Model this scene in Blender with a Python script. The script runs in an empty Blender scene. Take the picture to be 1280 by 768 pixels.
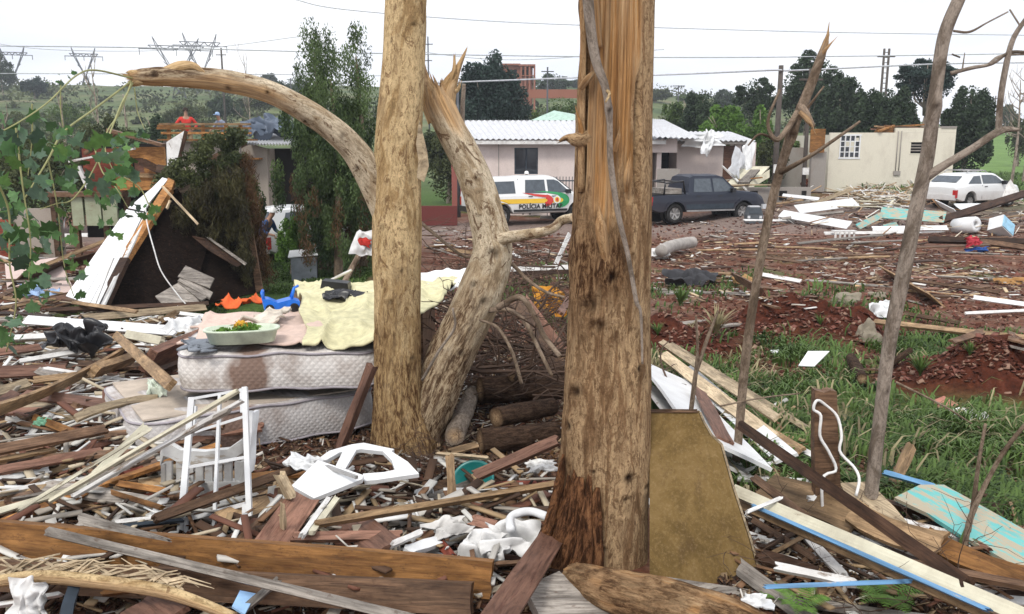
import bpy, bmesh, math, random
import numpy as np
from math import radians, sin, cos, tan, pi, atan2, sqrt
from mathutils import Vector, Matrix, Quaternion

scene = bpy.context.scene
COL = scene.collection
random.seed(7)
rng = np.random.default_rng(7)

# ---------------------------------------------------------------- camera
PITCH = radians(10.8)
CAMZ = 3.1
FPX = 1065.0
cam_data = bpy.data.cameras.new('camera')
cam_data.sensor_width = 36.0
cam_data.lens = FPX / 1280.0 * 36.0
cam_data.clip_start = 0.05
cam_data.clip_end = 5000
cam = bpy.data.objects.new('camera', cam_data)
cam.location = (0, 0, CAMZ)
cam.rotation_euler = (pi / 2 - PITCH, 0, 0)
COL.objects.link(cam)
scene.camera = cam

# ---------------------------------------------------------------- sky, sun, exposure
SUN_EL, SUN_AZ = radians(52), radians(200)      # azimuth clockwise from +Y
world = bpy.data.worlds.new('World')
scene.world = world
world.use_nodes = True
wn, wl = world.node_tree.nodes, world.node_tree.links
wn.clear()
w_out = wn.new('ShaderNodeOutputWorld')
w_bg = wn.new('ShaderNodeBackground')
w_sky = wn.new('ShaderNodeTexSky')
w_sky.sky_type = 'NISHITA'
w_sky.sun_disc = False
w_sky.sun_elevation = SUN_EL
w_sky.sun_rotation = SUN_AZ
w_tc = wn.new('ShaderNodeTexCoord')
w_map = wn.new('ShaderNodeMapping')
w_map.inputs['Scale'].default_value = (1.0, 1.0, 4.0)
w_noise = wn.new('ShaderNodeTexNoise')
w_noise.inputs['Scale'].default_value = 2.2
w_noise.inputs['Detail'].default_value = 5
w_ramp = wn.new('ShaderNodeValToRGB')
w_ramp.color_ramp.elements[0].position = 0.40
w_ramp.color_ramp.elements[0].color = (0.730, 0.765, 0.860, 1)
w_ramp.color_ramp.elements[1].position = 0.60
w_ramp.color_ramp.elements[1].color = (0.960, 0.962, 0.985, 1)
w_scale = wn.new('ShaderNodeVectorMath')
w_scale.operation = 'SCALE'
w_scale.inputs['Scale'].default_value = 10.2
w_mix = wn.new('ShaderNodeMixRGB')
w_mix.inputs['Fac'].default_value = 0.94
w_bg.inputs['Strength'].default_value = 0.1
wl.new(w_tc.outputs['Generated'], w_map.inputs['Vector'])
wl.new(w_map.outputs[0], w_noise.inputs['Vector'])
wl.new(w_noise.outputs['Fac'], w_ramp.inputs[0])
wl.new(w_ramp.outputs[0], w_scale.inputs[0])
wl.new(w_sky.outputs[0], w_mix.inputs['Color1'])
wl.new(w_scale.outputs[0], w_mix.inputs['Color2'])
wl.new(w_mix.outputs[0], w_bg.inputs['Color'])
wl.new(w_bg.outputs[0], w_out.inputs['Surface'])

sun_data = bpy.data.lights.new('sun', 'SUN')
sun_data.energy = 1.5
sun_data.angle = radians(14)
sun_data.color = (1.0, 0.96, 0.89)
sun = bpy.data.objects.new('sun', sun_data)
sdir = Vector((sin(SUN_AZ) * cos(SUN_EL), cos(SUN_AZ) * cos(SUN_EL), sin(SUN_EL)))
sun.rotation_euler = (-sdir).to_track_quat('-Z', 'Y').to_euler()
sun.location = sdir * 50
COL.objects.link(sun)

scene.view_settings.view_transform = 'Standard'
scene.view_settings.look = 'None'
scene.view_settings.exposure = 0.50
scene.view_settings.gamma = 1.0
scene.render.engine = 'CYCLES'
scene.cycles.max_bounces = 4
scene.cycles.diffuse_bounces = 1
scene.cycles.transparent_max_bounces = 4

# ---------------------------------------------------------------- noise
def _h(ix, iy, iz):
    n = (ix.astype(np.int64) * 374761393 + iy.astype(np.int64) * 668265263 + iz.astype(np.int64) * 2147483647) & 0x7fffffff
    n = ((n ^ (n >> 13)) * 1274126177) & 0x7fffffff
    n = (n ^ (n >> 16)) & 0xffffff
    return n / float(0xffffff)
def vnoise(x, y, z=None):
    x = np.asarray(x, float); y = np.asarray(y, float)
    z = np.zeros_like(x) if z is None else np.asarray(z, float)
    x, y, z = np.broadcast_arrays(x, y, z)
    x0, y0, z0 = np.floor(x), np.floor(y), np.floor(z)
    fx, fy, fz = x - x0, y - y0, z - z0
    fx = fx * fx * (3 - 2 * fx); fy = fy * fy * (3 - 2 * fy); fz = fz * fz * (3 - 2 * fz)
    r = 0
    for dx in (0, 1):
        for dy in (0, 1):
            for dz in (0, 1):
                w = (fx if dx else 1 - fx) * (fy if dy else 1 - fy) * (fz if dz else 1 - fz)
                r = r + w * _h(x0 + dx, y0 + dy, z0 + dz)
    return r * 2 - 1
def fbm(x, y, z=None, o=4):
    a, s, r = 1.0, 1.0, 0
    for _ in range(o):
        r = r + a * vnoise(np.asarray(x) * s + 17.3 * _, np.asarray(y) * s + 5.1 * _, None if z is None else np.asarray(z) * s)
        a *= 0.5; s *= 2.03
    return r
def sm(a, b, x):
    t = np.clip((np.asarray(x, float) - a) / (b - a), 0, 1)
    return t * t * (3 - 2 * t)

# ---------------------------------------------------------------- terrain height
_PY = np.array([-30, 0, 2.5, 4.0, 5.0, 7.0, 10.0, 14.0, 60.0])
_PZ = np.array([1.35, 1.3, 0.92, 0.74, 0.68, 0.48, 0.15, 0.0, 0.0])
MOUNDS = []        # (x, y, rx, ry, height)
def ground(x, y):
    x = np.asarray(x, float); y = np.asarray(y, float)
    z = np.interp(y, _PY, _PZ)
    t = x / np.maximum(y, 1.0)
    z = z + sm(4, 12, x) * sm(26, 42, y) * 0.85
    k = 0.070 - 0.030 * sm(0.32, 0.5, t) - 0.012 * sm(0.02, 0.25, t) + 0.003 * vnoise(t * 9, t * 0 + 3)
    z = z + np.maximum(0, 300 * k) * sm(46, 300, y) * (0.55 + 0.45 * sm(46, 160, y))
    z = z + sm(60, 120, y) * 0.5 * fbm(x / 22, y / 22, None, 3)
    # small relief
    near = 1 - sm(30, 60, y)
    z = z + near * (0.05 * fbm(x * 0.7, y * 0.7, None, 4) + 0.02 * fbm(x * 4, y * 4, None, 3) * (1 - sm(12, 20, y)))
    for mx, my, rx, ry, h in MOUNDS:
        r2 = ((x - mx) / rx) ** 2 + ((y - my) / ry) ** 2
        z = z + h * np.exp(-r2 * 1.3) * (1 + 0.35 * fbm(x * 2.2, y * 2.2, None, 3)) * (r2 < 8)
    return z
def gz(x, y):
    return float(ground(x, y))

def ray(px, py):
    u = (px - 640) / FPX; v = (384 - py) / FPX
    d = Vector((u, cos(PITCH) + v * sin(PITCH), -sin(PITCH) + v * cos(PITCH)))
    return d / d.y
def P(px, py, d):
    r = ray(px, py)
    return Vector((r.x * d, d, CAMZ + r.z * d))
_ds = np.concatenate([np.arange(2.2, 16, 0.02), np.arange(16, 60, 0.08), np.arange(60, 400, 1)])
def GP(px, py, h=0.0):
    r = ray(px, py)
    zz = CAMZ + r.z * _ds
    g = ground(r.x * _ds, _ds) + h
    k = np.nonzero(zz <= g)[0]
    d = _ds[k[0]] if len(k) else 60.0
    return Vector((r.x * d, d, CAMZ + r.z * d))
def onto(px, d):
    x = (px - 640) / FPX * d
    return Vector((x, d, gz(x, d)))

# ---------------------------------------------------------------- object helpers
def link(name, me, mat=None, parent=None):
    o = bpy.data.objects.new(name, me)
    if mat is not None and len(me.materials) == 0:
        for m in (mat if isinstance(mat, (list, tuple)) else [mat]):
            me.materials.append(m)
    COL.objects.link(o)
    if parent is not None:
        o.parent = parent
    return o
def tag(o, label=None, cat=None, group=None, kind=None):
    if label: o['label'] = label
    if cat: o['category'] = cat
    if group: o['group'] = group
    if kind: o['kind'] = kind
    return o
def thing(name, label, cat, loc=(0, 0, 0), rz=0.0, group=None):
    o = bpy.data.objects.new(name, None)
    o.empty_display_size = 0.2
    COL.objects.link(o)
    o.location = loc
    o.rotation_euler = (0, 0, rz)
    return tag(o, label, cat, group)
def mesh(name, v, f, smooth=False):
    me = bpy.data.meshes.new(name)
    me.from_pydata([tuple(p) for p in v], [], [tuple(q) for q in f])
    if smooth:
        me.polygons.foreach_set('use_smooth', [True] * len(me.polygons))
    me.update()
    return me
def fastmesh(name, V, Fq, smooth=False, attr=None):
    """V (n,3) array, Fq (m,k) int array"""
    V = np.asarray(V, np.float32); Fq = np.asarray(Fq, np.int32)
    me = bpy.data.meshes.new(name)
    m, k = Fq.shape
    me.vertices.add(len(V)); me.vertices.foreach_set('co', V.ravel())
    me.loops.add(m * k); me.loops.foreach_set('vertex_index', Fq.ravel())
    me.polygons.add(m); me.polygons.foreach_set('loop_start', np.arange(0, m * k, k, dtype=np.int32))
    try:
        me.polygons.foreach_set('loop_total', np.full(m, k, dtype=np.int32))
    except Exception:
        pass
    if smooth:
        me.polygons.foreach_set('use_smooth', np.ones(m, dtype=bool))
    if attr:
        for nme, (typ, dom, arr) in attr.items():
            a = me.attributes.new(nme, typ, dom)
            a.data.foreach_set('vector' if typ == 'FLOAT_VECTOR' else 'value', np.asarray(arr, np.float32).ravel())
    me.update(calc_edges=True)
    me.validate()
    return me

class MB:
    """collects simple shapes and makes ONE mesh"""
    def __init__(self): self.v = []; self.f = []
    def add(self, v, f):
        b = len(self.v); self.v += [tuple(p) for p in v]; self.f += [tuple(i + b for i in q) for q in f]; return self
    def box(self, x0, x1, y0, y1, z0, z1):
        v = [(x0, y0, z0), (x1, y0, z0), (x1, y1, z0), (x0, y1, z0), (x0, y0, z1), (x1, y0, z1), (x1, y1, z1), (x0, y1, z1)]
        return self.add(v, [(0, 3, 2, 1), (4, 5, 6, 7), (0, 1, 5, 4), (1, 2, 6, 5), (2, 3, 7, 6), (3, 0, 4, 7)])
    def bar(self, a, b, w, t=None, up=(0, 0, 1)):
        a, b = Vector(a), Vector(b); t = t or w
        d = (b - a).normalized(); s = d.cross(Vector(up))
        if s.length < 1e-3: s = d.cross(Vector((0, 1, 0)))
        s.normalize(); u = s.cross(d).normalized()
        s *= w / 2; u *= t / 2
        v = [a - s - u, a + s - u, a + s + u, a - s + u, b - s - u, b + s - u, b + s + u, b - s + u]
        return self.add(v, [(0, 1, 2, 3), (7, 6, 5, 4), (0, 4, 5, 1), (1, 5, 6, 2), (2, 6, 7, 3), (3, 7, 4, 0)])
    def tube(self, pts, r, n=6, r1=None, cap=True):
        pts = [Vector(p) for p in pts]; m = len(pts)
        rs = [r if r1 is None else r + (r1 - r) * i / (m - 1) for i in range(m)]
        fr = frames(pts)
        v = []
        for i, p in enumerate(pts):
            T, N, B = fr[i]
            for k in range(n):
                a = 2 * pi * k / n
                v.append(p + (N * cos(a) + B * sin(a)) * rs[i])
        f = [(i * n + k, i * n + (k + 1) % n, (i + 1) * n + (k + 1) % n, (i + 1) * n + k) for i in range(m - 1) for k in range(n)]
        if cap: f += [tuple(reversed(range(n))), tuple(range((m - 1) * n, m * n))]
        return self.add(v, f)
    def prism(self, pts, n):
        """closed polygon pts extruded by vector n"""
        pts = [Vector(p) for p in pts]; n = Vector(n); k = len(pts)
        return self.add(pts + [p + n for p in pts], [tuple(reversed(range(k))), tuple(range(k, 2 * k))] + [(i, (i + 1) % k, k + (i + 1) % k, k + i) for i in range(k)])
    def lathe(self, prof, n=20, c=(0, 0, 0)):
        m = len(prof); v = []
        for r, z in prof:
            for k in range(n):
                a = 2 * pi * k / n
                v.append((c[0] + r * cos(a), c[1] + r * sin(a), c[2] + z))
        f = [(i * n + k, i * n + (k + 1) % n, (i + 1) * n + (k + 1) % n, (i + 1) * n + k) for i in range(m - 1) for k in range(n)]
        return self.add(v, f)
    def out(self, name, mat, parent=None, smooth=False):
        return link(name, mesh(name, self.v, self.f, smooth), mat, parent)

def frames(pts):
    m = len(pts); out = []
    prev = None
    for i in range(m):
        T = (pts[min(i + 1, m - 1)] - pts[max(i - 1, 0)])
        if T.length < 1e-9: T = Vector((0, 0, 1))
        T.normalize()
        if prev is None:
            ref = Vector((0, -1, 0)) if abs(T.y) < 0.9 else Vector((0, 0, 1))
            N = (ref - T * ref.dot(T)).normalized()
        else:
            N = (prev - T * prev.dot(T)).normalized()
        prev = N
        out.append((T, N, T.cross(N)))
    return out
def catmull(pts, n):
    """pts list of tuples of any length -> n samples"""
    A = np.array(pts, float); k = len(A)
    A = np.vstack([2 * A[0] - A[1], A, 2 * A[-1] - A[-2]])
    out = []
    for t in np.linspace(0, k - 1 - 1e-9, n):
        i = int(t); u = t - i
        p0, p1, p2, p3 = A[i], A[i + 1], A[i + 2], A[i + 3]
        out.append(0.5 * (2 * p1 + (p2 - p0) * u + (2 * p0 - 5 * p1 + 4 * p2 - p3) * u * u + (3 * p1 - 3 * p2 + p3 - p0) * u ** 3))
    return np.array(out)

# ---------------------------------------------------------------- materials
class NB:
    def __init__(self, name, rough=0.7, spec=0.3):
        self.m = bpy.data.materials.new(name); self.m.use_nodes = True
        self.t = self.m.node_tree; self.n = self.t.nodes; self.l = self.t.links
        self.b = self.n['Principled BSDF']
        self.b.inputs['Roughness'].default_value = rough
        self.b.inputs['Specular IOR Level'].default_value = spec
    def new(self, typ, **kw):
        n = self.n.new(typ)
        for k, v in kw.items(): setattr(n, k, v)
        return n
    def set(self, node, key, val):
        if hasattr(val, 'links') or isinstance(val, bpy.types.NodeSocket): self.l.new(val, node.inputs[key])
        else: node.inputs[key].default_value = val
    def coord(self, kind='Object', scale=(1, 1, 1), rnd=True, attr=None):
        if attr: src = self.new('ShaderNodeAttribute', attribute_name=attr).outputs['Vector']
        else: src = self.new('ShaderNodeTexCoord').outputs[kind]
        if rnd:
            oi = self.new('ShaderNodeObjectInfo')
            ad = self.new('ShaderNodeVectorMath', operation='MULTIPLY_ADD')
            cx = self.new('ShaderNodeCombineXYZ')
            for i in range(3): self.l.new(oi.outputs['Random'], cx.inputs[i])
            self.l.new(cx.outputs[0], ad.inputs[0]); ad.inputs[1].default_value = (37, 51, 23)
            self.l.new(src, ad.inputs[2]); src = ad.outputs[0]
        mp = self.new('ShaderNodeMapping'); mp.inputs['Scale'].default_value = scale
        self.l.new(src, mp.inputs['Vector'])
        return mp.outputs[0]
    def noise(self, vec, scale=5, detail=4, rough=0.6, dist=0.0):
        n = self.new('ShaderNodeTexNoise'); self.l.new(vec, n.inputs['Vector'])
        n.inputs['Scale'].default_value = scale; n.inputs['Detail'].default_value = detail
        n.inputs['Roughness'].default_value = rough; n.inputs['Distortion'].default_value = dist
        return n.outputs['Fac']
    def ramp(self, fac, stops, interp='LINEAR'):
        r = self.new('ShaderNodeValToRGB'); r.color_ramp.interpolation = interp
        e = r.color_ramp.elements
        while len(e) < len(stops): e.new(0.5)
        for i, (p, c) in enumerate(stops):
            e[i].position = p
            e[i].color = (*c, 1) if not isinstance(c, (int, float)) else (c, c, c, 1)
        self.l.new(fac, r.inputs[0]); return r.outputs[0]
    def mix(self, fac, a, b, mode='MIX'):
        m = self.new('ShaderNodeMixRGB', blend_type=mode)
        for k, v in (('Fac', fac), ('Color1', a), ('Color2', b)):
            if isinstance(v, bpy.types.NodeSocket): self.l.new(v, m.inputs[k])
            elif isinstance(v, (int, float)): m.inputs[k].default_value = v if k == 'Fac' else (v, v, v, 1)
            else: m.inputs[k].default_value = (*v, 1)
        return m.outputs[0]
    def attr(self, name):
        return self.new('ShaderNodeAttribute', attribute_name=name).outputs['Fac']
    def rand(self):
        return self.new('ShaderNodeObjectInfo').outputs['Random']
    def bump(self, h, strength=0.5, dist=0.01):
        b = self.new('ShaderNodeBump'); b.inputs['Strength'].default_value = strength; b.inputs['Distance'].default_value = dist
        self.l.new(h, b.inputs['Height']); self.l.new(b.outputs[0], self.b.inputs['Normal'])
    def color(self, c):
        if isinstance(c, bpy.types.NodeSocket): self.l.new(c, self.b.inputs['Base Color'])
        else: self.b.inputs['Base Color'].default_value = (*c, 1)
        return self.m
def mul(c, k): return tuple(min(1, x * k) for x in c)

def wood(name, c, dark=None, rough=0.6, grain=1.0, var=0.38, dirt=0.7, spec=0.18):
    c = mul(c, .84)
    m = NB(name, rough, spec)
    v = m.coord('Object', (1.5, 26, 26))
    g = m.noise(v, 2.6, 5, 0.65, 0.7)
    dark = dark or mul(c, 0.38)
    col = m.ramp(g, [(0.30, dark), (0.46, mul(c, 0.85)), (0.60, c), (0.78, mul(c, 1.25))])
    g2 = m.noise(m.coord('Object', (.9, 7, 7)), 2.4, 5, .65, 1.0)
    col = m.mix(1.0, col, m.ramp(g2, [(.36, .52), (.5, .95), (.66, 1.3)]), 'MULTIPLY')
    v2 = m.coord('Object', (1.2, 3, 3))
    st = m.noise(v2, 2.2, 5, 0.7)
    col = m.mix(m.ramp(st, [(0.42, 0.0), (0.68, dirt)]), col, mul(dark, 0.5))
    e = m.noise(m.coord('Object', (6, 12, 12)), 3.0, 6, 0.75)
    col = m.mix(m.ramp(e, [(0.56, 0.0), (0.66, 0.6)]), col, (0.07, 0.035, 0.02))
    br = m.ramp(m.rand(), [(0, 1 - var), (1, 1 + var)])
    col = m.mix(1.0, col, br, 'MULTIPLY')
    m.bump(g, 0.5 * grain, 0.004)
    return m.color(col)
def paint(name, c, under=(0.20, 0.13, 0.08), wear=0.62, rough=0.5, dirt=0.45, var=0.12):
    """old paint with scuffs and mud that belongs to the piece"""
    m = NB(name, rough, 0.35)
    v = m.coord('Object', (1, 4, 4))
    n = m.noise(v, 3.0, 7, 0.72)
    v3 = m.coord('Object', (2, 2, 2))
    n2 = m.noise(v3, 1.6, 6, 0.7)
    col = m.mix(m.ramp(n2, [(0.40, 0.0), (0.72, dirt)]), c, (0.15, 0.095, 0.06))
    col = m.mix(m.ramp(n, [(wear - .04, 0.0), (wear + 0.02, 0.9)]), col, under)
    br = m.ramp(m.rand(), [(0, 1 - var), (1, 1.0)])
    col = m.mix(1.0, col, br, 'MULTIPLY')
    m.bump(n, 0.25, 0.004)
    return m.color(col)
def plain(name, c, rough=0.6, spec=0.3, metal=0.0, scale=6, amt=0.25, bump=0.15):
    m = NB(name, rough, spec); m.b.inputs['Metallic'].default_value = metal
    n = m.noise(m.coord('Object'), scale, 5, 0.65)
    m.bump(n, bump, 0.01)
    return m.color(m.ramp(n, [(0.3, mul(c, 1 - amt)), (0.7, mul(c, 1 + amt))]))

M = {}
M['tan'] = wood('tan_wood', (0.50, 0.33, 0.18), (0.20, 0.12, 0.06))
M['pale'] = wood('pale_wood', (0.66, 0.52, 0.34), (0.32, 0.22, 0.13), dirt=0.35)
M['orange'] = wood('orange_wood', (0.48, 0.23, 0.075), (0.20, 0.08, 0.03))
M['brown'] = wood('brown_wood', (0.23, 0.135, 0.08), (0.06, 0.03, 0.018))
M['dark'] = wood('dark_wood', (0.085, 0.045, 0.027), (0.025, 0.014, 0.01))
M['red'] = wood('reddish_wood', (0.30, 0.16, 0.11), (0.12, 0.05, 0.035), grain=0.6, dirt=0.35)
M['redhot'] = wood('red_painted_wood', (0.30, 0.075, 0.045), (0.14, 0.03, 0.02), dirt=0.4)
M['grey'] = wood('weathered_wood', (0.42, 0.375, 0.325), (0.12, 0.10, 0.085))
M['white'] = paint('white_painted_wood', (0.82, 0.81, 0.78))
M['cleanwhite'] = paint('white_enamel', (0.86, 0.87, 0.87), wear=0.75, dirt=0.2, rough=0.35)
M['rag'] = plain('dirty_white_cloth', (.66, .65, .63), .85, .1, amt=.22, scale=5)
M['cream'] = paint('cream_painted_wood', (0.70, 0.66, 0.50), wear=0.66)
M['turq'] = paint('turquoise_painted_wood', (0.14, 0.52, 0.50), under=(0.48, 0.38, 0.26), wear=0.50, dirt=0.3)
M['skyblue'] = paint('light_blue_painted_wood', (0.16, 0.36, 0.60), under=(0.5, 0.45, 0.4), wear=0.62, dirt=0.25)
M['slate'] = plain('slate_blue_board', (0.035, 0.047, 0.062), 0.7)
M['black'] = plain('black_plastic', (0.012, 0.012, 0.014), 0.35, 0.5)
M['green'] = paint('pale_green_painted_wood', (0.36, 0.40, 0.27), wear=0.64)
# ---------------------------------------------------------------- ground sheet
MOUNDS += [(4.8, 14.0, 1.4, 0.8, 0.62), (6.1, 9.9, 1.5, 0.9, 0.68), (2.4, 12.6, 0.9, 0.8, 0.42),
           (-3.2, 8.0, 2.4, 2.6, 0.10), (-4.8, 12.5, 3.0, 2.5, 0.18), (6.0, 20.0, 2.0, 1.2, 0.15), (-0.2, 9.0, 0.9, 1.0, 0.16)]
def build_ground():
    ys = np.concatenate([np.linspace(-12, 3, 14), np.linspace(3.1, 16, 200), 16 + (np.geomspace(1, 30, 200) - 1) * (44 / 29.0), np.geomspace(61, 640, 60)[0:]])
    ys = np.unique(np.round(ys, 4))
    ns = 321
    s = np.linspace(-1, 1, ns)
    s = np.sign(s) * np.abs(s) ** 1.15
    Y, S = np.meshgrid(ys, s, indexing='ij')
    X = S * (np.maximum(Y, 0) * 1.05 + 9)
    Z = ground(X, Y)
    V = np.stack([X, Y, Z], -1).reshape(-1, 3)
    nr = len(ys)
    idx = np.arange(nr * ns).reshape(nr, ns)
    Fq = np.stack([idx[:-1, :-1], idx[:-1, 1:], idx[1:, 1:], idx[1:, :-1]], -1).reshape(-1, 4)
    x, y = V[:, 0], V[:, 1]
    t = x / np.maximum(y, 1)
    n1 = fbm(x * 0.8, y * 0.8, None, 4)
    n2 = fbm(x * 0.12, y * 0.12, None, 4)
    grass = sm(1.5, 2.4, x + 0.5 * n1) * sm(5.0, 6.0, y) * (1 - sm(11.5, 13.2, y + 1.2 * n1)) * (.55 + .45 * sm(-.3, .2, n1))
    grass = np.maximum(grass, (1 - sm(-3.6, -3.0, x + 0.3 * n1)) * sm(14.0, 15.0, y) * (1 - sm(26, 28, y)) * sm(-9, -8, x))
    grass = np.maximum(grass, sm(37, 44, y + 3 * n1) * 1.0)
    grass = np.maximum(grass, sm(0.50, 0.53, t) * sm(32, 40, y))
    grass = np.maximum(grass, 0.6 * sm(0.25, 0.7, n1) * sm(12, 15, y) * (1 - sm(20, 26, y)) * (x > 0))
    for mx, my, rx, ry, h in MOUNDS[:3]:
        grass = grass * sm(.8, 2.6, ((x - mx) / rx) ** 2 + ((y - my) / ry) ** 2)
    road = np.exp(-((y - 31.5 - 0.12 * x) / 3.6) ** 4) * (1 - sm(44, 60, y))
    far = sm(48, 75, y) * 1.0
    mound = sum(np.exp(-(((x - mx) / rx) ** 2 + ((y - my) / ry) ** 2) * .45) for mx, my, rx, ry, h in MOUNDS[:3])
    me = fastmesh('ground', V, Fq, True, {'mound': ('FLOAT', 'POINT', np.clip(mound * 1.6, 0, 1)), 'grass': ('FLOAT', 'POINT', grass), 'road': ('FLOAT', 'POINT', road), 'far': ('FLOAT', 'POINT', far),
                                        'right': ('FLOAT', 'POINT', sm(0.46, 0.52, t))})
    m = NB('ground_soil', 0.9, 0.12)
    co = m.coord('Object', rnd=False)
    a = m.noise(co, 0.9, 8, 0.65, 0.4); b = m.noise(co, 9, 6, 0.7); c = m.noise(co, 0.25, 4, 0.6)
    soil = m.ramp(b, [(0.25, (0.045, 0.017, 0.010)), (0.5, (0.135, 0.052, 0.030)), (0.72, (0.22, 0.105, 0.064)), (0.85, (0.28, 0.19, 0.13))])
    mud = m.ramp(b, [(0.3, (0.09, 0.058, 0.042)), (0.7, (0.27, 0.19, 0.14))])
    soil = m.mix(m.ramp(a, [(0.46, 0.0), (0.62, 0.75)]), soil, mud)
    road_c = m.ramp(b, [(0.3, (0.13, 0.085, 0.07)), (0.7, (0.30, 0.235, 0.20))])
    soil = m.mix(m.attr('road'), soil, road_c)
    soil = m.mix(m.attr('mound'), soil, m.ramp(b, [(0.3, (0.028, 0.009, 0.005)), (0.55, (0.085, 0.024, 0.013)), (0.75, (0.15, 0.05, 0.028))]))
    gr = m.ramp(b, [(0.3, (0.028, 0.048, 0.014)), (0.55, (0.070, 0.125, 0.028)), (0.8, (0.16, 0.21, 0.06))])
    col = m.mix(m.attr('grass'), soil, gr)
    fa = m.noise(co, 0.045, 8, 0.68, 0.5); fb = m.noise(co, 0.35, 6, 0.7)
    farc = m.ramp(fa, [(0.34, (0.050, 0.078, 0.034)), (0.46, (0.090, 0.125, 0.050)), (0.56, (0.135, 0.16, 0.070)), (0.68, (0.20, 0.17, 0.11))])
    farc = m.mix(1.0, farc, m.ramp(fb, [(0.3, 0.55), (0.7, 1.35)]), 'MULTIPLY')
    rightc = m.ramp(fb, [(0.3, (0.10, 0.175, 0.045)), (0.7, (0.17, 0.27, 0.075))])
    farc = m.mix(m.attr('right'), farc, rightc)
    col = m.mix(m.attr('far'), col, farc)
    m.bump(b, 0.7, 0.05)
    m.color(col)
    o = link('ground', me, m.m)
    tag(o, kind='structure')
build_ground()

# ---------------------------------------------------------------- bark & trunks
def bark(name, pale, mid, spot, woodc=(0.62, 0.36, 0.16), patch=.5, relief=1.0, sa=(2.2, 2.2, 1.1), blot=.0):
    m = NB(name, 0.85, 0.08)
    v = m.coord(attr='tc', rnd=False)
    a = m.noise(m.coord(attr='tc', scale=sa, rnd=False), 2.4, 8, 0.70, 0.9)
    st = m.noise(m.coord(attr='tc', scale=(11, 11, 1.6), rnd=False), 2.6, 9, 0.74, 0.4)
    fl = m.noise(m.coord(attr='tc', scale=(4, 4, 1.5), rnd=False), 9.0, 9, 0.76, 1.2)
    fine = m.noise(v, 75, 6, 0.75)
    base = m.ramp(a, [(0.34, mul(mid, .5)), (0.44, mid), (0.50, pale), (0.66, mul(pale, 1.3))])
    base = m.mix(m.ramp(fl, [(0.50, 0.0), (0.555, patch)]), base, mul(mid, 0.60))
    base = m.mix(m.ramp(fl, [(0.60, 0.0), (0.65, 0.75 * patch)]), base, spot)
    base = m.mix(m.ramp(st, [(0.50, 0.0), (0.72, 0.42 * relief)]), base, mul(spot, 1.6))
    base = m.mix(m.ramp(fine, [(0.48, 0.0), (0.70, 0.38)]), base, spot)
    bl = m.noise(m.coord(attr='tc', scale=(3, 3, 1.6), rnd=False), 3.6, 9, 0.72, 1.5)
    base = m.mix(m.ramp(bl, [(0.565, 0.0), (0.59, blot)]), base, mul(spot, 1.1))
    rc = m.ramp(m.noise(m.coord(attr='tc', scale=(8, 8, 1.9), rnd=False), 5.0, 9, 0.78, .5), [(0.34, mul(spot, 0.28)), (0.46, mul(spot, .9)), (0.56, mul(mid, 0.85)), (0.70, mul(pale, .85))])
    base = m.mix(m.attr('rough'), base, rc)
    wg = m.noise(m.coord(attr='tc', scale=(22, 22, 0.5), rnd=False), 2.4, 8, 0.74, 0.3)
    wc = m.ramp(wg, [(0.32, mul(woodc, 0.22)), (0.42, mul(woodc, 0.6)), (0.52, woodc), (0.68, (0.76, 0.55, 0.31))])
    wl_ = m.noise(m.coord(attr='tc', scale=(9, 9, 0.35), rnd=False), 2.0, 4, 0.6)
    wc = m.mix(m.ramp(wl_, [(0.42, 0.0), (0.58, 0.75)]), wc, m.ramp(wg, [(0.35, (0.30, 0.17, 0.09)), (0.6, (0.66, 0.47, 0.28))]))
    base = m.mix(m.attr('bare'), base, wc)
    base = m.mix(m.attr('knot'), base, (0.022, 0.011, 0.007))
    h1 = m.mix(0.5, st, fl)
    hgt = m.mix(0.35, h1, fine)
    hgt = m.mix(m.attr('bare'), hgt, wg)
    m.bump(hgt, 1.0, 0.03 * relief)
    return m.color(base)
M['bark_pale'] = bark('smooth_pale_bark', (0.64, 0.475, 0.260), (0.50, 0.335, 0.160), (0.14, 0.070, 0.032), (0.66, 0.42, 0.20), .70, .9, (2.6, 2.6, .9), .7)
M['bark_cream'] = bark('cream_grey_bark', (0.66, 0.555, 0.40), (0.50, 0.38, 0.24), (0.12, 0.065, 0.035), (0.66, 0.40, 0.19), .62, .9, (2.6, 2.6, .9), .85)
M['bark_big'] = bark('flaking_brown_bark', (0.56, 0.385, 0.215), (0.36, 0.215, 0.110), (0.095, 0.046, 0.022), (0.66, 0.34, 0.13), .80, 1.5, (6, 6, .8), .5)
M['bark_grey'] = bark('grey_brown_bark', (0.36, 0.30, 0.245), (0.22, 0.175, 0.135), (0.08, 0.058, 0.043), (0.55, 0.36, 0.20))
M['bark_thin'] = bark('brown_sapling_bark', (0.29, 0.22, 0.16), (0.18, 0.13, 0.09), (0.06, 0.035, 0.022), (0.5, 0.3, 0.15))

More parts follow.
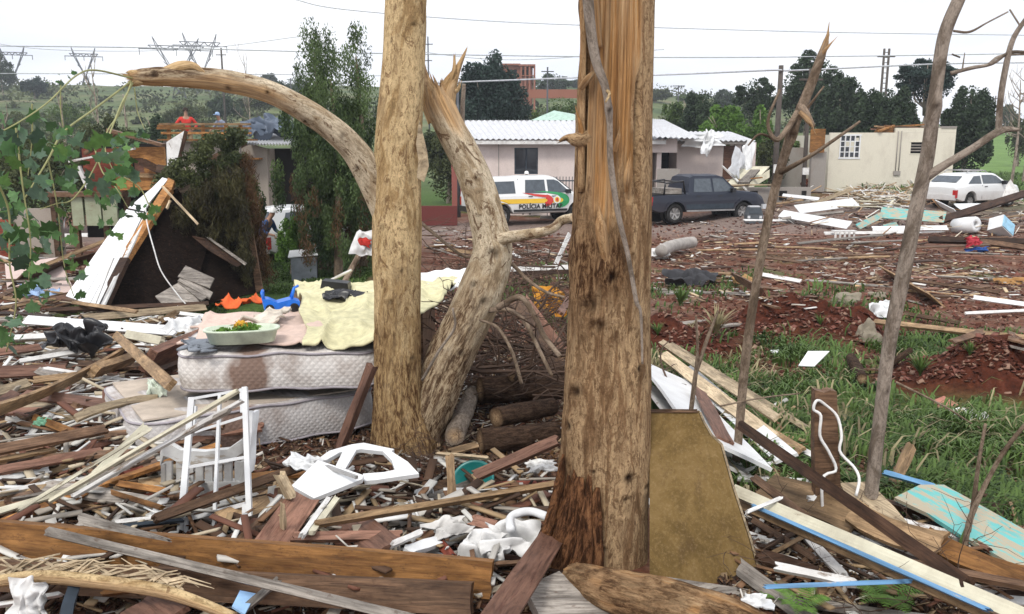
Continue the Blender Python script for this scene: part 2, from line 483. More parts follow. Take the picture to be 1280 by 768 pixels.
def trunk_mesh(name, path, n=48, ns=140, knots=(), bare=None, rough=None, lump=0.05, jag=(0, 0), fib=0.0, disp=None, seed=0):
    """path: (x,y,z,r) list; knots: (s01, angle, size); bare/rough: fn(s01, theta)->0..1; jag: splintering of (start,end)"""
    A = catmull(path, ns)
    pts = [Vector(a[:3]) for a in A]; R = A[:, 3]
    fr = frames(pts)
    L = np.concatenate([[0], np.cumsum([(pts[i + 1] - pts[i]).length for i in range(ns - 1)])])
    th = np.linspace(0, 2 * pi, n, endpoint=False)
    S01 = (L / L[-1])[:, None] * np.ones(n)[None]
    TH = np.ones(ns)[:, None] * th[None]
    Rm = R[:, None] * np.ones(n)[None]
    cx, cy = np.cos(TH), np.sin(TH)
    LL = L[:, None] * np.ones(n)[None]
    rr = Rm * (1 + lump * fbm(cx * 1.3 + seed, cy * 1.3, LL * 1.6, 3))
    B = np.zeros_like(rr) if bare is None else np.clip(bare(S01, TH), 0, 1)
    RG = np.zeros_like(rr) if rough is None else np.clip(rough(S01, TH), 0, 1)
    rr += Rm * 0.08 * RG * fbm(cx * 7, cy * 7, LL * 5 + seed, 3)
    rr += Rm * fib * B * vnoise(cx * 9 + seed, cy * 9, LL * 1.0)
    rr -= Rm * 0.06 * B
    K = np.zeros_like(rr)
    for ks, ka, kz in knots:
        kz = kz * (.75 + 1.1 * abs(sin(ks * 91 + ka * 7)))
        da = (TH - ka + pi) % (2 * pi) - pi
        d2 = ((S01 - ks) * L[-1] / kz) ** 2 + (da * Rm / kz) ** 2
        rr += kz * (0.42 * np.exp(-d2 * 0.45) - 0.62 * np.exp(-d2 * 3.5))
        K = np.maximum(K, np.exp(-d2 * 2.6) * np.clip(.75 + .6 * vnoise(cx * 14 + ks * 50, cy * 14, LL * 30), 0, 1))
    if disp is not None: rr = rr * disp(S01, TH)
    off = np.zeros_like(rr)
    jn = vnoise(cx * 4 + seed, cy * 4) * 0.6 + vnoise(cx * 11, cy * 11 + seed) * 0.6
    for side, am in ((0, jag[0]), (1, jag[1])):
        if am:
            q = (1 - sm(0, am * 1.5, LL)) if side == 0 else sm(L[-1] - am * 1.5, L[-1], LL)
            off += (-1 if side == 0 else 1) * q * am * jn
            B = np.maximum(B, q * (jn > -0.2))
            rr = rr * (1 - 0.35 * q * (jn * 0.5 + 0.5))
    V = np.zeros((ns, n, 3)); TC = np.zeros((ns, n, 3))
    for i in range(ns):
        T, N, Bn = [np.array(q) for q in fr[i]]
        V[i] = np.array(pts[i]) + rr[i][:, None] * (cx[i][:, None] * N + cy[i][:, None] * Bn) + off[i][:, None] * T
        TC[i] = np.stack([cx[i] * Rm[i], cy[i] * Rm[i], LL[i] + seed * 3.7], -1)
    idx = np.arange(ns * n).reshape(ns, n)
    nx = np.roll(idx, -1, 1)
    Fq = np.stack([idx[:-1], nx[:-1], nx[1:], idx[1:]], -1).reshape(-1, 4)
    V = V.reshape(-1, 3); TC = TC.reshape(-1, 3)
    # end caps (fans as degenerate-free quads pairs)
    ext = []; extF = []; base = len(V)
    c0 = V[:n].mean(0); c1 = V[-n:].mean(0) - np.array(fr[-1][0]) * (jag[1] * 1.2)
    V = np.vstack([V, c0, c1]); TC = np.vstack([TC, TC[:n].mean(0), TC[-n:].mean(0)])
    tri = [(idx[0][(k + 1) % n], idx[0][k], base, base) for k in range(n)]
    tri2 = [(idx[-1][k], idx[-1][(k + 1) % n], base + 1, base + 1) for k in range(n)]
    B = np.concatenate([B.ravel(), [1, 1]]); K = np.concatenate([K.ravel(), [0, 0]]); RG = np.concatenate([RG.ravel(), [0, 0]])
    me = bpy.data.meshes.new(name)
    fl = [tuple(q) for q in Fq.tolist()] + [t[:3] for t in tri] + [t[:3] for t in tri2]
    me.from_pydata(V.tolist(), [], fl)
    me.polygons.foreach_set('use_smooth', [True] * len(Fq) + [False] * (2 * n))
    for nm, arr in (('bare', B), ('knot', K), ('rough', RG)):
        me.attributes.new(nm, 'FLOAT', 'POINT').data.foreach_set('value', arr.astype(np.float32))
    me.attributes.new('tc', 'FLOAT_VECTOR', 'POINT').data.foreach_set('vector', TC.astype(np.float32).ravel())
    me.update()
    return me
def pth(*a):
    """(px,py,d,width_px) list -> world path"""
    return [(*P(x, y, d), w * d / FPX / 2) for x, y, d, w in a]
def local(me, org):
    me.transform(Matrix.Translation(-Vector(org))); return me
def part_at(name, me, mat, root):
    local(me, root.location)
    return link(name, me, mat, root)

# angle convention: N starts facing the camera (-Y) for upright paths, theta grows towards B = T x N
# upright trunk: T=+Z, N=-Y, B = Z x (-Y) = +X  -> theta=+90deg is the photo's right side
def ang(deg): return radians(deg)

# ---- left tree (pale bark, forked, broken) -----------------------------------------
base = GP(505, 566)
D1 = 7.1
root = thing('broken_tree', 'pale barked tree snapped into bare forks, one long bough arching left', 'tree', base)
kn = [(0.93, ang(35), 0.035), (0.955, ang(50), 0.03), (0.86, ang(30), 0.03), (0.83, ang(-30), 0.022), (0.60, ang(40), 0.022), (0.42, ang(20), 0.04), (0.36, ang(-5), 0.03), (0.25, ang(50), 0.03), (0.5, ang(-30), 0.02), (0.13, ang(-20), 0.03)]
me = trunk_mesh('trunk', pth((506, 595, D1, 90), (505, 560, D1, 84), (497, 500, D1, 62), (496, 400, D1, 57), (496, 300, D1, 60), (497, 200, D1, 58), (504, 100, D1, 53), (508, 0, D1, 49), (511, -70, D1, 47)),
                56, 220, kn, rough=lambda s, t: 0.95 * (1 - sm(0.05, 0.50, s + 0.14 * vnoise(s * 9, t * 2))) + 0.45 * sm(.1, .5, vnoise(s * 14, t * 2)), seed=1)
part_at('trunk', me, M['bark_pale'], root)
me = trunk_mesh('limb', pth((485, 265, D1 + .02, 40), (466, 225, D1, 38), (440, 185, D1 - .1, 33), (400, 150, D1 - .25, 30), (340, 117, D1 - .45, 28), (280, 102, D1 - .6, 27), (220, 97, D1 - .75, 24), (163, 97, D1 - .85, 20)),
                36, 150, [(0.32, 0.4, .03), (0.45, -0.5, .028), (0.6, 0.3, .03), (0.72, -0.2, .02), (0.93, .6, .025), (0.2, -0.4, .03)],
                bare=lambda s, t: 0.9 * sm(0.45, 0.62, s) * sm(-0.1, 0.5, np.sin(t + 2.4) + 0.5 * vnoise(s * 8, t)), rough=lambda s, t: 0.9 * sm(0.66, 0.86, s) + .4 * sm(.15, .5, vnoise(s * 10, t * 2)), seed=2, fib=.05, jag=(0, .06))
part_at('limb', me, M['bark_cream'], root)
me = trunk_mesh('limb', pth((515, 568, D1 + .12, 66), (540, 500, D1 + .15, 62), (565, 440, D1 + .2, 58), (596, 375, D1 + .25, 56), (614, 318, D1 + .3, 50), (607, 270, D1 + .3, 44), (590, 215, D1 + .3, 40), (566, 165, D1 + .3, 38), (549, 130, D1 + .3, 40), (541, 105, D1 + .3, 34)),
                48, 170, [(0.44, 0.3, .035), (0.47, -.4, .03), (0.56, 0.1, .045), (0.3, .4, .03), (0.75, 0.2, .03), (0.66, -0.4, .02)],
                bare=lambda s, t: 1.0 * sm(0.86, 0.93, s + .04 * vnoise(t * 2, s)), rough=lambda s, t: 0.95 * (1 - sm(0.2, 0.55, s + .12 * vnoise(s * 7, t))) + .35 * sm(.1, .5, vnoise(s * 12, t * 2)), jag=(0, .12), seed=3)
part_at('limb', me, M['bark_cream'], root)
def splint(pts, w, name='splinter', mat='bark_pale', seed=0, par=None, bare=1.0):
    me = trunk_mesh(name, pth(*pts), 14, 30, bare=lambda s, t: bare + 0 * s, jag=(0, .05), seed=seed, fib=.15, lump=.12)
    part_at(name, me, M[mat], par)
splint([(548, 150, D1 + .3, 26), (534, 115, D1 + .3, 22), (529, 90, D1 + .3, 10), (527, 68, D1 + .3, 3)], 1, par=root, seed=4)
splint([(556, 150, D1 + .3, 22), (560, 112, D1 + .3, 20), (572, 86, D1 + .3, 8), (584, 60, D1 + .3, 2)], 1, par=root, seed=5)
splint([(552, 120, D1 + .3, 15), (566, 92, D1 + .25, 6), (568, 70, D1 + .25, 3)], 1, par=root, seed=6)
splint([(562, 118, D1 + .3, 9), (572, 112, D1 + .28, 5), (575, 103, D1 + .28, 4)], 1, 'branch', par=root, seed=7, bare=0.2)
me = trunk_mesh('branch', pth((612, 305, D1 + .25, 18), (635, 297, D1 + .15, 16), (668, 292, D1 + .05, 14), (690, 286, D1, 12), (702, 276, D1, 12), (716, 272, D1 - .1, 11)), 20, 60, seed=8)
part_at('branch', me, M['bark_cream'], root)
me = trunk_mesh('branch', pth((580, 105, D1 + .5, 5), (578, 150, D1 + .5, 6), (581, 230, D1 + .5, 4)), 10, 30, seed=9)
part_at('branch', me, M['bark_grey'], root)
splint([(206, 92, D1 - .78, 14), (226, 84, D1 - .76, 14), (242, 83, D1 - .74, 9), (256, 92, D1 - .72, 5)], 1, par=root, seed=15, bare=.6)
splint([(176, 97, D1 - .83, 16), (164, 93, D1 - .86, 12), (157, 92, D1 - .87, 3)], 1, par=root, seed=16, bare=.3)
splint([(178, 100, D1 - .84, 12), (166, 104, D1 - .86, 9), (160, 106, D1 - .87, 3)], 1, par=root, seed=17, bare=.3)
# hanging strip of bark
mb = MB()
a = [P(527, 160, D1 - .1), P(523, 200, D1 - .16), P(530, 226, D1 - .2), P(535, 203, D1 - .15)]
for i, (x, y) in enumerate([(524, 150), (522, 180), (521, 205), (530, 226)]): a[i % 4] = a[i % 4]
mb.prism([P(524, 150, D1 - .12), P(528, 165, D1 - .13), P(534, 190, D1 - .17), (P(536, 208, D1 - .2)), P(530, 228, D1 - .2), P(521, 222, D1 - .17), P(523, 200, D1 - .14), P(520, 180, D1 - .13)], (0, .012, 0))
o = mb.out('bark_strip', M['pale'], None); o.data.transform(Matrix.Translation(-root.location)); o.parent = root

# ---- big split trunk -------------------------------------------------------------
D2 = 4.8
base = GP(748, 706)
root = thing('split_tree', 'thick brown trunk in the middle with its upper half torn open to orange wood', 'tree', base)
def big_bare(s, t):
    d = (t + pi) % (2 * pi) - pi           # -pi..pi, 0 faces camera
    w = 0.12 * vnoise(s * 9, t * 0 + 2) + 0.07 * vnoise(s * 30, t * 3)
    cen = sm(-0.95, -0.75, d + w) * (1 - sm(0.35, 0.50, d + w)) * sm(0.60, 0.68, s + 0.05 * vnoise(t * 6, t * 0) + 0.03 * vnoise(t * 20, t * 0))
    rootrot = 0.0
    return cen
def big_rough(s, t):
    d = (t + pi) % (2 * pi) - pi
    left = 1 - sm(-1.0, -0.1, d + 0.4 * vnoise(s * 10, t * 2))
    band = np.exp(-((s - 0.56) / 0.05) ** 2) * (1 - sm(0.0, 0.6, d)) * 1.2
    return np.clip(0.45 * left + band + 0.28 * (vnoise(s * 22, t * 4) > 0.35), 0, 1) * (1 - 0.7 * sm(0.62, 0.7, s) * sm(0.3, 0.6, d))
def big_disp(s, t):
    d = (t + pi) % (2 * pi) - pi
    r = 1 - 0.34 * np.exp(-((d - 0.52 - .05 * vnoise(s * 9, t * 0)) / 0.06) ** 2) * sm(0.63, 0.7, s) * (1 - sm(0.80, 0.86, s))
    r = r - 0.36 * np.exp(-((d + 0.98) / 0.08) ** 2) * sm(0.64, 0.72, s)
    r = r - 0.16 * np.exp(-((d + 0.05 + .06 * vnoise(s * 14, t * 0)) / 0.04) ** 2) * sm(0.66, 0.75, s)
    r = r + 0.32 * (1 - sm(0.0, 0.13, s)) * np.exp(-((d + 1.15) / 0.55) ** 2)      # root flare left
    r = r + 0.05 * np.exp(-((s - .565) / .03) ** 2) * (1 - sm(-.2, .5, d))
    return r
kn = [(0.235, ang(-20), .026), (0.225, ang(26), .03), (0.19, ang(24), .02), (0.165, ang(-8), .022), (0.11, ang(-2), .03), (0.40, ang(40), .028), (0.36, ang(-50), .03), (0.475, ang(45), .02), (0.47, ang(-20), .05), (0.50, ang(-32), .05), (0.545, ang(-5), .03), (0.30, ang(-60), .03), (0.20, ang(60), .028)]
me = trunk_mesh('trunk', pth((748, 735, D2, 152), (748, 700, D2, 136), (751, 640, D2, 124), (756, 560, D2, 116), (760, 450, D2, 106), (763, 350, D2, 102), (766, 250, D2, 96), (768, 150, D2, 93), (771, 50, D2, 90), (773, -40, D2, 88)),
                110, 420, kn, bare=big_bare, rough=big_rough, disp=big_disp, fib=.10, lump=.04, seed=11)
part_at('trunk', me, M['bark_big'], root)
# rotten reddish root flare: deep ridges
M['rot'] = bark('rotten_root_wood', (0.36, 0.19, 0.09), (0.22, 0.10, 0.045), (0.06, 0.026, 0.012))
for i, (x0, x1, yb, w) in enumerate([(688, 708, 706, 34), (700, 716, 712, 34), (712, 722, 716, 34), (726, 733, 720, 32), (740, 744, 724, 26), (680, 700, 700, 22), (694, 720, 704, 16)]):
    q = max(0, min(.10, (x0 - 690) / 350))
    me = trunk_mesh('root_flare', pth((x0 - 9, yb + 12, D2 - .24 - q, w * 1.25), (x0, yb - 20, D2 - .23 - q, w), ((x0 + x1) / 2 + 1, yb - 55, D2 - .21 - q, w * .72), (x1 + 1, yb - 90 - 9 * (i % 3), D2 - .18 - q, w * .42), (x1 + 4, yb - 120 - 12 * (i % 2), D2 - .12 - q, w * .12)), 28, 70, rough=lambda s, t: 1 + 0 * s, lump=.42, seed=20 + i)
    part_at('root_flare', me, M['rot'], root)
# stub, splinters, vertical fibres
splint([(735, 172, D2 - .1, 22), (720, 174, D2 - .12, 18), (709, 172, D2 - .12, 9), (700, 176, D2 - .12, 3)], 1, 'broken_stub', 'bark_big', 31, root, 0.0)
for i, q in enumerate([[(728, 172, D2 - .12, 8), (725, 155, D2 - .14, 6), (721, 140, D2 - .14, 2)],
                       [(726, 110, D2 - .16, 8), (735, 98, D2 - .2, 9), (744, 88, D2 - .2, 2)],
                       [(768, 190, D2 - .24, 7), (773, 172, D2 - .25, 6), (775, 160, D2 - .25, 1)],
                       [(727, 240, D2 - .1, 10), (727, 150, D2 - .12, 9), (729, 60, D2 - .1, 8), (728, -20, D2 - .1, 8)],
                       [(746, 60, D2 - .2, 16), (742, 0, D2 - .22, 14), (741, -40, D2 - .2, 12)],
                       [(758, 330, D2 - .23, 10), (752, 290, D2 - .25, 16), (748, 262, D2 - .22, 5)],
                       [(783, 240, D2 - .22, 5), (784, 220, D2 - .24, 10), (788, 190, D2 - .2, 2)]]):
    splint(q, 1, 'splinter', 'bark_big', 40 + i, root, 0.35 if i in (3, 5) else 0.9)
# dead branch hanging down its face
root = thing('hanging_branch', 'long grey branch hanging down the face of the thick split trunk', 'branch', P(740, 0, D2 - .3))
me = trunk_mesh('branch', pth((733, -30, D2 - .32, 14), (738, 30, D2 - .32, 13), (745, 75, D2 - .32, 12), (757, 110, D2 - .33, 10), (762, 150, D2 - .33, 8), (763, 200, D2 - .33, 8), (772, 265, D2 - .33, 7), (785, 320, D2 - .33, 6), (795, 375, D2 - .34, 6), (801, 393, D2 - .34, 4), (803, 455, D2 - .33, 3)), 16, 130,
                [(0.33, 0, .012)], lump=.1, seed=50)
part_at('stem', me, M['bark_grey'], root)
me = trunk_mesh('twig', pth((757, 112, D2 - .33, 4), (762, 118, D2 - .38, 4), (757, 128, D2 - .4, 2)), 8, 12, seed=51)
part_at('twig', me, M['bark_pale'], root)

# ---- thin snapped trees on the right ------------------------------------------------
def thin_tree(label, path, branches, mat='bark_thin', seed=60, jag=0.0, name='broken_sapling', kn=(), spl=()):
    path = [(x, y, d, w * .84) for x, y, d, w in path]
    b = pth(path[0])[0]
    root = thing(name, label, 'tree', (b[0], b[1], gz(b[0], b[1])))
    part_at('trunk', trunk_mesh('trunk', pth(*path), 24, 150, kn, lump=.08, jag=(0, jag), seed=seed), M[mat], root)
    for i, br in enumerate(branches):
        part_at('branch', trunk_mesh('branch', pth(*br), 10, 40, lump=.1, seed=seed + 1 + i), M[mat], root)
    for i, br in enumerate(spl):
        splint(br, 1, 'splinter', mat, seed + 20 + i, root, 1.0)
thin_tree('slim leaning tree with a splintered top, right of the beige board', [(915, 612, 6.3, 13), (922, 560, 6.3, 13), (932, 450, 6.3, 14), (948, 340, 6.3, 13), (968, 240, 6.3, 13), (992, 160, 6.3, 14), (1014, 105, 6.3, 14), (1033, 52, 6.3, 11)],
          [[(998, 140, 6.3, 9), (985, 160, 6.2, 7), (970, 175, 6.1, 6), (960, 152, 6.1, 4), (975, 112, 6.1, 3)],
           [(1000, 132, 6.3, 9), (1008, 142, 6.2, 8), (1018, 158, 6.15, 3)],
           [(972, 218, 6.3, 7), (1010, 197, 6.1, 5), (1050, 170, 6.0, 4), (1075, 152, 6, 3)],
           [(995, 155, 6.3, 5), (1015, 128, 6.2, 3), (1030, 108, 6.2, 2)],
           [(972, 176, 6.2, 4), (950, 168, 6.1, 3), (935, 182, 6.1, 2)]], jag=.08, seed=60, kn=[(.8, 0, .03), (.55, .5, .015)],
          spl=[[(1030, 62, 6.3, 6), (1034, 48, 6.3, 4), (1036, 34, 6.3, 1)], [(1026, 70, 6.3, 5), (1034, 60, 6.25, 4), (1043, 50, 6.25, 1)], [(1000, 140, 6.2, 5), (1010, 150, 6.15, 7), (1017, 162, 6.1, 2)]])
thin_tree('tall grey slender tree curving out of the top edge, right of the roped post', [(1083, 688, 5.0, 24), (1088, 630, 5.0, 21), (1098, 540, 5.0, 20), (1112, 430, 5.0, 20), (1130, 340, 5.0, 21), (1147, 255, 5.0, 20), (1160, 190, 5.0, 19), (1170, 110, 5.0, 18), (1180, 45, 5.0, 18), (1200, -5, 5.0, 17), (1212, -40, 5.0, 16)],
          [[(1157, 222, 5.0, 12), (1180, 207, 4.95, 10), (1215, 186, 4.9, 9), (1250, 164, 4.9, 9), (1274, 162, 4.9, 4)],
           [(1248, 168, 4.9, 8), (1250, 130, 4.9, 7), (1256, 90, 4.9, 7), (1266, 50, 4.9, 6), (1285, 20, 4.9, 5)],
           [(1188, 92, 5.0, 5), (1215, 85, 4.95, 5), (1240, 80, 4.9, 4), (1262, 66, 4.9, 4), (1290, 66, 4.9, 3)],
           [(1236, 80, 4.9, 3), (1252, 70, 4.9, 3), (1290, 68, 4.9, 2)],
           [(1192, 39, 5.0, 3), (1212, 40, 5, 3), (1235, 28, 5, 2), (1260, 15, 5, 2)],
           [(1190, 68, 5, 2), (1200, 72, 5, 2)], [(1203, 86, 5, 2), (1206, 66, 5, 1)],
           [(1262, 12, 4.9, 2), (1276, 34, 4.9, 2)]], mat='bark_grey', seed=80, kn=[(.78, 0, .02), (.70, .3, .018), (.5, -.3, .014), (.3, .2, .014)])
thin_tree('forked young stem leaning right at the bottom right corner', [(1203, 712, 4.7, 8), (1208, 670, 4.7, 9), (1216, 640, 4.7, 9), (1240, 590, 4.7, 7), (1262, 555, 4.7, 7), (1295, 515, 4.7, 6)], [[(1211, 665, 4.7, 6), (1218, 620, 4.72, 6), (1224, 575, 4.72, 5), (1232, 530, 4.72, 4)]], seed=100, name='young_stem')
thin_tree('thin forked dead stem standing over the white boards', [(864, 512, 6.0, 7), (868, 480, 6, 7), (872, 440, 6, 5), (870, 395, 6, 3)], [[(869, 470, 6, 5), (882, 430, 6, 5), (898, 388, 6, 3)]], seed=110, name='young_stem')

# ---- wooden post with white cord
b = GP(1036, 664)
root = thing('wooden_post', 'short weathered wooden post with a loose white cord over it', 'post', b)
mb = MB()
d = b.y
pr = [(1020, 667), (1054, 667), (1052, 640), (1049, 560), (1046, 490), (1038, 488), (1030, 491), (1019, 488), (1018, 560), (1020, 640)]
mb.prism([P(x, y, d) for x, y in pr], (0, .07, 0))
o = mb.out('timber', M['brown']); o.data.transform(Matrix.Translation(-root.location)); o.parent = root
def cord(label, pts, wpx, mat, name='cord', n=60, cat='cord', par=None):
    A = catmull([(*P(x, y, dd),) for x, y, dd in pts], n)
    mb = MB(); mb.tube([Vector(a) for a in A], wpx * pts[0][2] / FPX / 2, 6)
    if par is None:
        o = mb.out(name, mat, smooth=True); return tag(o, label, cat)
    o = mb.out(name, mat, smooth=True); o.data.transform(Matrix.Translation(-par.location)); o.parent = par; return o
M['cord'] = plain('white_cord', (0.78, 0.77, 0.74), 0.6)
cord('white cord snaking down both sides of the short wooden post', [(1030, 664, d - .1), (1028, 600, d - .1), (1045, 588, d - .05), (1036, 565, d - .05), (1025, 545, d - .05), (1026, 520, d - .05), (1017, 512, d - .04), (1021, 501, d - .03), (1030, 505, d - .0), (1046, 520, d - .0), (1052, 545, d - .03), (1050, 565, d - .05), (1068, 585, d - .1), (1074, 600, d - .15), (1070, 620, d - .2)], 4, M['cord'])
# ---------------------------------------------------------------- foliage
def leafmat(name, dark, lightc, trans=0.25):
    m = NB(name, 0.6, 0.25)
    col = m.ramp(m.attr('tint'), [(0.0, dark), (0.55, mul(lightc, 0.75)), (1.0, lightc)])
    m.b.inputs['Transmission Weight'].default_value = 0
    m.color(col)
    tr = m.new('ShaderNodeBsdfTranslucent'); m.l.new(col, tr.inputs['Color'])
    mx = m.new('ShaderNodeMixShader'); mx.inputs[0].default_value = trans
    m.l.new(m.b.outputs[0], mx.inputs[1]); m.l.new(tr.outputs[0], mx.inputs[2])
    m.l.new(mx.outputs[0], m.n['Material Output'].inputs['Surface'])
    return m.m
M['leaf_dark'] = leafmat('dark_evergreen_leaves', (0.018, 0.034, 0.020), (0.065, 0.100, 0.050))
M['leaf_blue'] = leafmat('blue_green_needles', (0.014, 0.030, 0.028), (0.050, 0.085, 0.068))
M['leaf_mid'] = leafmat('mid_green_leaves', (0.030, 0.058, 0.016), (0.115, 0.180, 0.045))
M['leaf_fresh'] = leafmat('fresh_green_leaves', (0.045, 0.095, 0.018), (0.16, 0.30, 0.055))
M['leaf_brown'] = leafmat('brownish_conifer_sprays', (0.018, 0.014, 0.007), (0.095, 0.085, 0.030))
M['leaf_dry'] = leafmat('dry_brown_twigs', (0.05, 0.022, 0.010), (0.17, 0.09, 0.04))
M['leaf_olive'] = leafmat('olive_leaves', (0.028, 0.042, 0.016), (0.105, 0.125, 0.045))
M['needle'] = leafmat('cypress_sprays', (0.022, 0.046, 0.016), (0.11, 0.165, 0.055))

def leaf_cloud(name, clumps, size, aspect=0.5, up=0.0, seed=0):
    """clumps: list of (center3, radii3, n, tint). diamond leaves, spread through the volume; up>0 lays them along z"""
    r = np.random.default_rng(seed)
    C, R, T = [], [], []
    for c, rad, n, tint in clumps:
        d = r.normal(size=(n, 3)); d /= np.linalg.norm(d, axis=1)[:, None]
        q = r.random(n) ** 0.45
        C.append(np.array(c) + d * q[:, None] * np.array(rad)); T.append(np.clip(tint + r.normal(0, 0.16, n), 0, 1))
    C = np.vstack(C); T = np.concatenate(T); n = len(C)
    a = r.normal(size=(n, 3)); a[:, 2] = a[:, 2] * (1 - min(up, .8)) + up * 2.2
    a /= np.linalg.norm(a, axis=1)[:, None]
    b = np.cross(a, r.normal(size=(n, 3))); b /= np.linalg.norm(b, axis=1)[:, None]
    s = size * r.uniform(0.6, 1.35, n)[:, None]
    V = np.stack([C - a * s, C + b * s * aspect, C + a * s, C - b * s * aspect], 1).reshape(-1, 3)
    Fq = np.arange(4 * n).reshape(n, 4)
    return fastmesh(name, V, Fq, False, {'tint': ('FLOAT', 'FACE', T)})
def crown_clumps(c, rad, k, n, seed, csize=0.34, flat=1.0, lo=-0.5):
    r = np.random.default_rng(seed); out = []
    for i in range(k):
        while True:
            d = r.normal(size=3); d /= np.linalg.norm(d)
            if d[2] > lo: break
        q = r.uniform(0.45, 0.95)
        s = r.uniform(0.6, 1.3) * csize
        out.append((np.array(c) + d * q * np.array(rad), np.array(rad) * s * np.array([1, 1, flat]), int(n / k * (s / csize) ** 2 * .9) + 5, r.uniform(0.15, 0.85)))
    return out
def tree(name, label, px, d, top, wpx, mat, k=22, n=9000, leaf=0.16, seed=0, trunk_w=6, group=None, crown_from=0.35, bark='bark_grey', cs=0.34, base_py=None, up=0, flat=1.0, limbs=5, cat='tree', aspect=0.5):
    b = onto(px, d)
    ztop = P(px, top, d).z
    root = thing(name, label, cat, b, group=group)
    H = ztop - b.z; rw = wpx * d / FPX / 2; cz = b.z + H * (crown_from + 1) / 2; rz = H * (1 - crown_from) / 2
    r = random.Random(seed)
    tw = trunk_w * d / FPX / 2
    pts = [(b.x, b.y, b.z - .3, tw), (b.x + r.uniform(-.1, .1) * rw, b.y, b.z + H * .3, tw * .8), (b.x + r.uniform(-.2, .2) * rw, b.y, b.z + H * .6, tw * .5), (b.x, b.y, b.z + H * .88, tw * .15)]
    part_at('trunk', trunk_mesh('trunk', pts, 10, 24, seed=seed), M[bark], root)
    mb = MB()
    for i in range(limbs):
        a = r.uniform(0, 2 * pi); h0 = r.uniform(.3, .65)
        p0 = Vector((b.x, b.y, b.z + H * h0)); p2 = Vector((b.x + cos(a) * rw * .75, b.y + sin(a) * rw * .75, b.z + H * min(.95, h0 + r.uniform(.12, .4))))
        mb.tube([p0, (p0 + p2) / 2 + Vector((0, 0, -.05 * H)), p2], tw * .45, 5, tw * .1)
    if limbs:
        o = mb.out('limb', M[bark], smooth=True); o.data.transform(Matrix.Translation(-root.location)); o.parent = root
    cl = crown_clumps((b.x, b.y, cz), (rw, rw, rz), int(k * 2.6), int(n * 2.1), seed + 5, cs * .60, max(flat, .62))
    cl.append(((b.x, b.y, cz), (rw * .92, rw * .92, rz * .95), int(n * .5), .45))
    part_at('crown', leaf_cloud('crown', cl, leaf * .58, aspect, up, seed), M[mat], root)
    return root

# trees near and behind the houses
tree('evergreen_tree', 'large round dark evergreen tree behind the pink house, under the brick block on the hill', 611, 62, 68, 96, 'leaf_blue', 34, 16000, .22, 201, crown_from=.12, cs=.36)
tree('evergreen_tree', 'dark bushy tree just right of the split trunk, behind the carport', 872, 60, 112, 62, 'leaf_dark', 20, 8000, .2, 202, crown_from=.1)
tree('leafy_tree', 'fresh green round tree above the broken annex roof', 902, 50, 134, 68, 'leaf_fresh', 22, 8000, .17, 203, crown_from=.2)
tree('leafy_tree', 'smaller fresh green tree between the annex and the utility poles', 945, 50, 133, 34, 'leaf_fresh', 14, 4000, .17, 204, crown_from=.1)
tree('pine_tree', 'open crowned tree with tiered branches beyond the annex, left of the utility poles', 938, 70, 96, 56, 'leaf_dark', 14, 3600, .2, 205, crown_from=.45, cs=.30, flat=.5, trunk_w=3)
tree('pine_tree', 'tall dark tree with an open crown behind the splintered slim tree', 1003, 66, 66, 78, 'leaf_dark', 26, 9000, .2, 206, crown_from=.30, cs=.30, flat=.6)
tree('evergreen_tree', 'dark bushy tree between the two utility poles and the cream house', 1042, 60, 90, 66, 'leaf_dark', 20, 9000, .2, 207, crown_from=.1)
tree('umbrella_tree', 'spreading dark tree with bare limbs under a domed crown behind the cream house', 1142, 58, 72, 74, 'leaf_blue', 22, 8000, .16, 208, crown_from=.62, cs=.32, flat=.6, limbs=12, trunk_w=7)
tree('evergreen_tree', 'dark bushy tree right behind the roofless cream house, below the spreading tree', 1098, 52, 108, 74, 'leaf_dark', 22, 9000, .18, 209, crown_from=.05)
tree('evergreen_tree', 'dark tree behind the right corner of the cream house, above the white hatchback', 1198, 50, 104, 62, 'leaf_dark', 24, 10000, .17, 210, crown_from=.0)
tree('leafy_tree', 'olive green bushy tree left of the cream house behind the brown door panel', 1000, 47, 170, 60, 'leaf_mid', 18, 6000, .14, 211, crown_from=.0)
tree('leafy_tree', 'light green bush at the annex end behind the heap of planks', 960, 44, 165, 44, 'leaf_olive', 14, 4500, .13, 212, crown_from=.0)
tree('leafy_tree', 'small rounded bush on the green slope at the right edge', 1262, 80, 140, 30, 'leaf_olive', 12, 2500, .16, 213, crown_from=.0)
tree('leafy_tree', 'green hedge tree behind the pale green roof', 700, 75, 118, 90, 'leaf_mid', 22, 7000, .2, 214, crown_from=.0)
tree('leafy_tree', 'green tree by the pale green roof hidden partly by the split trunk', 840, 66, 122, 46, 'leaf_mid', 14, 5000, .2, 215, crown_from=.0)
tree('round_shrub', 'dark rounded shrub on the slope left of the wooden deck railing', 206, 48, 138, 44, 'leaf_dark', 16, 5000, .14, 216, crown_from=.0)
tree('leafy_tree', 'tree right behind the snapped pale trunk, left of the evergreen', 560, 46, 150, 60, 'leaf_olive', 16, 6000, .15, 217, crown_from=.0)
tree('leafy_tree', 'green bush at the foot of the grey wall beside the toppled conifer', 316, 21, 208, 34, 'leaf_mid', 14, 4500, .06, 218, crown_from=.0)
tree('leafy_tree', 'low green shrub in front of the white hatchback near the tall cypresses', 362, 20.5, 268, 40, 'leaf_fresh', 14, 4000, .05, 219, crown_from=.0)
tree('leafy_tree', 'olive shrub growing at the left edge behind the wrecked wooden house', 60, 30, 170, 150, 'leaf_olive', 26, 9000, .10, 220, crown_from=.0)
tree('leafy_tree', 'green shrub on the slope under the broken end of the arching bough', 150, 40, 150, 90, 'leaf_olive', 20, 7000, .13, 221, crown_from=.0)
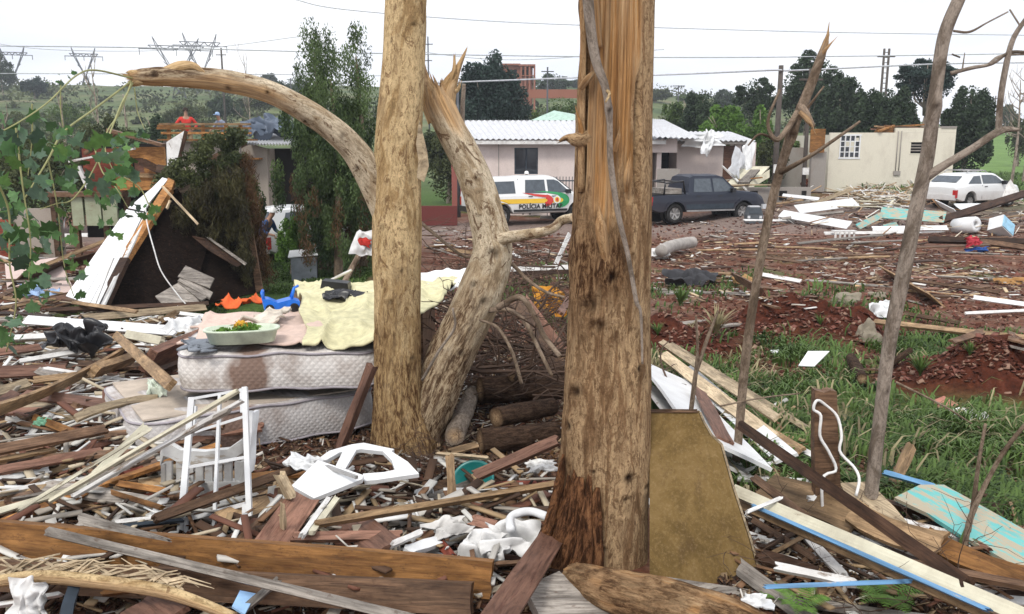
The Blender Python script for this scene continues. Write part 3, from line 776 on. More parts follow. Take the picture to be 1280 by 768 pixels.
# tall cypresses behind the arching bough
for i, (px, top, w, d, lab) in enumerate([(402, 34, 62, 21, 'left tall cypress with a ragged open top, standing behind the arching bough'),
                                          (452, 40, 60, 21.6, 'right tall cypress, its crown touching the pale broken trunk'),
                                          (420, 70, 138, 20.2, 'dense broad cypress in front of the two tall cypresses, brown and bare near the ground')]):
    b = onto(px, d); H = P(px, top, d).z - b.z; rw = w * d / FPX / 2
    root = thing('cypress_tree', lab, 'tree', b, group='cypresses behind the bough')
    part_at('trunk', trunk_mesh('trunk', [(b.x, b.y, b.z - .2, .12), (b.x + .1, b.y, b.z + H * .5, .07), (b.x, b.y, b.z + H * .9, .02)], 8, 20, seed=i), M['bark_thin'], root)
    cl = []; r = np.random.default_rng(300 + i)
    for k in range(85 if i < 2 else 150):
        t = r.uniform(0.16 if i < 2 else .10, 1); wv = rw * (1 - 0.5 * t ** 3) * r.uniform(.1, 1.1); a = r.uniform(0, 2 * pi)
        cl.append(((b.x + cos(a) * wv, b.y + sin(a) * wv * .8, b.z + H * t), (.17, .17, .36), 330 if t < .75 else 90, r.uniform(.1, .95)))
    part_at('crown', leaf_cloud('crown', cl, .042, .32, .8, 320 + i), M['needle'], root)
    cl = []
    for k in range(26):
        t = r.uniform(0.02, 0.42); wv = rw * r.uniform(.3, 1.0); a = r.uniform(0, 2 * pi)
        cl.append(((b.x + cos(a) * wv, b.y + sin(a) * wv, b.z + H * t), (.16, .16, .4), 110, r.uniform(.1, .8)))
    part_at('dead_foliage', leaf_cloud('dead_foliage', cl, .07, .12, .7, 340 + i), M['leaf_dry' if i == 2 else 'leaf_brown'], root)

# trees and thickets on the far hill
far = [(22, 200, 70, 36, 'leaf_dark'), (60, 190, 98, 34, 'leaf_blue'), (345, 260, 92, 22, 'leaf_dark'), (372, 150, 98, 56, 'leaf_dark'), (330, 150, 118, 46, 'leaf_olive'), (505, 200, 92, 40, 'leaf_dark'), (640, 160, 100, 30, 'leaf_dark'),
       (690, 190, 92, 44, 'leaf_dark'), (660, 240, 96, 30, 'leaf_mid'), (720, 240, 100, 24, 'leaf_dark'), (815, 190, 112, 40, 'leaf_olive'), (858, 200, 118, 40, 'leaf_mid'), (900, 170, 112, 34, 'leaf_dark'), (1245, 160, 132, 24, 'leaf_olive'), (240, 110, 128, 70, 'leaf_olive'), (100, 100, 130, 80, 'leaf_mid'), (290, 130, 120, 50, 'leaf_dark'), (20, 90, 138, 70, 'leaf_olive')]
FARL = ['dark tree on the skyline at the far left edge, beside the small left pylon', 'thin blue green tree on the skyline under the leftmost pylon', 'dark rounded tree on the skyline just left of the cypresses', 'large dark tree on the hill directly left of the cypress tops', 'olive bush on the hill above the corrugated roof with the tarpaulins', 'dark tree on the hill right of the upright pale trunk', 'dark tree on the hill just right of the brick block', 'dark tree on the skyline right of the brick block, above the red wall', 'mid green tree on the skyline over the long red wall', 'dark tree on the skyline touching the left side of the split trunk', 'olive tree on the hill touching the right side of the split trunk', 'mid green tree on the skyline above the dark pickup', 'dark tree on the far slope above the annex', 'olive bush on the skyline of the right green slope', 'broad olive bush on the hill below the big pylons', 'mid green bush on the left slope behind the hanging creeper', 'dark tree on the hill under the middle of the arching bough', 'broad olive bush on the slope at the left edge behind the creeper']
for i, (px, d, top, w, mt) in enumerate(far):
    tree('hillside_tree', FARL[i], px, d, top, w, mt, 14, 2200, .0022 * d, 400 + i, crown_from=.1, trunk_w=2, limbs=2, group='trees on the far hillside')
# hillside scrub: nobody could count it
cl = []
r = np.random.default_rng(5)
for k in range(520):
    t = r.uniform(-.75, .34); d = r.uniform(58, 270); x = t * d; w = r.uniform(1.0, 3.2) * (1 if d < 150 else 1.4)
    if vnoise(x / 30, d / 30) < -0.25: continue
    cl.append(((x, d, gz(x, d) + w * .3), (w, w, w * .45), 60, r.uniform(.1, .9)))
me = leaf_cloud('hill_scrub', cl, .42, .6, 0, 77)
tag(link('hill_scrub', me, M['leaf_olive']), 'low patchy scrub covering the far hillside', 'scrub', kind='stuff')
# bare slender trees (right edge and left skyline)
def bare_tree(label, px, d, top, wpx, tw, seed, mat='bark_grey', n=9, name='bare_tree'):
    b = onto(px, d); H = P(px, top, d).z - b.z; rw = wpx * d / FPX / 2; r = random.Random(seed)
    root = thing(name, label, 'tree', b)
    t = tw * d / FPX / 2
    part_at('trunk', trunk_mesh('trunk', [(b.x, b.y, b.z - .2, t), (b.x + .1 * rw, b.y, b.z + H * .5, t * .7), (b.x - .1 * rw, b.y, b.z + H, t * .2)], 8, 20, seed=seed), M[mat], root)
    mb = MB()
    for i in range(n):
        a = r.uniform(0, 2 * pi); h0 = r.uniform(.35, .9); s = Vector((b.x, b.y, b.z + H * h0))
        e = s + Vector((cos(a) * rw, sin(a) * rw * .5, H * r.uniform(.08, .22)))
        m_ = (s + e) / 2 + Vector((0, 0, -.02 * H))
        mb.tube([s, m_, e], t * .4, 4, t * .12)
        for j in range(3):
            f = m_ + (e - m_) * r.random(); mb.tube([f, f + Vector((r.uniform(-.3, .3) * rw, 0, H * .08))], t * .2, 3, t * .08)
    o = mb.out('branches', M[mat], smooth=True); o.name = 'branch'; o.data.transform(Matrix.Translation(-root.location)); o.parent = root
bare_tree('bare thin tree behind the green slope, nearest the right edge of the photo', 1272, 46, 78, 60, 4, 1, n=14)
bare_tree('bare thin forked tree on the grass slope right of the white hatchback', 1258, 44, 100, 40, 4, 2, n=10)
bare_tree('bare broken tree on the left skyline below the far pylons', 133, 60, 80, 26, 4, 3, n=6)
bare_tree('pale bare trunk on the slope under the broken bough', 168, 45, 118, 10, 5, 4, n=3)
bare_tree('dark snapped tree trunk at the far left edge of the photo', 10, 40, 82, 30, 7, 5, n=10)
bare_tree('leafless pale tree behind the arching bough on the skyline', 318, 90, 66, 40, 2, 6, n=12)
bare_tree('thin pale trunk standing on the slope beside the far left shrubs', 91, 50, 120, 10, 5, 8, n=3)

# ---------------------------------------------------------------- pylons, poles, wires
M['steel'] = plain('galvanised_steel', (0.10, 0.105, 0.115), 0.6, .2, 0.2)
M['pole'] = plain('pole_wood', (0.085, 0.07, 0.06), 0.8)
M['wire'] = plain('wire_grey', (0.45, 0.46, 0.48), 0.6)
def pylon(label, px, d, top, wpx, rz):
    b = onto(px, d); H = P(px, top, d).z - b.z; w = wpx * d / FPX / 2
    root = thing('power_pylon', label, 'pylon', b, rz)
    th = d / FPX * .85
    def L(mb, a, c): mb.bar(a, c, th)
    waist = H * .35; s = H * .085
    mb = MB()
    for sx in (-1, 1):
        for sy in (-1, 1):
            L(mb, (sx * s * 1.3, sy * s * 1.3, 0), (sx * s * .25, sy * s * .3, waist))
            L(mb, (sx * s * 1.3, sy * s, 0), (-sx * s * .6, sy * s * .5, waist * .5)); L(mb, (-sx * s * .9, sy * s * .5, waist * .5), (sx * s * .25, sy * s * .3, waist))
    o = mb.out('tower_body', M['steel'], root)
    mb = MB()
    for sx in (-1, 1):
        L(mb, (sx * s * .2, 0, waist), (sx * w * .52, 0, H * .80)); L(mb, (sx * s * .1, 0, waist), (sx * w * .62, 0, H)); L(mb, (sx * w * .52, 0, H * .80), (sx * w * .62, 0, H))
        L(mb, (sx * w * .3, 0, H * .60), (sx * w * .45, 0, H * .82)); L(mb, (sx * w * .2, 0, H * .52), (sx * w * .36, 0, H * .6))
    mb.out('fork_arm', M['steel'], root)
    mb = MB()
    for z in (.80, .86): L(mb, (-w * (1 if z < .85 else .75), 0, H * z), (w * (1 if z < .85 else .75), 0, H * z))
    k = 10
    for i in range(k):
        x0, x1 = -w * .75 + 1.5 * w * i / k, -w * .75 + 1.5 * w * (i + 1) / k
        L(mb, (x0, 0, H * (.80 if i % 2 else .86)), (x1, 0, H * (.86 if i % 2 else .80)))
    mb.out('crossarm', M['steel'], root)
    for x in (-w * .98, 0, w * .98):
        m2 = MB(); m2.bar((x, 0, H * .80), (x, 0, H * .70), th * .8); m2.out('insulator', M['steel'], root)
pylon('nearer of the two big lattice pylons above the arching bough', 236, 190, 47, 84, .35)
pylon('big lattice pylon, right hand one of the overlapping pair on the hill', 265, 215, 42, 62, .35)
pylon('small lattice pylon on the skyline at the far left', 38, 300, 58, 44, .3)
pylon('small lattice pylon on the skyline above the bare broken tree', 124, 300, 60, 42, .3)
def pole(label, px, d, top, wpx, arms=(), name='utility_pole', mat='pole', boxes=()):
    b = onto(px, d); H = P(px, top, d).z - b.z; root = thing(name, label, 'pole', b)
    t = wpx * d / FPX / 2
    MB().tube([(0, 0, -.3), (0, 0, H * .5), (0, 0, H)], t * 1.1, 10, t * .8).out('pole_shaft', M[mat], root, True)
    for (z, hw) in arms:
        MB().box(-hw, hw, -t * 1.3 - .05, -t * 1.3, H - z, H - z + max(.08, d / FPX)).out('crossarm', M[mat], root)
    for z, w, h in boxes:
        MB().box(-w / 2, w / 2, -t * 1.2 - .12, -t * 1.2, z, z + h).out('meter_box', M['white'], root)
pole('dark wooden utility pole with a small white box, left of its neighbour', 965, 36, 82, 7, boxes=((1.35, .25, .35),))
pole('second utility pole, just right of the first, before the brown door panel', 1001, 37.5, 86, 5, boxes=((1.1, .25, .3),), arms=((.5, .5),))
b = onto(1091, 80)
root = thing('twin_pole', 'twin dark pole with cross braces on the skyline right of the tall trees', 'pole', b)
H = P(1091, 61, 80).z - b.z
for sx in (-.22, .22): MB().tube([(sx, 0, 0), (sx, 0, H)], .13, 8, .11).out('pole_shaft', M['pole'], root, True)
for z in np.arange(.3, 3.6, .45): MB().box(-.25, .25, -.04, .04, H - z - .06, H - z).out('brace', M['pole'], root)
MB().box(-.8, .8, -.05, .05, H - .75, H - .66).out('crossarm', M['pole'], root)
pole('slim pale lamp pole beside the pale green roof, left of the split trunk', 683, 70, 84, 2.5, mat='steel', arms=((.4, .5),))
pole('slim pole with crossarm on the skyline behind the broken fork', 539, 90, 46, 2, mat='steel', arms=((.8, .5), (2.4, .4)))
pole('faint lamp pole on the skyline right of the split trunk, with an arm', 842, 85, 107, 1.6, mat='steel', arms=((.1, .6),))
pole('small pole on the skyline beside the leafless pale tree', 290, 120, 60, 2.5, mat='pole', arms=((1, .7),))
pole('slender post standing behind the broken fork by the pink house', 372, 34, 98, 1.6, mat='steel')
pole('thin grey pole beside the left corner of the pink house roof', 574, 37, 108, 4, mat='steel')
pole('small far pole on the right skyline over the green slope', 1228, 120, 120, 1.6, arms=((.4, .4),))
for i, (pts, w, lab) in enumerate([([(-60, 57, 60), (190, 60, 60), (480, 67, 62), (830, 72, 64), (1100, 70, 66), (1340, 66, 66)], 1.3, 'long power line running from the left edge across behind the pale trunk'),
                                   ([(362, -2, 50), (430, 12, 50), (620, 27, 52), (830, 35, 55), (1060, 41, 58), (1340, 45, 60)], 1.1, 'thin overhead wire sloping down from the top edge over the big pylons'),
                                   ([(545, 104, 45), (700, 98, 42), (850, 93, 40), (965, 88, 36), (1001, 88, 37.5), (1180, 80, 45), (1340, 78, 50)], 1.7, 'thick pale wire running to the two utility poles'),
                                   ([(-60, 92, 60), (300, 93, 70), (480, 95, 80)], 1.0, 'lowest faint wire over the left skyline'),
                                   ([(500, 62, 80), (640, 75, 80), (830, 62, 80)], .8, 'faint sagging wire between the pale trunk and the split trunk'),
                                   ([(-60, 45, 190), (60, 62, 180), (236, 62, 190), (420, 40, 150)], .7, 'faint high voltage wire hanging between the pylons')]):
    A = catmull([tuple(P(*p)) for p in pts], 60)
    mb = MB(); mb.tube([Vector(a) for a in A], w * pts[0][2] / FPX / 2, 4)
    tag(mb.out('power_line', M['wire']), lab, 'wire')

# ---------------------------------------------------------------- houses
def plaster(name, c, dirt=(0.16, 0.09, 0.06), amt=0.5):
    m = NB(name, 0.85, 0.15)
    n = m.noise(m.coord('Object', (1, 1, 0.5)), 1.1, 7, 0.7); f = m.noise(m.coord('Object'), 30, 4, 0.7)
    col = m.mix(m.ramp(n, [(0.5, 0.0), (0.8, amt)]), m.ramp(f, [(0.3, mul(c, .9)), (0.7, mul(c, 1.05))]), dirt)
    m.bump(f, .2, .01); return m.color(col)
M['pink'] = plaster('pale_pink_plaster', (0.74, 0.63, 0.58), amt=.25)
M['rose'] = plaster('rose_painted_plaster', (0.33, 0.12, 0.10), amt=.25)
M['creamwall'] = plaster('cream_plaster', (0.72, 0.67, 0.55), amt=.35)
M['greywall'] = plaster('grey_beige_plaster', (0.38, 0.33, 0.28), amt=.4)
M['concrete'] = plaster('bare_concrete', (0.33, 0.30, 0.27), amt=.5)
M['brick'] = plaster('distant_brick', (0.30, 0.125, 0.085), amt=.3)
M['fibro'] = paint('fibre_cement_roofing', (0.62, 0.63, 0.65), under=(0.36, 0.35, 0.34), wear=.66, dirt=.25, rough=.6)
M['glassdark'] = plain('dark_window_glass', (0.018, 0.022, 0.03), 0.08, 0.6, bump=0)
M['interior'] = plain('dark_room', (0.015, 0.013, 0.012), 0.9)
M['sheetgreen'] = plain('pale_green_sheet', (0.40, 0.55, 0.46), 0.5)

def wall(mb, w, h, t, holes=(), x0=0, z0=0, y0=0):
    xs = sorted({x0, x0 + w, *[q for hh in holes for q in hh[:2]]}); zs = sorted({z0, z0 + h, *[q for hh in holes for q in hh[2:]]})
    for i in range(len(xs) - 1):
        for j in range(len(zs) - 1):
            cx, cz = (xs[i] + xs[i + 1]) / 2, (zs[j] + zs[j + 1]) / 2
            if any(a < cx < b and c < cz < d for a, b, c, d in holes): continue
            mb.box(xs[i], xs[i + 1], y0, y0 + t, zs[j], zs[j + 1])
    return mb
def corrugated(name, a, b, c, d, waves, amp, mat, root, nz=6, sag=0.0):
    """sheet with corners a(eave left) b(eave right) c(ridge right) d(ridge left); waves run eave to ridge"""
    a, b, c, d = map(Vector, (a, b, c, d)); nx = waves * 4
    nrm = (b - a).cross(d - a).normalized(); V = []; F = []
    for side in (0, 1):
        for j in range(nz + 1):
            for i in range(nx + 1):
                u, v = i / nx, j / nz
                p = (a * (1 - u) + b * u) * (1 - v) + (d * (1 - u) + c * u) * v
                V.append(p + nrm * (amp * sin(u * waves * 2 * pi) - side * 0.02))
    m = (nx + 1) * (nz + 1)
    for j in range(nz):
        for i in range(nx):
            q = j * (nx + 1) + i
            F.append((q, q + 1, q + nx + 2, q + nx + 1)); F.append((m + q + 1, m + q, m + q + nx + 1, m + q + nx + 2))
    for i in range(nx): F.append((i + 1, i, m + i, m + i + 1)); q = nz * (nx + 1) + i; F.append((q, q + 1, m + q + 1, m + q))
    return link(name, mesh(name, V, F, False), mat, root)

# pink house -----------------------------------------------------------
HX0, HX1, HY = -1.95, 6.6, 38.0
root = thing('pink_house', 'low pale pink house with a white corrugated roof behind the police truck', 'house', (HX0, HY, 0))
W_, ZE = HX1 - HX0, 3.35
wx0 = (643 - 640) / FPX * 38 - HX0; wx1 = (672 - 640) / FPX * 38 - HX0
zt, zb_ = P(650, 185, 38).z, P(650, 218, 38).z
gx0, gx1 = (800 - 640) / FPX * 38 - HX0, (843 - 640) / FPX * 38 - HX0
mb = wall(MB(), W_, ZE, .2, [(wx0, wx1, zb_, zt), (gx0, gx1, 0, 2.75)], z0=0)
mb.out('front_wall', M['pink'], root)
MB().box(-.001, .2, .2, 7, 0, ZE).box(W_ - .2, W_, .2, 7, 0, ZE).box(0.2, W_ - .2, 6.8, 7, 0, ZE).out('side_wall', M['pink'], root)
MB().box(-.9, -.02, 2.6, 2.8, 0, 3.4).out('side_wall', M['rose'], root)
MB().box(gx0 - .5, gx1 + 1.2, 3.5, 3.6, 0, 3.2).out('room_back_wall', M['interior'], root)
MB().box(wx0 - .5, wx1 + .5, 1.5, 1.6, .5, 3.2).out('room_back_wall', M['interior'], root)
o = MB().box(wx0 + .04, wx1 - .04, .07, .09, zb_ + .04, zt - .04).out('window', M['glassdark'], root)
m2 = MB()
for x in (wx0, (wx0 + wx1) / 2 - .03, wx1 - .06): m2.box(x, x + .06, .02, .066, zb_, zt)
m2.box(wx0, wx1, .022, .064, zb_, zb_ + .06).box(wx0, wx1, .024, .062, zt - .06, zt)
o2 = m2.out('frame', M['slate'], o)
MB().box(wx0 - .06, wx1 + .06, -.05, -.001, zb_ - .08, zb_ - .01).out('window_sill', M['pink'], root)
for xx in (0.38, 1.35): MB().box(xx, xx + .03, -.012, -.001, 0, ZE).out('wall_seam', M['concrete'], root)
zr = 4.22
corrugated('roof', (.35, -.55, ZE - .02), (W_ + .1, -.55, ZE - .02), (W_ + .1, 3.6, zr), (-.15 - .35, 3.6, zr), 34, .035, M['fibro'], root)
corrugated('roof', (W_ + .1, 7.5, ZE), (-.5, 7.5, ZE), (-.5, 3.62, zr), (W_ + .1, 3.62, zr), 34, .035, M['fibro'], root)
MB().prism([(-.5, 3.55, zr - .08), (.33, -.52, ZE - .1), (.33, -.52, ZE - .2), (-.5, 3.55, zr - .26)], (.05, 0, 0)).out('barge_board', M['fibro'], root)
MB().box(.35, W_ + .05, -.5, -.46, ZE - .24, ZE - .08).out('fascia', M['white'], root)
# carport roof plane seen right of the split trunk
corrugated('roof', ((812 - 640) / FPX * 37 - HX0, -1.2, 3.42), ((865 - 640) / FPX * 37 - HX0 + .4, -.4, 3.36), ((828 - 640) / FPX * 41 - HX0, 3.4, 4.25), ((806 - 640) / FPX * 41 - HX0, 3.4, 4.3), 9, .035, M['fibro'], root)
# grey panel leaning at the carport
tag(MB().box(0, .95, 0, .06, 0, 1.75).out('grey_board', M['concrete']), 'grey panel standing upright at the carport, behind the dark pickup bed', 'panel').location = P(821, 236, 37) - Vector((0, 0, .9))

# picket fence in front of the pink house
fx0, fx1, fy = (684 - 640) / FPX * 36.2, (745 - 640) / FPX * 36.2, 36.2
root = thing('metal_fence', 'dark metal picket fence in front of the pink house between police truck and split trunk', 'fence', (fx0, fy, gz(fx0, fy)))
zt = P(690, 221, fy).z - root.location.z
pm = None
for i in range(int((fx1 - fx0) / .13) + 1):
    if pm is None: pk = MB().box(-.014, .014, -.014, .014, 0, zt).out('picket', M['slate'], root); pm = pk.data
    else: pk = link('picket', pm, None, root)
    pk.location = (i * .13, 0, 0)
for z in (.25, zt - .2): MB().box(-.05, fx1 - fx0 + .05, .016, .05, z, z + .05).out('rail', M['slate'], root)
MB().box(-.3, fx1 - fx0 + .3, -.1, .1, -.3, .12).out('kerb', M['concrete'], root)

# broken annex ------------------------------------------------------------
AY = 39.5
ax0, ax1 = (843 - 640) / FPX * AY, (940 - 640) / FPX * AY
gb = gz(ax0 + 1, AY)
root = thing('broken_annex', 'low white annex with a collapsed roof edge and brown door behind the plank heap', 'house', (ax0, AY, gb))
def AX(px): return (px - 640) / FPX * AY - ax0
def AZ(py): return P(900, py, AY).z - gb
wall(MB(), ax1 - ax0, AZ(178), .18, [(AX(900), AX(914), 0, AZ(181)), (AX(922), AX(931), AZ(190), AZ(181))]).out('front_wall', M['pink'], root)
MB().box(0, .18, .18, 4, 0, AZ(178)).box(ax1 - ax0 - .18, ax1 - ax0, .18, 4, 0, AZ(178)).out('side_wall', M['pink'], root)
MB().box(AX(900) + .03, AX(914) - .03, .06, .1, 0, AZ(182)).out('door', M['red'], root)
MB().box(AX(922), AX(931), .1, .12, AZ(190), AZ(181)).out('window', M['glassdark'], root)
corrugated('roof', (-.3, -.5, AZ(176)), (AX(935), -.5, AZ(176)), (AX(932), 3.6, AZ(176) + .45), (-.3, 3.6, AZ(176) + .45), 16, .035, M['fibro'], root)
MB().box(-.3, AX(925), -.42, -.34, AZ(180) , AZ(176) - .02).out('fascia', M['concrete'], root)
# crumpled roofing sheets hanging from the annex roof
def crumple(name, label, cat, c, w, h, mat, seed, amp=.25, rot=(0, 0, 0), n=22, fold=2.0, thick=True, group=None):
    n = max(n, 26); g = np.linspace(-.5, .5, n + 1); v, u = np.meshgrid(g, g, indexing='ij'); u = u.ravel(); v = v.ravel()
    e = 1 + .22 * vnoise(u * 4 + seed, v * 4)
    ridge = 1 - np.abs(vnoise(u * fold * 1.6 + seed * 3.1 + v, v * fold + seed)) * 2
    z = amp * min(w, h) * (.55 * ridge + .5 * fbm(u * fold + seed * 3.1, v * fold + seed, None, 3)) * (1 - 1.2 * (u * u + v * v))
    fx = .12 * w * vnoise(u * fold * 2 + 40, v * fold * 2 + seed)
    top = np.stack([u * w * e + fx, v * h * e, z], -1); V = np.vstack([top, top - [0, 0, .008]])
    m = (n + 1) ** 2; q = (np.arange(n)[:, None] * (n + 1) + np.arange(n)[None]).ravel()
    F = np.vstack([np.stack([q, q + 1, q + n + 2, q + n + 1], -1), m + np.stack([q + 1, q, q + n + 1, q + n + 2], -1)])
    o = link(name, fastmesh(name, V, F, True), mat); o.location = c; o.rotation_euler = rot
    return tag(o, label, cat, group)
crumple('roofing_sheet', 'crumpled white sheet curled over the middle of the annex roof edge', 'roofing sheet', P(876, 175, 38.6), 1.7, .55, M['cleanwhite'], 1, .5, (1.1, 0, 0))
crumple('roofing_sheet', 'torn white sheet hanging down from the annex roof', 'roofing sheet', P(884, 178, 38.4), .5, 1.1, M['cleanwhite'], 2, .5, (1.4, .4, .3))
crumple('roofing_sheet', 'white sheet crumpled against the right end of the annex', 'roofing sheet', P(935, 198, 38.5), .45, 1.5, M['cleanwhite'], 3, .4, (1.4, .1, -.3))
crumple('roofing_sheet', 'tilted pale sheet sliding off the plank heap beside the annex', 'roofing sheet', P(921, 203, 38.0), .6, 1.2, M['fibro'], 4, .15, (1.2, .5, .3))

# cream house ---------------------------------------------------------------
CY = 42.0
cx0, cx1 = (1030 - 640) / FPX * CY, (1184 - 640) / FPX * CY
gb = gz(cx0 + 3, CY)
root = thing('cream_house', 'roofless cream house with a white window grid and timbers left on top', 'house', (cx0, CY, gb))
def CX(px): return (px - 640) / FPX * CY - cx0
def CZ(py): return P(1100, py, CY).z - gb
zt = CZ(166)
wall(MB(), cx1 - cx0, zt, .16, [(CX(1043), CX(1067), CZ(197), CZ(170)), (CX(1130), CX(1146), CZ(192), CZ(178))]).out('front_wall', M['creamwall'], root)
wall(MB(), CX(1184) - CX(1110), .22, .158, x0=CX(1110), z0=zt + .003, y0=.001).out('wall_top', M['creamwall'], root)
MB().box(cx1 - cx0 - .16, cx1 - cx0, .16, 6, 0, zt).box(0, .16, .16, 6, 0, zt - .1).box(.16, cx1 - cx0 - .16, 5.8, 6, 0, zt - .2).out('side_wall', M['creamwall'], root)
MB().box(-1.6, -.02, 3.0, 3.15, 0, CZ(185)).out('side_wall', M['concrete'], root)
wf = MB().box(CX(1043) - .06, CX(1067) + .06, -.03, -.002, CZ(170), CZ(170) + .07).box(CX(1043) - .06, CX(1067) + .06, -.03, -.002, CZ(197) - .07, CZ(197)).out('window_frame', M['cleanwhite'], root)
x0, x1, z0, z1 = CX(1043), CX(1067), CZ(197), CZ(170)
for i in range(5):
    x = x0 + (x1 - x0) * i / 4; MB().box(x - .025, x + .025, -.028, .02, z0 + .001, z1 - .001).out('mullion', M['cleanwhite'], wf)
for i in range(1, 4):
    z = z0 + (z1 - z0) * i / 4; MB().box(x0, x1, -.02, .012, z - .02, z + .02).out('glazing_bar', M['cleanwhite'], wf)
for i in range(4):
    for j in range(4):
        if (i, j) in ((1, 2), (2, 2), (2, 1), (3, 3)): continue
        MB().box(x0 + (x1 - x0) * i / 4 + .03, x0 + (x1 - x0) * (i + 1) / 4 - .03, .022, .028, z0 + (z1 - z0) * j / 4 + .02, z0 + (z1 - z0) * (j + 1) / 4 - .02).out('pane', M['glassdark'], wf)
x0, x1, z0, z1 = CX(1130), CX(1146), CZ(192), CZ(178)
vf = MB().box(x0 - .05, x1 + .05, -.02, .0, z1, z1 + .05).box(x0 - .05, x1 + .05, -.02, .0, z0 - .05, z0).out('vent_frame', M['creamwall'], root)
for i in range(1, 4):
    z = z0 + (z1 - z0) * i / 4; MB().box(x0, x1, .0, .06, z - .025, z + .025).out('louvre', M['concrete'], vf)
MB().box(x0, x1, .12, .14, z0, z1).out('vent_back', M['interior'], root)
for px in (1113, 1117):
    MB().tube([(CX(px), -.04, CZ(215)), (CX(px), -.04, CZ(164))], .022, 6).out('pipe', M['concrete'], root, True)
MB().box(CX(1111), CX(1119), -.08, -.003, CZ(219), CZ(214)).out('valve_box', M['concrete'], root)
for i, (a, c, w, mt) in enumerate([((1088, 164), (1112, 157), .18, 'orange'), ((1086, 158), (1120, 161), .16, 'tan'), ((1100, 157), (1163, 160), .14, 'brown'), ((1110, 161), (1160, 163), .14, 'pale'), ((1118, 158), (1162, 155), .12, 'orange'), ((1092, 161), (1128, 164), .12, 'red')]):
    y = -.1 + .25 * i
    p0 = (CX(a[0]), y, CZ(a[1])); p1 = (CX(c[0]), y + .6, CZ(c[1]))
    MB().bar(p0, p1, w, .07).out('roof_timber', M[mt], root)
MB().prism([(CX(1085), .3, CZ(168)), (CX(1110), .3, CZ(166)), (CX(1110), .3, CZ(157)), (CX(1092), .3, CZ(158))], (0, .05, 0)).out('gable_board', M['orange'], root)
MB().box(CX(1165), CX(1184), -.05, 3, zt + .22, zt + .3).out('roof_slab', M['concrete'], root)
# door panel left of the cream house
o = MB().box(0, (1030 - 1012) / FPX * 41, 0, .06, 0, 1.1).out('door_panel', M['orange']); o.location = P(1012, 191, 41); tag(o, 'upright orange brown panel with a dark lower half, left of the cream house', 'panel')
o = MB().box(0, .7, 0, .3, 0, 1.9).out('broken_wall', M['concrete']); o.location = (P(1012, 240, 41.2)); o.location.z = P(1012, 240, 41.2).z; tag(o, 'stub of bare grey wall under the orange brown panel', 'wall')

# hill buildings -----------------------------------------------------------------
bd = 150
b = onto(646, bd); s = bd / FPX
root = thing('brick_block', 'unfinished brick block of two storeys on the hilltop above the evergreen tree', 'building', b)
def BX(px): return (px - 646) * s
def BZ(py): return P(646, py, bd).z - b.z
wall(MB(), BX(665) - BX(628), BZ(82) , .3, [(BX(637), BX(640.5), BZ(93), BZ(87)), (BX(642.5), BX(646), BZ(93), BZ(87)), (BX(652), BX(655), BZ(94), BZ(87)), (BX(657), BX(660), BZ(94), BZ(87))], x0=BX(628)).out('front_wall', M['brick'], root)
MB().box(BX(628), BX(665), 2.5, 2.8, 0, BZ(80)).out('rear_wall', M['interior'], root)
MB().box(BX(626), BX(650), -.6, 3, BZ(82), BZ(80)).box(BX(648), BX(668), -1.5, 3, BZ(84) + .02, BZ(81.5)).out('roof_slab', M['brick'], root)
MB().box(BX(650), BX(668), -1.5, -.02, BZ(96), BZ(95)).out('balcony', M['brick'], root)
for px in (651, 656, 661, 667): MB().box(BX(px) - .15, BX(px) + .15, -1.4, -1.1, 0, BZ(84)).out('column', M['brick'], root)
b = onto(690, 110); s = 110 / FPX
root = thing('red_wall', 'long dark red wall on the hillside above the pale green roof', 'wall', b)
MB().box(-30 * s, 40 * s, 0, .3, P(690, 123, 110).z - b.z, P(690, 112, 110).z - b.z).out('wall_face', M['brick'], root)
# pale green roof behind pink house
y = 47; s = y / FPX
root = thing('green_roofed_shed', 'shed with a pale green pitched roof rising behind the pink house', 'building', (50 * s, y, gz(2, y)))
g0 = root.location.z
zt, ze = P(690, 136, y).z - g0, P(690, 155, y).z - g0
MB().box(-32 * s, 36 * s, 0, 4, 0, ze - .05).out('wall_block', M['pink'], root)
MB().add([(-34 * s, -.3, ze), (38 * s, -.3, ze), (30 * s, 2.5, zt - .2), (4 * s, 2.5, zt), (-10 * s, 2.5, zt - .25), (-34 * s, 2.5, ze + .1), (-34 * s, 2.5, ze - .1), (38 * s, 2.5, ze - .1)], [(0, 1, 2, 3, 4, 5), (0, 6, 7, 1), (1, 7, 2), (0, 5, 6)]).out('roof', M['sheetgreen'], root)
# red painted wall behind the fork
o = MB().box(0, 2.9, 0, .15, 0, .75).out('garden_wall', plaster('dark_red_plaster', (.16, .045, .04))); o.location = (onto(478, 33)); tag(o, 'low dark red garden wall between the pale trunk and the police truck', 'wall')

# grey house behind the toppled conifer -----------------------------------------------
y = 29.0; s = y / FPX
gx, gl = onto(352, y), 0
root = thing('grey_house', 'small grey beige house with a corrugated roof edge, left of the cypresses', 'house', gx)
def QX(px): return (px - 352) * s
def QZ(py): return P(352, py, y).z - gx.z
MB().prism([(QX(283), 0, 0), (QX(338), 0, 0), (QX(338), 0, QZ(186)), (QX(318), 0, QZ(180)), (QX(283), 0, QZ(196))], (0, .2, 0)).out('gable_wall', M['greywall'], root)
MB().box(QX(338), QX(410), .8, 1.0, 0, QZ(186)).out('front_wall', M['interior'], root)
MB().box(QX(337.5), QX(340), .2, 4, 0, QZ(186)).out('side_wall', M['greywall'], root)
corrugated('roof', (QX(318), -.5, QZ(180)), (QX(400), -.5, QZ(180)), (QX(398), 2.8, QZ(152)), (QX(325), 2.8, QZ(152)), 22, .04, M['fibro'], root)
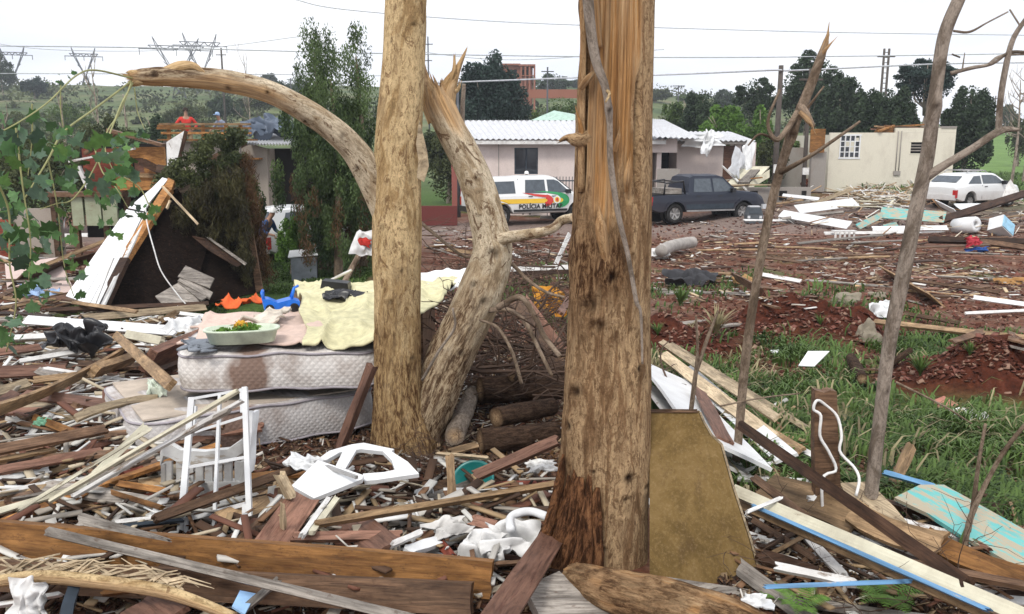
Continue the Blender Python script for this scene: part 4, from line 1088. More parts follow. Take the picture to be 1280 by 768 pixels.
o = MB().bar((QX(270), -.6, QZ(203)), (QX(320), -.6, QZ(178)), .06, .22).out('barge_board', M['brown'], root)
def tarp(label, px, py, d, w, h, seed, mat, tilt): return crumple('tarpaulin', label, 'tarpaulin', P(px, py, d), w, h, mat, seed, .55, tilt, 34, 3.0)
M['tarp'] = NB('grey_blue_tarpaulin', .45, .4).color((0.12, 0.15, 0.20))
tarp('crumpled grey blue tarpaulin on the corrugated roof, left bundle', 333, 160, 29.2, 1.5, 1.0, 11, M['tarp'], (.45, 0, 0))
tarp('flatter grey blue tarpaulin spread on the right of the corrugated roof', 358, 163, 29.4, 1.6, .8, 12, M['tarp'], (.5, 0, 0))

# deck with timber railing ---------------------------------------------------------
y = 28.0; s = y / FPX
g0 = onto(262, y)
root = thing('timber_deck', 'raised deck with an orange brown timber railing, red shirted person standing at it', 'deck', g0)
def DX(px): return (px - 262) * s
def DZ(py): return P(262, py, y).z - g0.z
MB().box(DX(205), DX(322), .56, 2.6, DZ(200), DZ(198)).out('floor', M['orange'], root)
MB().box(DX(205), DX(322), 0, .56, DZ(176), DZ(174)).out('floor_edge', M['orange'], root)
for px in (220, 238, 262, 290, 308): MB().box(DX(px) - .05, DX(px) + .05, -.06, .04, DZ(176), DZ(154)).out('railing_post', M['orange'], root)
for py, a, b_ in ((157, 210, 322), (162, 207, 322), (168, 212, 322), (159, 208, 240)): MB().box(DX(a), DX(b_), -.1 - .002 * (py - 150), -.06 - .001 * (py - 150), DZ(py), DZ(py) + .07).out('rail', M['tan' if py == 157 else 'orange'], root)
for px in (212, 250, 300): MB().box(DX(px) - .08, DX(px) + .08, .2, .36, -.4, DZ(176)).out('support', M['concrete'], root)
MB().box(DX(222), DX(300), .4, .55, -.3, DZ(177)).out('lower_wall', M['greywall'], root)
# ---------------------------------------------------------------- vehicles
def carpaint(name, c, rough=.25, dirt=(0.25, 0.16, 0.11), amt=.6):
    m = NB(name, rough, 0.5)
    n = m.noise(m.coord('Object', rnd=False), 3.0, 5, .65)
    z = m.new('ShaderNodeSeparateXYZ'); tc = m.new('ShaderNodeTexCoord'); m.l.new(tc.outputs['Object'], z.inputs[0])
    mr = m.new('ShaderNodeMapRange'); mr.inputs['From Min'].default_value = .95; mr.inputs['From Max'].default_value = .25
    m.l.new(z.outputs['Z'], mr.inputs['Value'])
    mm = m.new('ShaderNodeMath', operation='MULTIPLY'); m.l.new(mr.outputs[0], mm.inputs[0]); m.l.new(m.ramp(n, [(.3, .3), (.7, amt * 1.6)]), mm.inputs[1])
    m.b.inputs['Coat Weight'].default_value = .12
    return m.color(m.mix(mm.outputs[0], c, dirt))
M['car_white'] = carpaint('white_car_paint', (0.80, 0.81, 0.80), amt=.35)
M['car_navy'] = carpaint('dark_blue_car_paint', (0.007, 0.012, 0.028), rough=.5, dirt=(0.07, 0.05, 0.04), amt=.3)
M['car_yellow'] = plain('yellow_stripe_film', (0.80, 0.50, 0.03), .35, .5, amt=.05)
M['car_red'] = plain('red_film', (0.60, 0.04, 0.03), .35, .5, amt=.05)
M['car_green'] = plain('green_film', (0.02, 0.28, 0.09), .35, .5, amt=.05)
M['text_black'] = plain('black_lettering', (0.02, 0.02, 0.02), .5, amt=.05)
M['tyre'] = plain('tyre_rubber', (0.022, 0.021, 0.020), .85)
M['rim'] = plain('alloy_rim', (0.38, 0.37, 0.36), .4, .5, .5)
M['lamp_red'] = plain('red_tail_lamp', (0.45, 0.02, 0.02), .2, .5)
M['lamp_clear'] = plain('clear_headlamp', (0.62, 0.64, 0.66), .15, .6)
M['carglass'] = plain('tinted_car_glass', (0.075, 0.09, 0.105), .15, .5, bump=0)

def car(name, label, loc, yaw, L, Wd, prof, belt, zb, wheels, wr, paint_, wins, group=None, trim='black', front_glass=None, extra=None, drop=0.0):
    """prof: list (x,ztop) roofline; belt: list (x,z); x grows to the front"""
    root = thing(name, label, 'car', loc, yaw, group)
    hw = Wd / 2
    px_, pz_ = zip(*prof); bx_, bz_ = zip(*belt)
    xs = sorted(set(list(np.round(np.arange(px_[0], px_[-1] + .001, .06), 3)) + list(px_)))
    V = []; F = []
    def secw(x):
        e = min(x - px_[0], px_[-1] - x)
        return hw * (0.86 + 0.14 * float(sm(0, .55, e)))
    def bz(x): return float(np.interp(x, bx_, bz_))
    def tz(x): return max(float(np.interp(x, px_, pz_)), bz(x) + .002)
    def bot(x):
        z = zb + .10 * (1 - float(sm(0, .35, min(x - px_[0], px_[-1] - x))))
        for w in wheels:
            q = (wr + .07) ** 2 - (x - w) ** 2
            if q > 0: z = max(z, wr + sqrt(q))
        return z
    def side(x, z):
        w = secw(x); b = bz(x)
        if z <= b: return w * (.97 + .03 * min(1, max(0, (b - z) / .25)))
        return w * .97 - (z - b) * .36
    for x in xs:
        w, b, t, lo = secw(x), bz(x), tz(x), bot(x)
        lo = min(lo, b - .09)
        mid = max(lo + .01, b - .28)
        row = [(x, 0, lo), (x, w * .9, lo), (x, w, lo + .04), (x, w * 1.0, mid + .03), (x, w * .97, b), (x, side(x, t - .03) if t - b > .1 else w * .93, t - .03 if t - b > .1 else t), (x, (w * .97 - (t - b) * .36) * .86, t), (x, 0, t + .025)]
        V += row + [(p[0], -p[1], p[2]) for p in row[-2:0:-1]]
    k = 14
    for i in range(len(xs) - 1):
        for j in range(k):
            F.append((i * k + j, i * k + (j + 1) % k, (i + 1) * k + (j + 1) % k, (i + 1) * k + j))
    F.append(tuple(reversed(range(k)))); F.append(tuple(range((len(xs) - 1) * k, len(xs) * k)))
    body = link('body', mesh('body', V, F, False), M[paint_], root)
    bm = bmesh.new(); bm.from_mesh(body.data); bmesh.ops.recalc_face_normals(bm, faces=bm.faces); bm.to_mesh(body.data); bm.free()
    def sidepoly(nm, pts, mat, off=.008, sides=(-1, 1), par=root, th=.006):
        dn = []
        for i in range(len(pts)):
            (x0_, z0_), (x1_, z1_) = pts[i], pts[(i + 1) % len(pts)]; k = max(1, int(abs(x1_ - x0_) / .25))
            dn += [(x0_ + (x1_ - x0_) * j / k, z0_ + (z1_ - z0_) * j / k) for j in range(k)]
        pts = dn
        for s in sides:
            mb = MB(); a = [(x, s * (side(x, z) + off), z) for x, z in pts]
            mb.prism(a, (0, s * th, 0)); mb.out(nm, M[mat], par)
    for w in wins: sidepoly('side_window', w, 'carglass')
    # wheels
    for wx in wheels:
        for s in (-1, 1):
            y = s * (hw - .13)
            prof_w = [(wr * .62, -.10), (wr * .93, -.11), (wr, -.06), (wr, .06), (wr * .93, .11), (wr * .62, .10), (wr * .62, -.10)]
            mb = MB(); mb.lathe(prof_w, 24)
            o = mb.out('wheel', M['tyre'], root, True); o.rotation_euler = (pi / 2, 0, 0); o.location = (wx, y, wr)
            m2 = MB(); m2.lathe([(0.0, .05), (wr * .18, .06), (wr * .2, .02), (wr * .52, .015), (wr * .62, .085), (wr * .60, -.08), (0, -.08)], 20)
            for q in range(6):
                a = q * pi / 3; m2.bar((cos(a) * wr * .15, sin(a) * wr * .15, .055), (cos(a) * wr * .6, sin(a) * wr * .6, .07), .05, .03, up=(0, 0, 1))
            r = m2.out('rim', M['rim'], o)
            if s > 0: r.rotation_euler = (pi, 0, 0)
            m3 = MB(); m3.lathe([(wr * .5, .012), (wr * .2, .012)], 16)
            mb = MB(); mb.lathe([(wr + .06, -.05), (wr + .06, .16), (0, .16)], 24)
            q = mb.out('wheel_well', M['interior'], root, True); q.rotation_euler = (pi / 2 if s < 0 else -pi / 2, 0, 0); q.location = (wx, y - s * .12, wr); q.rotation_euler = (-pi / 2 * (-s), 0, 0)
    # windscreens following the roofline
    for a, b2, nm in front_glass or []:
        z0, z1 = tz(a), tz(b2); n = Vector((z0 - z1, 0, b2 - a)).normalized() * .03
        if n.z < 0: n = -n
        wa, wb = secw(a) * .80, (secw(b2) * .97 - (z1 - bz(b2)) * .36) * .86
        if z0 > z1: wa = (secw(a) * .97 - (z0 - bz(a)) * .36) * .86; wb = secw(b2) * .80
        mb = MB(); mb.prism([Vector((a, -wa, z0)) + n, Vector((b2, -wb, z1)) + n, Vector((b2, wb, z1)) + n, Vector((a, wa, z0)) + n], n * .2); mb.out(nm, M['carglass'], root)
    x0, x1 = px_[0], px_[-1]
    MB().box(x1 - .06, x1 + .05, -hw * .84, hw * .84, zb + .06, zb + .26).out('front_bumper', M[trim], root)
    MB().box(x0 - .06, x0 + .06, -hw * .84, hw * .84, zb + .06, zb + .26).out('rear_bumper', M[trim], root)
    for s in (-1, 1):
        MB().box(x1 - .14, x1 + .012, s * hw * .84 - .16, s * hw * .84 + .05, bz(x1) - .26, bz(x1) - .08).out('headlight', M['lamp_clear'], root)
        MB().box(x0 - .012, x0 + .10, s * hw * .80 - .06, s * hw * .80 + .09, bz(x0) - .36, bz(x0) - .05).out('tail_light', M['lamp_red'], root)
    return root, sidepoly, side, bz
def handle(sidepoly, x, z): sidepoly('door_handle', [(x, z), (x + .17, z), (x + .17, z + .03), (x, z + .03)], 'black', .02)
def mirrors(root, x, z, hw, mat):
    for s in (-1, 1): MB().box(x - .09, x + .06, s * (hw + .02) - .0 * s, s * (hw + .02) + s * .18, z, z + .15).out('mirror', M[mat], root)
def place(px, py, d): 
    q = onto(px, d); return q

# police pickup with canopy: rear wheel bottom near (624,279), front (716,274)
PL = place(664, 0, 34.2)
prof = [(-2.60, 1.06), (-2.56, 1.66), (-2.45, 1.74), (-.88, 1.77), (-.80, 1.75), (-.60, 1.79), (.50, 1.79), (.72, 1.72), (1.42, 1.16), (2.15, 1.08), (2.48, 1.00), (2.6, .78)]
beltp = [(-2.6, 1.06), (1.3, 1.10), (2.15, 1.03), (2.6, .74)]
r1, sp, side_, bz_ = car('police_truck', 'white police pickup with canopy, yellow stripe and red and green swoosh', PL, radians(22), 5.2, 1.82, prof, beltp, .42, (-1.58, 1.55), .37, 'car_white',
    [[(-2.35, 1.16), (-1.0, 1.18), (-1.0, 1.62), (-2.3, 1.60)], [(-.62, 1.17), (.22, 1.17), (.22, 1.66), (-.55, 1.66)], [(.32, 1.17), (1.22, 1.18), (.78, 1.60), (.62, 1.66), (.32, 1.66)]],
    front_glass=[(.74, 1.38, 'windscreen')])
for y0, y1, x0, x1 in ((.80, .97, -2.52, .95),): sp('yellow_stripe', [(x0, y0), (x1, y0), (x1, y1), (x0, y1)], 'car_yellow', .012, th=.003)
sp('yellow_stripe', [(1.5, .86), (2.35, .84), (2.1, .92), (1.5, .95)], 'car_yellow', .012, th=.003)
arc = lambda cx, cz, r0, r1, a0, a1, n=10: [(cx + r1 * cos(radians(a0 + (a1 - a0) * i / n)), cz + r1 * .62 * sin(radians(a0 + (a1 - a0) * i / n))) for i in range(n + 1)] + [(cx + r0 * cos(radians(a1 - (a1 - a0) * i / n)), cz + r0 * .5 * sin(radians(a1 - (a1 - a0) * i / n))) for i in range(n + 1)]
sp('green_swoosh', arc(.72, .90, .20, .46, -95, 90), 'car_green', .016, th=.003)
sp('green_swoosh', [(.72, 1.09), (.72, 1.19), (.2, 1.24), (-.3, 1.22), (.2, 1.19)], 'car_green', .018, th=.003)
sp('red_swoosh', arc(.15, .90, .12, .36, -85, 70), 'car_red', .017, th=.003)
sp('red_swoosh', [(.28, 1.10), (.2, 1.0), (-.25, 1.07), (-.75, 1.20), (-.2, 1.14)], 'car_red', .019, th=.003)
ell = lambda cx, cz, a, b, n=16: [(cx + a * cos(2 * pi * i / n), cz + b * sin(2 * pi * i / n)) for i in range(n)]
sp('crest', ell(.66, .92, .15, .15), 'cleanwhite', .022, th=.003)
sp('crest_ring', ell(.66, .92, .10, .10), 'car_yellow', .027, th=.003)
sp('crest_centre', ell(.66, .92, .05, .07), 'car_red', .032, th=.003)
sp('roof_line', [(-.86, .5), (-.84, .5), (-.84, 1.70), (-.86, 1.70)], 'text_black', .004, th=.002)
sp('door_gap', [(.255, .5), (.27, .5), (.27, 1.12), (.255, 1.12)], 'text_black', .004, th=.002)
sp('door_gap', [(1.22, .5), (1.235, .5), (1.26, 1.12), (1.245, 1.12)], 'text_black', .004, th=.002)
sp('side_step', [(-1.1, .50), (1.08, .50), (1.08, .58), (-1.1, .58)], 'text_black', .02, th=.03)
handle(sp, -.5, 1.04); handle(sp, .45, 1.04); mirrors(r1, 1.12, 1.15, .86, 'black')
r1.scale = (1.04, 1.04, 1.04)
MB().tube([(-2.61, -.35, 1.3), (-2.66, -.35, 1.3), (-2.66, .35, 1.3), (-2.61, .35, 1.3)], .02, 6).out('tailgate_handle', M['black'], r1)
cu = bpy.data.curves.new('lettering', 'FONT'); cu.body = 'POLÍCIA MILITAR'; cu.size = .22; cu.extrude = .003; cu.space_character = 1.08; cu.align_x = 'CENTER'; cu.offset = .008
tmp = bpy.data.objects.new('lettering', cu); COL.objects.link(tmp)
dg = bpy.context.evaluated_depsgraph_get(); tme = bpy.data.meshes.new_from_object(tmp.evaluated_get(dg)); bpy.data.objects.remove(tmp)
tme.materials.clear()
for s in (-1, 1):
    o = link('lettering', tme if s < 0 else tme.copy(), M['text_black'], r1); o.rotation_euler = (pi / 2, 0, 0 if s < 0 else pi)
    o.location = (.0, s * (.91 + .02), .615); o.scale = (1.0, 1, 1)

# dark blue crew cab pickup
PK = place(871, 0, 34.0)
prof = [(-2.5, 1.02), (-1.02, 1.04), (-.95, 1.10), (-.80, 1.66), (-.62, 1.73), (.42, 1.73), (.62, 1.67), (1.22, 1.14), (2.1, 1.06), (2.42, .95), (2.52, .74)]
beltp = [(-2.5, 1.02), (-1.0, 1.03), (1.2, 1.06), (2.1, 1.00), (2.52, .70)]
r2, sp, side_, bz_ = car('pickup_truck', 'dark blue crew cab pickup truck parked right of the split trunk', PK, radians(20), 5.0, 1.76, prof, beltp, .40, (-1.50, 1.50), .36, 'car_navy',
    [[(-.72, 1.12), (.08, 1.12), (.08, 1.60), (-.62, 1.60)], [(.17, 1.12), (1.05, 1.13), (.66, 1.55), (.5, 1.60), (.17, 1.60)]], front_glass=[(.66, 1.18, 'windscreen')])
r2.scale = (1.02, 1.02, 1.05)
MB().box(-2.42, -1.08, -.74, .74, 1.035, 1.055).out('load_bed', M['interior'], r2)
for s in (-1, 1): MB().tube([(-1.95, s * .76, 1.05), (-1.9, s * .74, 1.45), (-1.1, s * .70, 1.52), (-1.02, s * .70, 1.06)], .035, 8).out('roll_bar', M['black'], r2, True)
for x in (-1.9, -1.12): MB().tube([(x, -.70, 1.49), (x, .70, 1.49)], .03, 8).out('roll_bar', M['black'], r2, True)
MB().box(-1.8, -1.1, -.6, .6, 1.06, 1.25).out('bed_box', M['grey'], r2)
sp('side_step', [(-1.05, .42), (1.05, .42), (1.05, .47), (-1.05, .47)], 'rim', .03, th=.05)
sp('lower_cladding', [(-1.05, .50), (1.05, .50), (1.05, .68), (-1.05, .68)], 'slate', .004, th=.004)
for x in (-.86, .12, 1.1): sp('door_gap', [(x, .5), (x + .015, .5), (x + .015, 1.08), (x, 1.08)], 'text_black', .005, th=.003)
for x in (-1.5, 1.5): sp('wheel_arch', [(x + .43 * cos(a) if j == 0 else x + .50 * cos(pi - a), .36 + (.43 if j == 0 else .5) * sin(a)) for j in (0, 1) for a in [0.25 + (pi - .5) * i / 10 for i in range(11)]], 'car_navy', .012, th=.03)
handle(sp, -.6, .96); handle(sp, .35, .96); mirrors(r2, .98, 1.10, .82, 'black')

# white hatchback with roof rack
PC = place(1212, 0, 35.6)
prof = [(-2.0, .80), (-1.93, .96), (-1.45, 1.28), (-1.15, 1.36), (.05, 1.39), (.35, 1.36), (1.08, .96), (1.70, .86), (1.95, .70), (2.0, .55)]
beltp = [(-2.0, .78), (-1.0, .92), (1.1, .88), (1.75, .80), (2.0, .52)]
r3, sp, side_, bz_ = car('hatchback_car', 'muddy white two door hatchback parked by the cream house', PC, radians(26), 3.95, 1.64, prof, beltp, .27, (-1.22, 1.25), .29, 'car_white',
    [[(-1.38, .98), (-.62, .97), (-.62, 1.28), (-1.0, 1.27)], [(-.52, .97), (.82, .96), (.36, 1.26), (.1, 1.31), (-.52, 1.31)]], front_glass=[(.4, 1.04, 'windscreen'), (-1.86, -1.5, 'rear_window')], trim='car_white')
for x in (-.58, .86): sp('door_gap', [(x, .35), (x + .012, .35), (x + .012, .93), (x, .93)], 'text_black', .005, th=.003)
handle(sp, -.45, .84); mirrors(r3, .72, .92, .76, 'black')
for s in (-.5, .5): MB().tube([(-1.2, s, 1.41), (-1.1, s, 1.48), (-.1, s, 1.48), (0, s, 1.42)], .022, 6).out('roof_rack', M['rim'], r3, True)
for x in (-1.0, -.3): MB().tube([(x, -.55, 1.49), (x, .55, 1.49)], .02, 6).out('roof_rack', M['rim'], r3, True)
# white panel leaning on the hatchback's nose
def slab(name, label, cat, pts, th, mat, nrm=None, group=None, holes=None):
    """polygon of world points given thickness along its normal"""
    pts = [Vector(p) for p in pts]
    n = Vector((0, 0, 0))
    for i in range(1, len(pts) - 1): n += (pts[i] - pts[0]).cross(pts[i + 1] - pts[0])
    n.normalize()
    if n.dot(Vector((0, -1, .3))) > 0: n = -n
    c = sum(pts, Vector()) / len(pts)
    ax = max(((pts[i] - pts[0]) for i in range(1, len(pts))), key=lambda q: q.length).normalized()
    q = Matrix((ax, n.cross(ax), n)).transposed()
    mb = MB(); mb.prism([q.transposed() @ (p - c) for p in pts], (0, 0, th))
    o = mb.out(name, mat if not isinstance(mat, str) else M[mat]); o.location = c; o.rotation_euler = q.to_euler()
    return tag(o, label, cat, group) if label else o
slab('white_board', 'square white panel leaning on the front of the white hatchback', 'panel', [P(1252, 248, 33.9), P(1273, 240, 33.8), P(1263, 224, 34.2), P(1258, 232, 34.2)], .04, 'white')
# white hatchback behind the cypresses
PC = place(372, 0, 24)
prof2 = [(-1.9, .84), (-1.88, 1.0), (-1.55, 1.38), (-1.35, 1.44), (.05, 1.45), (.35, 1.38), (1.05, .98), (1.65, .88), (1.85, .72), (1.9, .55)]
b2 = [(-1.9, .80), (-1.0, .95), (1.05, .92), (1.65, .84), (1.9, .52)]
r4, sp, side_, bz_ = car('hatchback_car', 'small white hatchback half hidden behind the cypresses, seen from behind', PC, radians(62), 3.8, 1.62, prof2, b2, .27, (-1.15, 1.2), .29, 'car_white',
    [[(-1.38, 1.0), (-.5, .99), (-.5, 1.34), (-1.15, 1.34)], [(-.42, .99), (.8, .98), (.36, 1.28), (-.42, 1.34)]], front_glass=[(.4, 1.0, 'windscreen'), (-1.86, -1.56, 'rear_window')], trim='car_white')

# ---------------------------------------------------------------- people
def skinfig(name, joints, edges, mat, parent, sub=2):
    me = bpy.data.meshes.new(name); me.from_pydata([j[:3] for j in joints], edges, [])
    o = bpy.data.objects.new(name, me); COL.objects.link(o); o.parent = parent
    me.materials.append(mat)
    md = o.modifiers.new('skin', 'SKIN'); sk = me.skin_vertices[0].data
    for i, j in enumerate(joints): sk[i].radius = (j[3], j[4] if len(j) > 4 else j[3])
    sk[0].use_root = True
    s = o.modifiers.new('sub', 'SUBSURF'); s.levels = sub; s.render_levels = sub
    # bake, so that the object is a plain mesh
    dg = bpy.context.evaluated_depsgraph_get(); baked = bpy.data.meshes.new_from_object(o.evaluated_get(dg))
    o.modifiers.clear(); o.data = baked; o.data.polygons.foreach_set('use_smooth', [True] * len(o.data.polygons))
    return o
SK = plain('skin_tone', (0.38, 0.22, 0.15), .6)
def cloth(c, n): return plain(n, c, .85, amt=.3, scale=9)
def person(label, loc, yaw, shirt, trousers, cap=None, H=1.72, arms='down', lean=0.0, hair=(0.03, 0.02, 0.015)):
    root = thing('person', label, 'person', loc, yaw)
    s = H / 1.72; L = lean
    def q(x, y, z): return (x * s, (y + L * max(0, z - .9)) * s, z * s)
    if arms == 'down': ar = [(.24, 0, 1.12), (.26, -.06, .88), (.26, -.08, .80)]
    elif arms == 'hips': ar = [(.36, .04, 1.16), (.22, -.10, 1.00), (.17, -.12, .98)]
    else: ar = [(.30, -.16, 1.14), (.20, -.42, 1.06), (.17, -.48, 1.05)]
    J = [q(0, 0, .93) + (.13 * s, .10 * s), q(0, 0, 1.12) + (.125 * s, .09 * s), q(0, 0, 1.34) + (.15 * s, .095 * s), q(0, .0, 1.46) + (.06 * s, .055 * s), q(0, -.02, 1.55) + (.062 * s, .07 * s), q(0, -.02, 1.66) + (.072 * s, .09 * s)]
    E = [(0, 1), (1, 2), (2, 3), (3, 4), (4, 5)]
    for sx in (-1, 1):
        b = len(J)
        J += [q(sx * .10, 0, .84) + (.085 * s,), q(sx * .12, -.02, .47) + (.055 * s,), q(sx * .13, .02, .09) + (.036 * s,), q(sx * .14, -.10, .03) + (.04 * s, .025 * s)]
        E += [(0, b), (b, b + 1), (b + 1, b + 2), (b + 2, b + 3)]
        b = len(J)
        J += [q(sx * .18, 0, 1.38) + (.055 * s,)] + [q(sx * a[0], a[1], a[2]) + (r * s,) for a, r in zip(ar, (.042, .030, .034))]
        E += [(2, b), (b, b + 1), (b + 1, b + 2), (b + 2, b + 3)]
    body = skinfig('body', J, E, SK, root)
    k = 1.18
    JS = [q(0, 0, .86) + (.152 * s, .122 * s), (*J[1][:3], .145 * s, .11 * s), (*J[2][:3], .17 * s, .115 * s), (*J[3][:3], .092 * s, .085 * s)]; ES = [(0, 1), (1, 2), (2, 3)]
    for sx, b in ((-1, 10), (1, 18)):
        n = len(JS); JS += [(*J[b][:3], .07 * s), (*J[b + 1][:3], .056 * s)]; ES += [(2, n), (n, n + 1)]
        m_ = tuple((J[b + 1][i] + (J[b + 2][i] - J[b + 1][i]) * .6) for i in range(3)); JS += [(*m_, .044 * s)]; ES += [(n + 1, n + 2)]
    skinfig('shirt', JS, ES, shirt, root)
    JT = [(*J[0][:3], .148 * s, .118 * s)]; ET = []
    for b in (6, 14):
        n = len(JT); JT += [(*J[b][:3], .102 * s), (*J[b + 1][:3], .075 * s), (*J[b + 2][:3], .060 * s)]; ET += [(0, n), (n, n + 1), (n + 1, n + 2)]
    skinfig('trousers', JT, ET, trousers, root)
    hc = Vector(J[5][:3])
    mb = MB()
    prof = [(.001, .105), (.05, .10), (.085, .06), (.098, .0), (.096, -.03)]
    mb.lathe([(r * s, z * s) for r, z in prof], 16, tuple(hc))
    o = mb.out('cap' if cap else 'hair', cap or plain('dark_hair', hair, .8), root, True)
    if cap:
        mb = MB(); mb.prism([hc + Vector(v) * s for v in ((-.075, -.07, .0), (.075, -.07, .0), (.06, -.165, -.012), (0, -.185, -.015), (-.06, -.165, -.012))], (0, 0, .012 * s)); mb.out('peak', cap, o)
    for sx in (-1, 1):
        mb = MB(); mb.lathe([(0.001, -.011), (.011, 0), (.001, .011)], 8, (hc.x + sx * .03 * s, hc.y - .085 * s, hc.z - .015)); mb.out('eye', M['text_black'], body)
    mb = MB(); mb.tube([hc + Vector((0, -.085, -.01)) * s, hc + Vector((0, -.112, -.045)) * s], .012 * s, 6, .016 * s); mb.out('nose', SK, body, True)
    for sx in (-1, 1):
        h = Vector(J[13 if sx < 0 else 21][:3])
        for f in range(4):
            mb = MB(); a = h + Vector((sx * .004, -.028 + f * .017, -.02)) * s; mb.tube([a, a + Vector((0, 0, -.045)) * s, a + Vector((-sx * .012, 0, -.075 + .006 * abs(f - 1))) * s], .009 * s, 5, .007 * s); mb.out('finger', SK, body, True)
        mb = MB(); a = h + Vector((0, -.036, .0)) * s; mb.tube([a, a + Vector((-sx * .015, -.02, -.04)) * s], .010 * s, 5, .008 * s); mb.out('thumb', SK, body, True)
        f = Vector(J[9 if sx < 0 else 17][:3]); mb = MB()
        mb.tube([(f.x, f.y + .15 * s, .05 * s), (f.x, f.y + .04 * s, .05 * s), (f.x, f.y - .07 * s, .035 * s)], .052 * s, 8, .036 * s); mb.out('shoe', M['black'], root, True)
    return root
red, white_c, blue = cloth((.55, .045, .035), 'red_cloth'), cloth((.78, .78, .76), 'white_cloth'), cloth((.06, .12, .28), 'blue_cloth')
dk, khaki, greyc = cloth((.02, .022, .03), 'dark_cloth'), cloth((.32, .24, .15), 'khaki_cloth'), cloth((.20, .23, .30), 'grey_blue_cloth')
lb = cloth((.30, .42, .62), 'light_blue_cloth')
q = P(236, 198, 29.0); person('person in a red shirt and khaki trousers, hands on hips, on the wooden deck', q, .4, red, khaki, None, 1.62, 'hips')
q = P(282, 197, 29.1); person('person in grey blue with a pale hat bending at the deck railing', q, -.5, greyc, dk, lb, 1.45, 'reach', -.35)
q = onto(324, 20.8); person('person in dark trousers and blue top with a white cap, bending by the toppled conifer', q, 1.3, blue, dk, white_c, 1.62, 'reach', -.55)
q = onto(658, 37.0); q.z += .12; person('person in a white cap standing behind the police pickup, only head and shoulders showing', q, .0, khaki, khaki, white_c, 1.82, 'down')
# ---------------------------------------------------------------- boards
def board_mesh(L, w, t, seed, bend=0.0, jag=0.03, sag=0.0, seg=None, taper=0.0, twist=0.0):
    r = random.Random(seed); nw = 4; seg = seg or max(5, min(16, int(L / .25)))
    j0 = [r.uniform(0, jag) for _ in range(nw + 1)]; j1 = [r.uniform(0, jag) for _ in range(nw + 1)]
    ph = r.uniform(0, 6)
    V = []
    for i in range(seg + 1):
        u = i / seg
        for side in (0, 1):
            for k in range(nw + 1):
                v = k / nw - .5
                x = -L / 2 + L * u
                if i == 0: x += j0[k]
                if i == seg: x -= j1[k]
                ww = w * (1 - taper * u) * (1 + .015 * sin(7 * u + ph))
                y = v * ww + bend * (4 * (u - .5) ** 2 - .6)
                z = (t / 2 if side else -t / 2) + sag * (1 - 4 * (u - .5) ** 2) + .004 * sin(9 * u + ph + 3 * v)
                a = twist * (u - .5)
                V.append((x, y * cos(a) - z * sin(a), y * sin(a) + z * cos(a)))
    m = nw + 1; F = []
    idx = lambda i, s, k: (i * 2 + s) * m + k
    for i in range(seg):
        for k in range(nw):
            F.append((idx(i, 1, k), idx(i + 1, 1, k), idx(i + 1, 1, k + 1), idx(i, 1, k + 1)))
            F.append((idx(i, 0, k + 1), idx(i + 1, 0, k + 1), idx(i + 1, 0, k), idx(i, 0, k)))
        F.append((idx(i, 0, 0), idx(i + 1, 0, 0), idx(i + 1, 1, 0), idx(i, 1, 0)))
        F.append((idx(i, 1, nw), idx(i + 1, 1, nw), idx(i + 1, 0, nw), idx(i, 0, nw)))
    for k in range(nw):
        F.append((idx(0, 0, k), idx(0, 1, k), idx(0, 1, k + 1), idx(0, 0, k + 1)))
        F.append((idx(seg, 0, k + 1), idx(seg, 1, k + 1), idx(seg, 1, k), idx(seg, 0, k)))
    return mesh('board', V, F)
CAMP = Vector((0, 0, CAMZ))
FW = Vector((0, cos(PITCH), -sin(PITCH))); UPV = Vector((0, sin(PITCH), cos(PITCH)))
def scr(p):
    q = Vector(p) - CAMP; z = q.dot(FW)
    return Vector((640 + FPX * q.x / z, 384 - FPX * q.dot(UPV) / z))
def orient(a, b, roll):
    X = (b - a).normalized(); Y = Vector((0, 0, 1)).cross(X)
    if Y.length < .05: Y = Vector((0, 1, 0)).cross(X)
    Y.normalize()
    if Y.y < 0: Y = -Y
    Z = X.cross(Y)
    if Z.z < 0: Z = -Z; X = Y.cross(Z)
    # roll lifts the far edge so that the face tips towards the camera
    Yr = Y * cos(roll) + Z * sin(roll); Zr = Z * cos(roll) - Y * sin(roll)
    return X, Yr, Zr
_sd = [1000]
def board(x1, y1, x2, y2, wpx, mat, label, h=.08, h2=None, d=None, d2=None, roll=None, t=.028, name='plank', cat='plank', bend=0.0, jag=.03, sag=0.0, group=None, taper=0.0, twist=0.0, parent=None, w=None):
    _sd[0] += 1
    a = P(x1, y1, d) if d else GP(x1, y1, h)
    b = P(x2, y2, d2 or d) if (d2 or d) else GP(x2, y2, h if h2 is None else h2)
    roll = radians(28 if roll is None else roll)
    X, Y, Z = orient(a, b, roll)
    c = (a + b) / 2
    if w is None:
        s0, s1 = scr(a), scr(b); sd = (s1 - s0); sd = sd.normalized() if sd.length > 1 else Vector((1, 0))
        q = scr(c + Y * .05) - scr(c - Y * .05)
        perp = abs(q.x * sd.y - q.y * sd.x) / .1       # px per metre of width
        q2 = scr(c + Z * .05) - scr(c - Z * .05); pt = abs(q2.x * sd.y - q2.y * sd.x) / .1 * t
        w = max(.02, min(.75, (wpx - pt * .6) / max(perp, 12)))
    me = board_mesh((b - a).length, w, t, _sd[0], bend, jag, sag, taper=taper, twist=twist)
    o = link(name, me, M[mat] if isinstance(mat, str) else mat)
    R = Matrix((X, Y, Z)).transposed()
    o.location = c; o.rotation_euler = R.to_euler()
    if parent: o.location = c - parent.location; o.parent = parent
    elif label: tag(o, label, cat, group)
    return o
def B(*a, **k): return board(*a, **k)

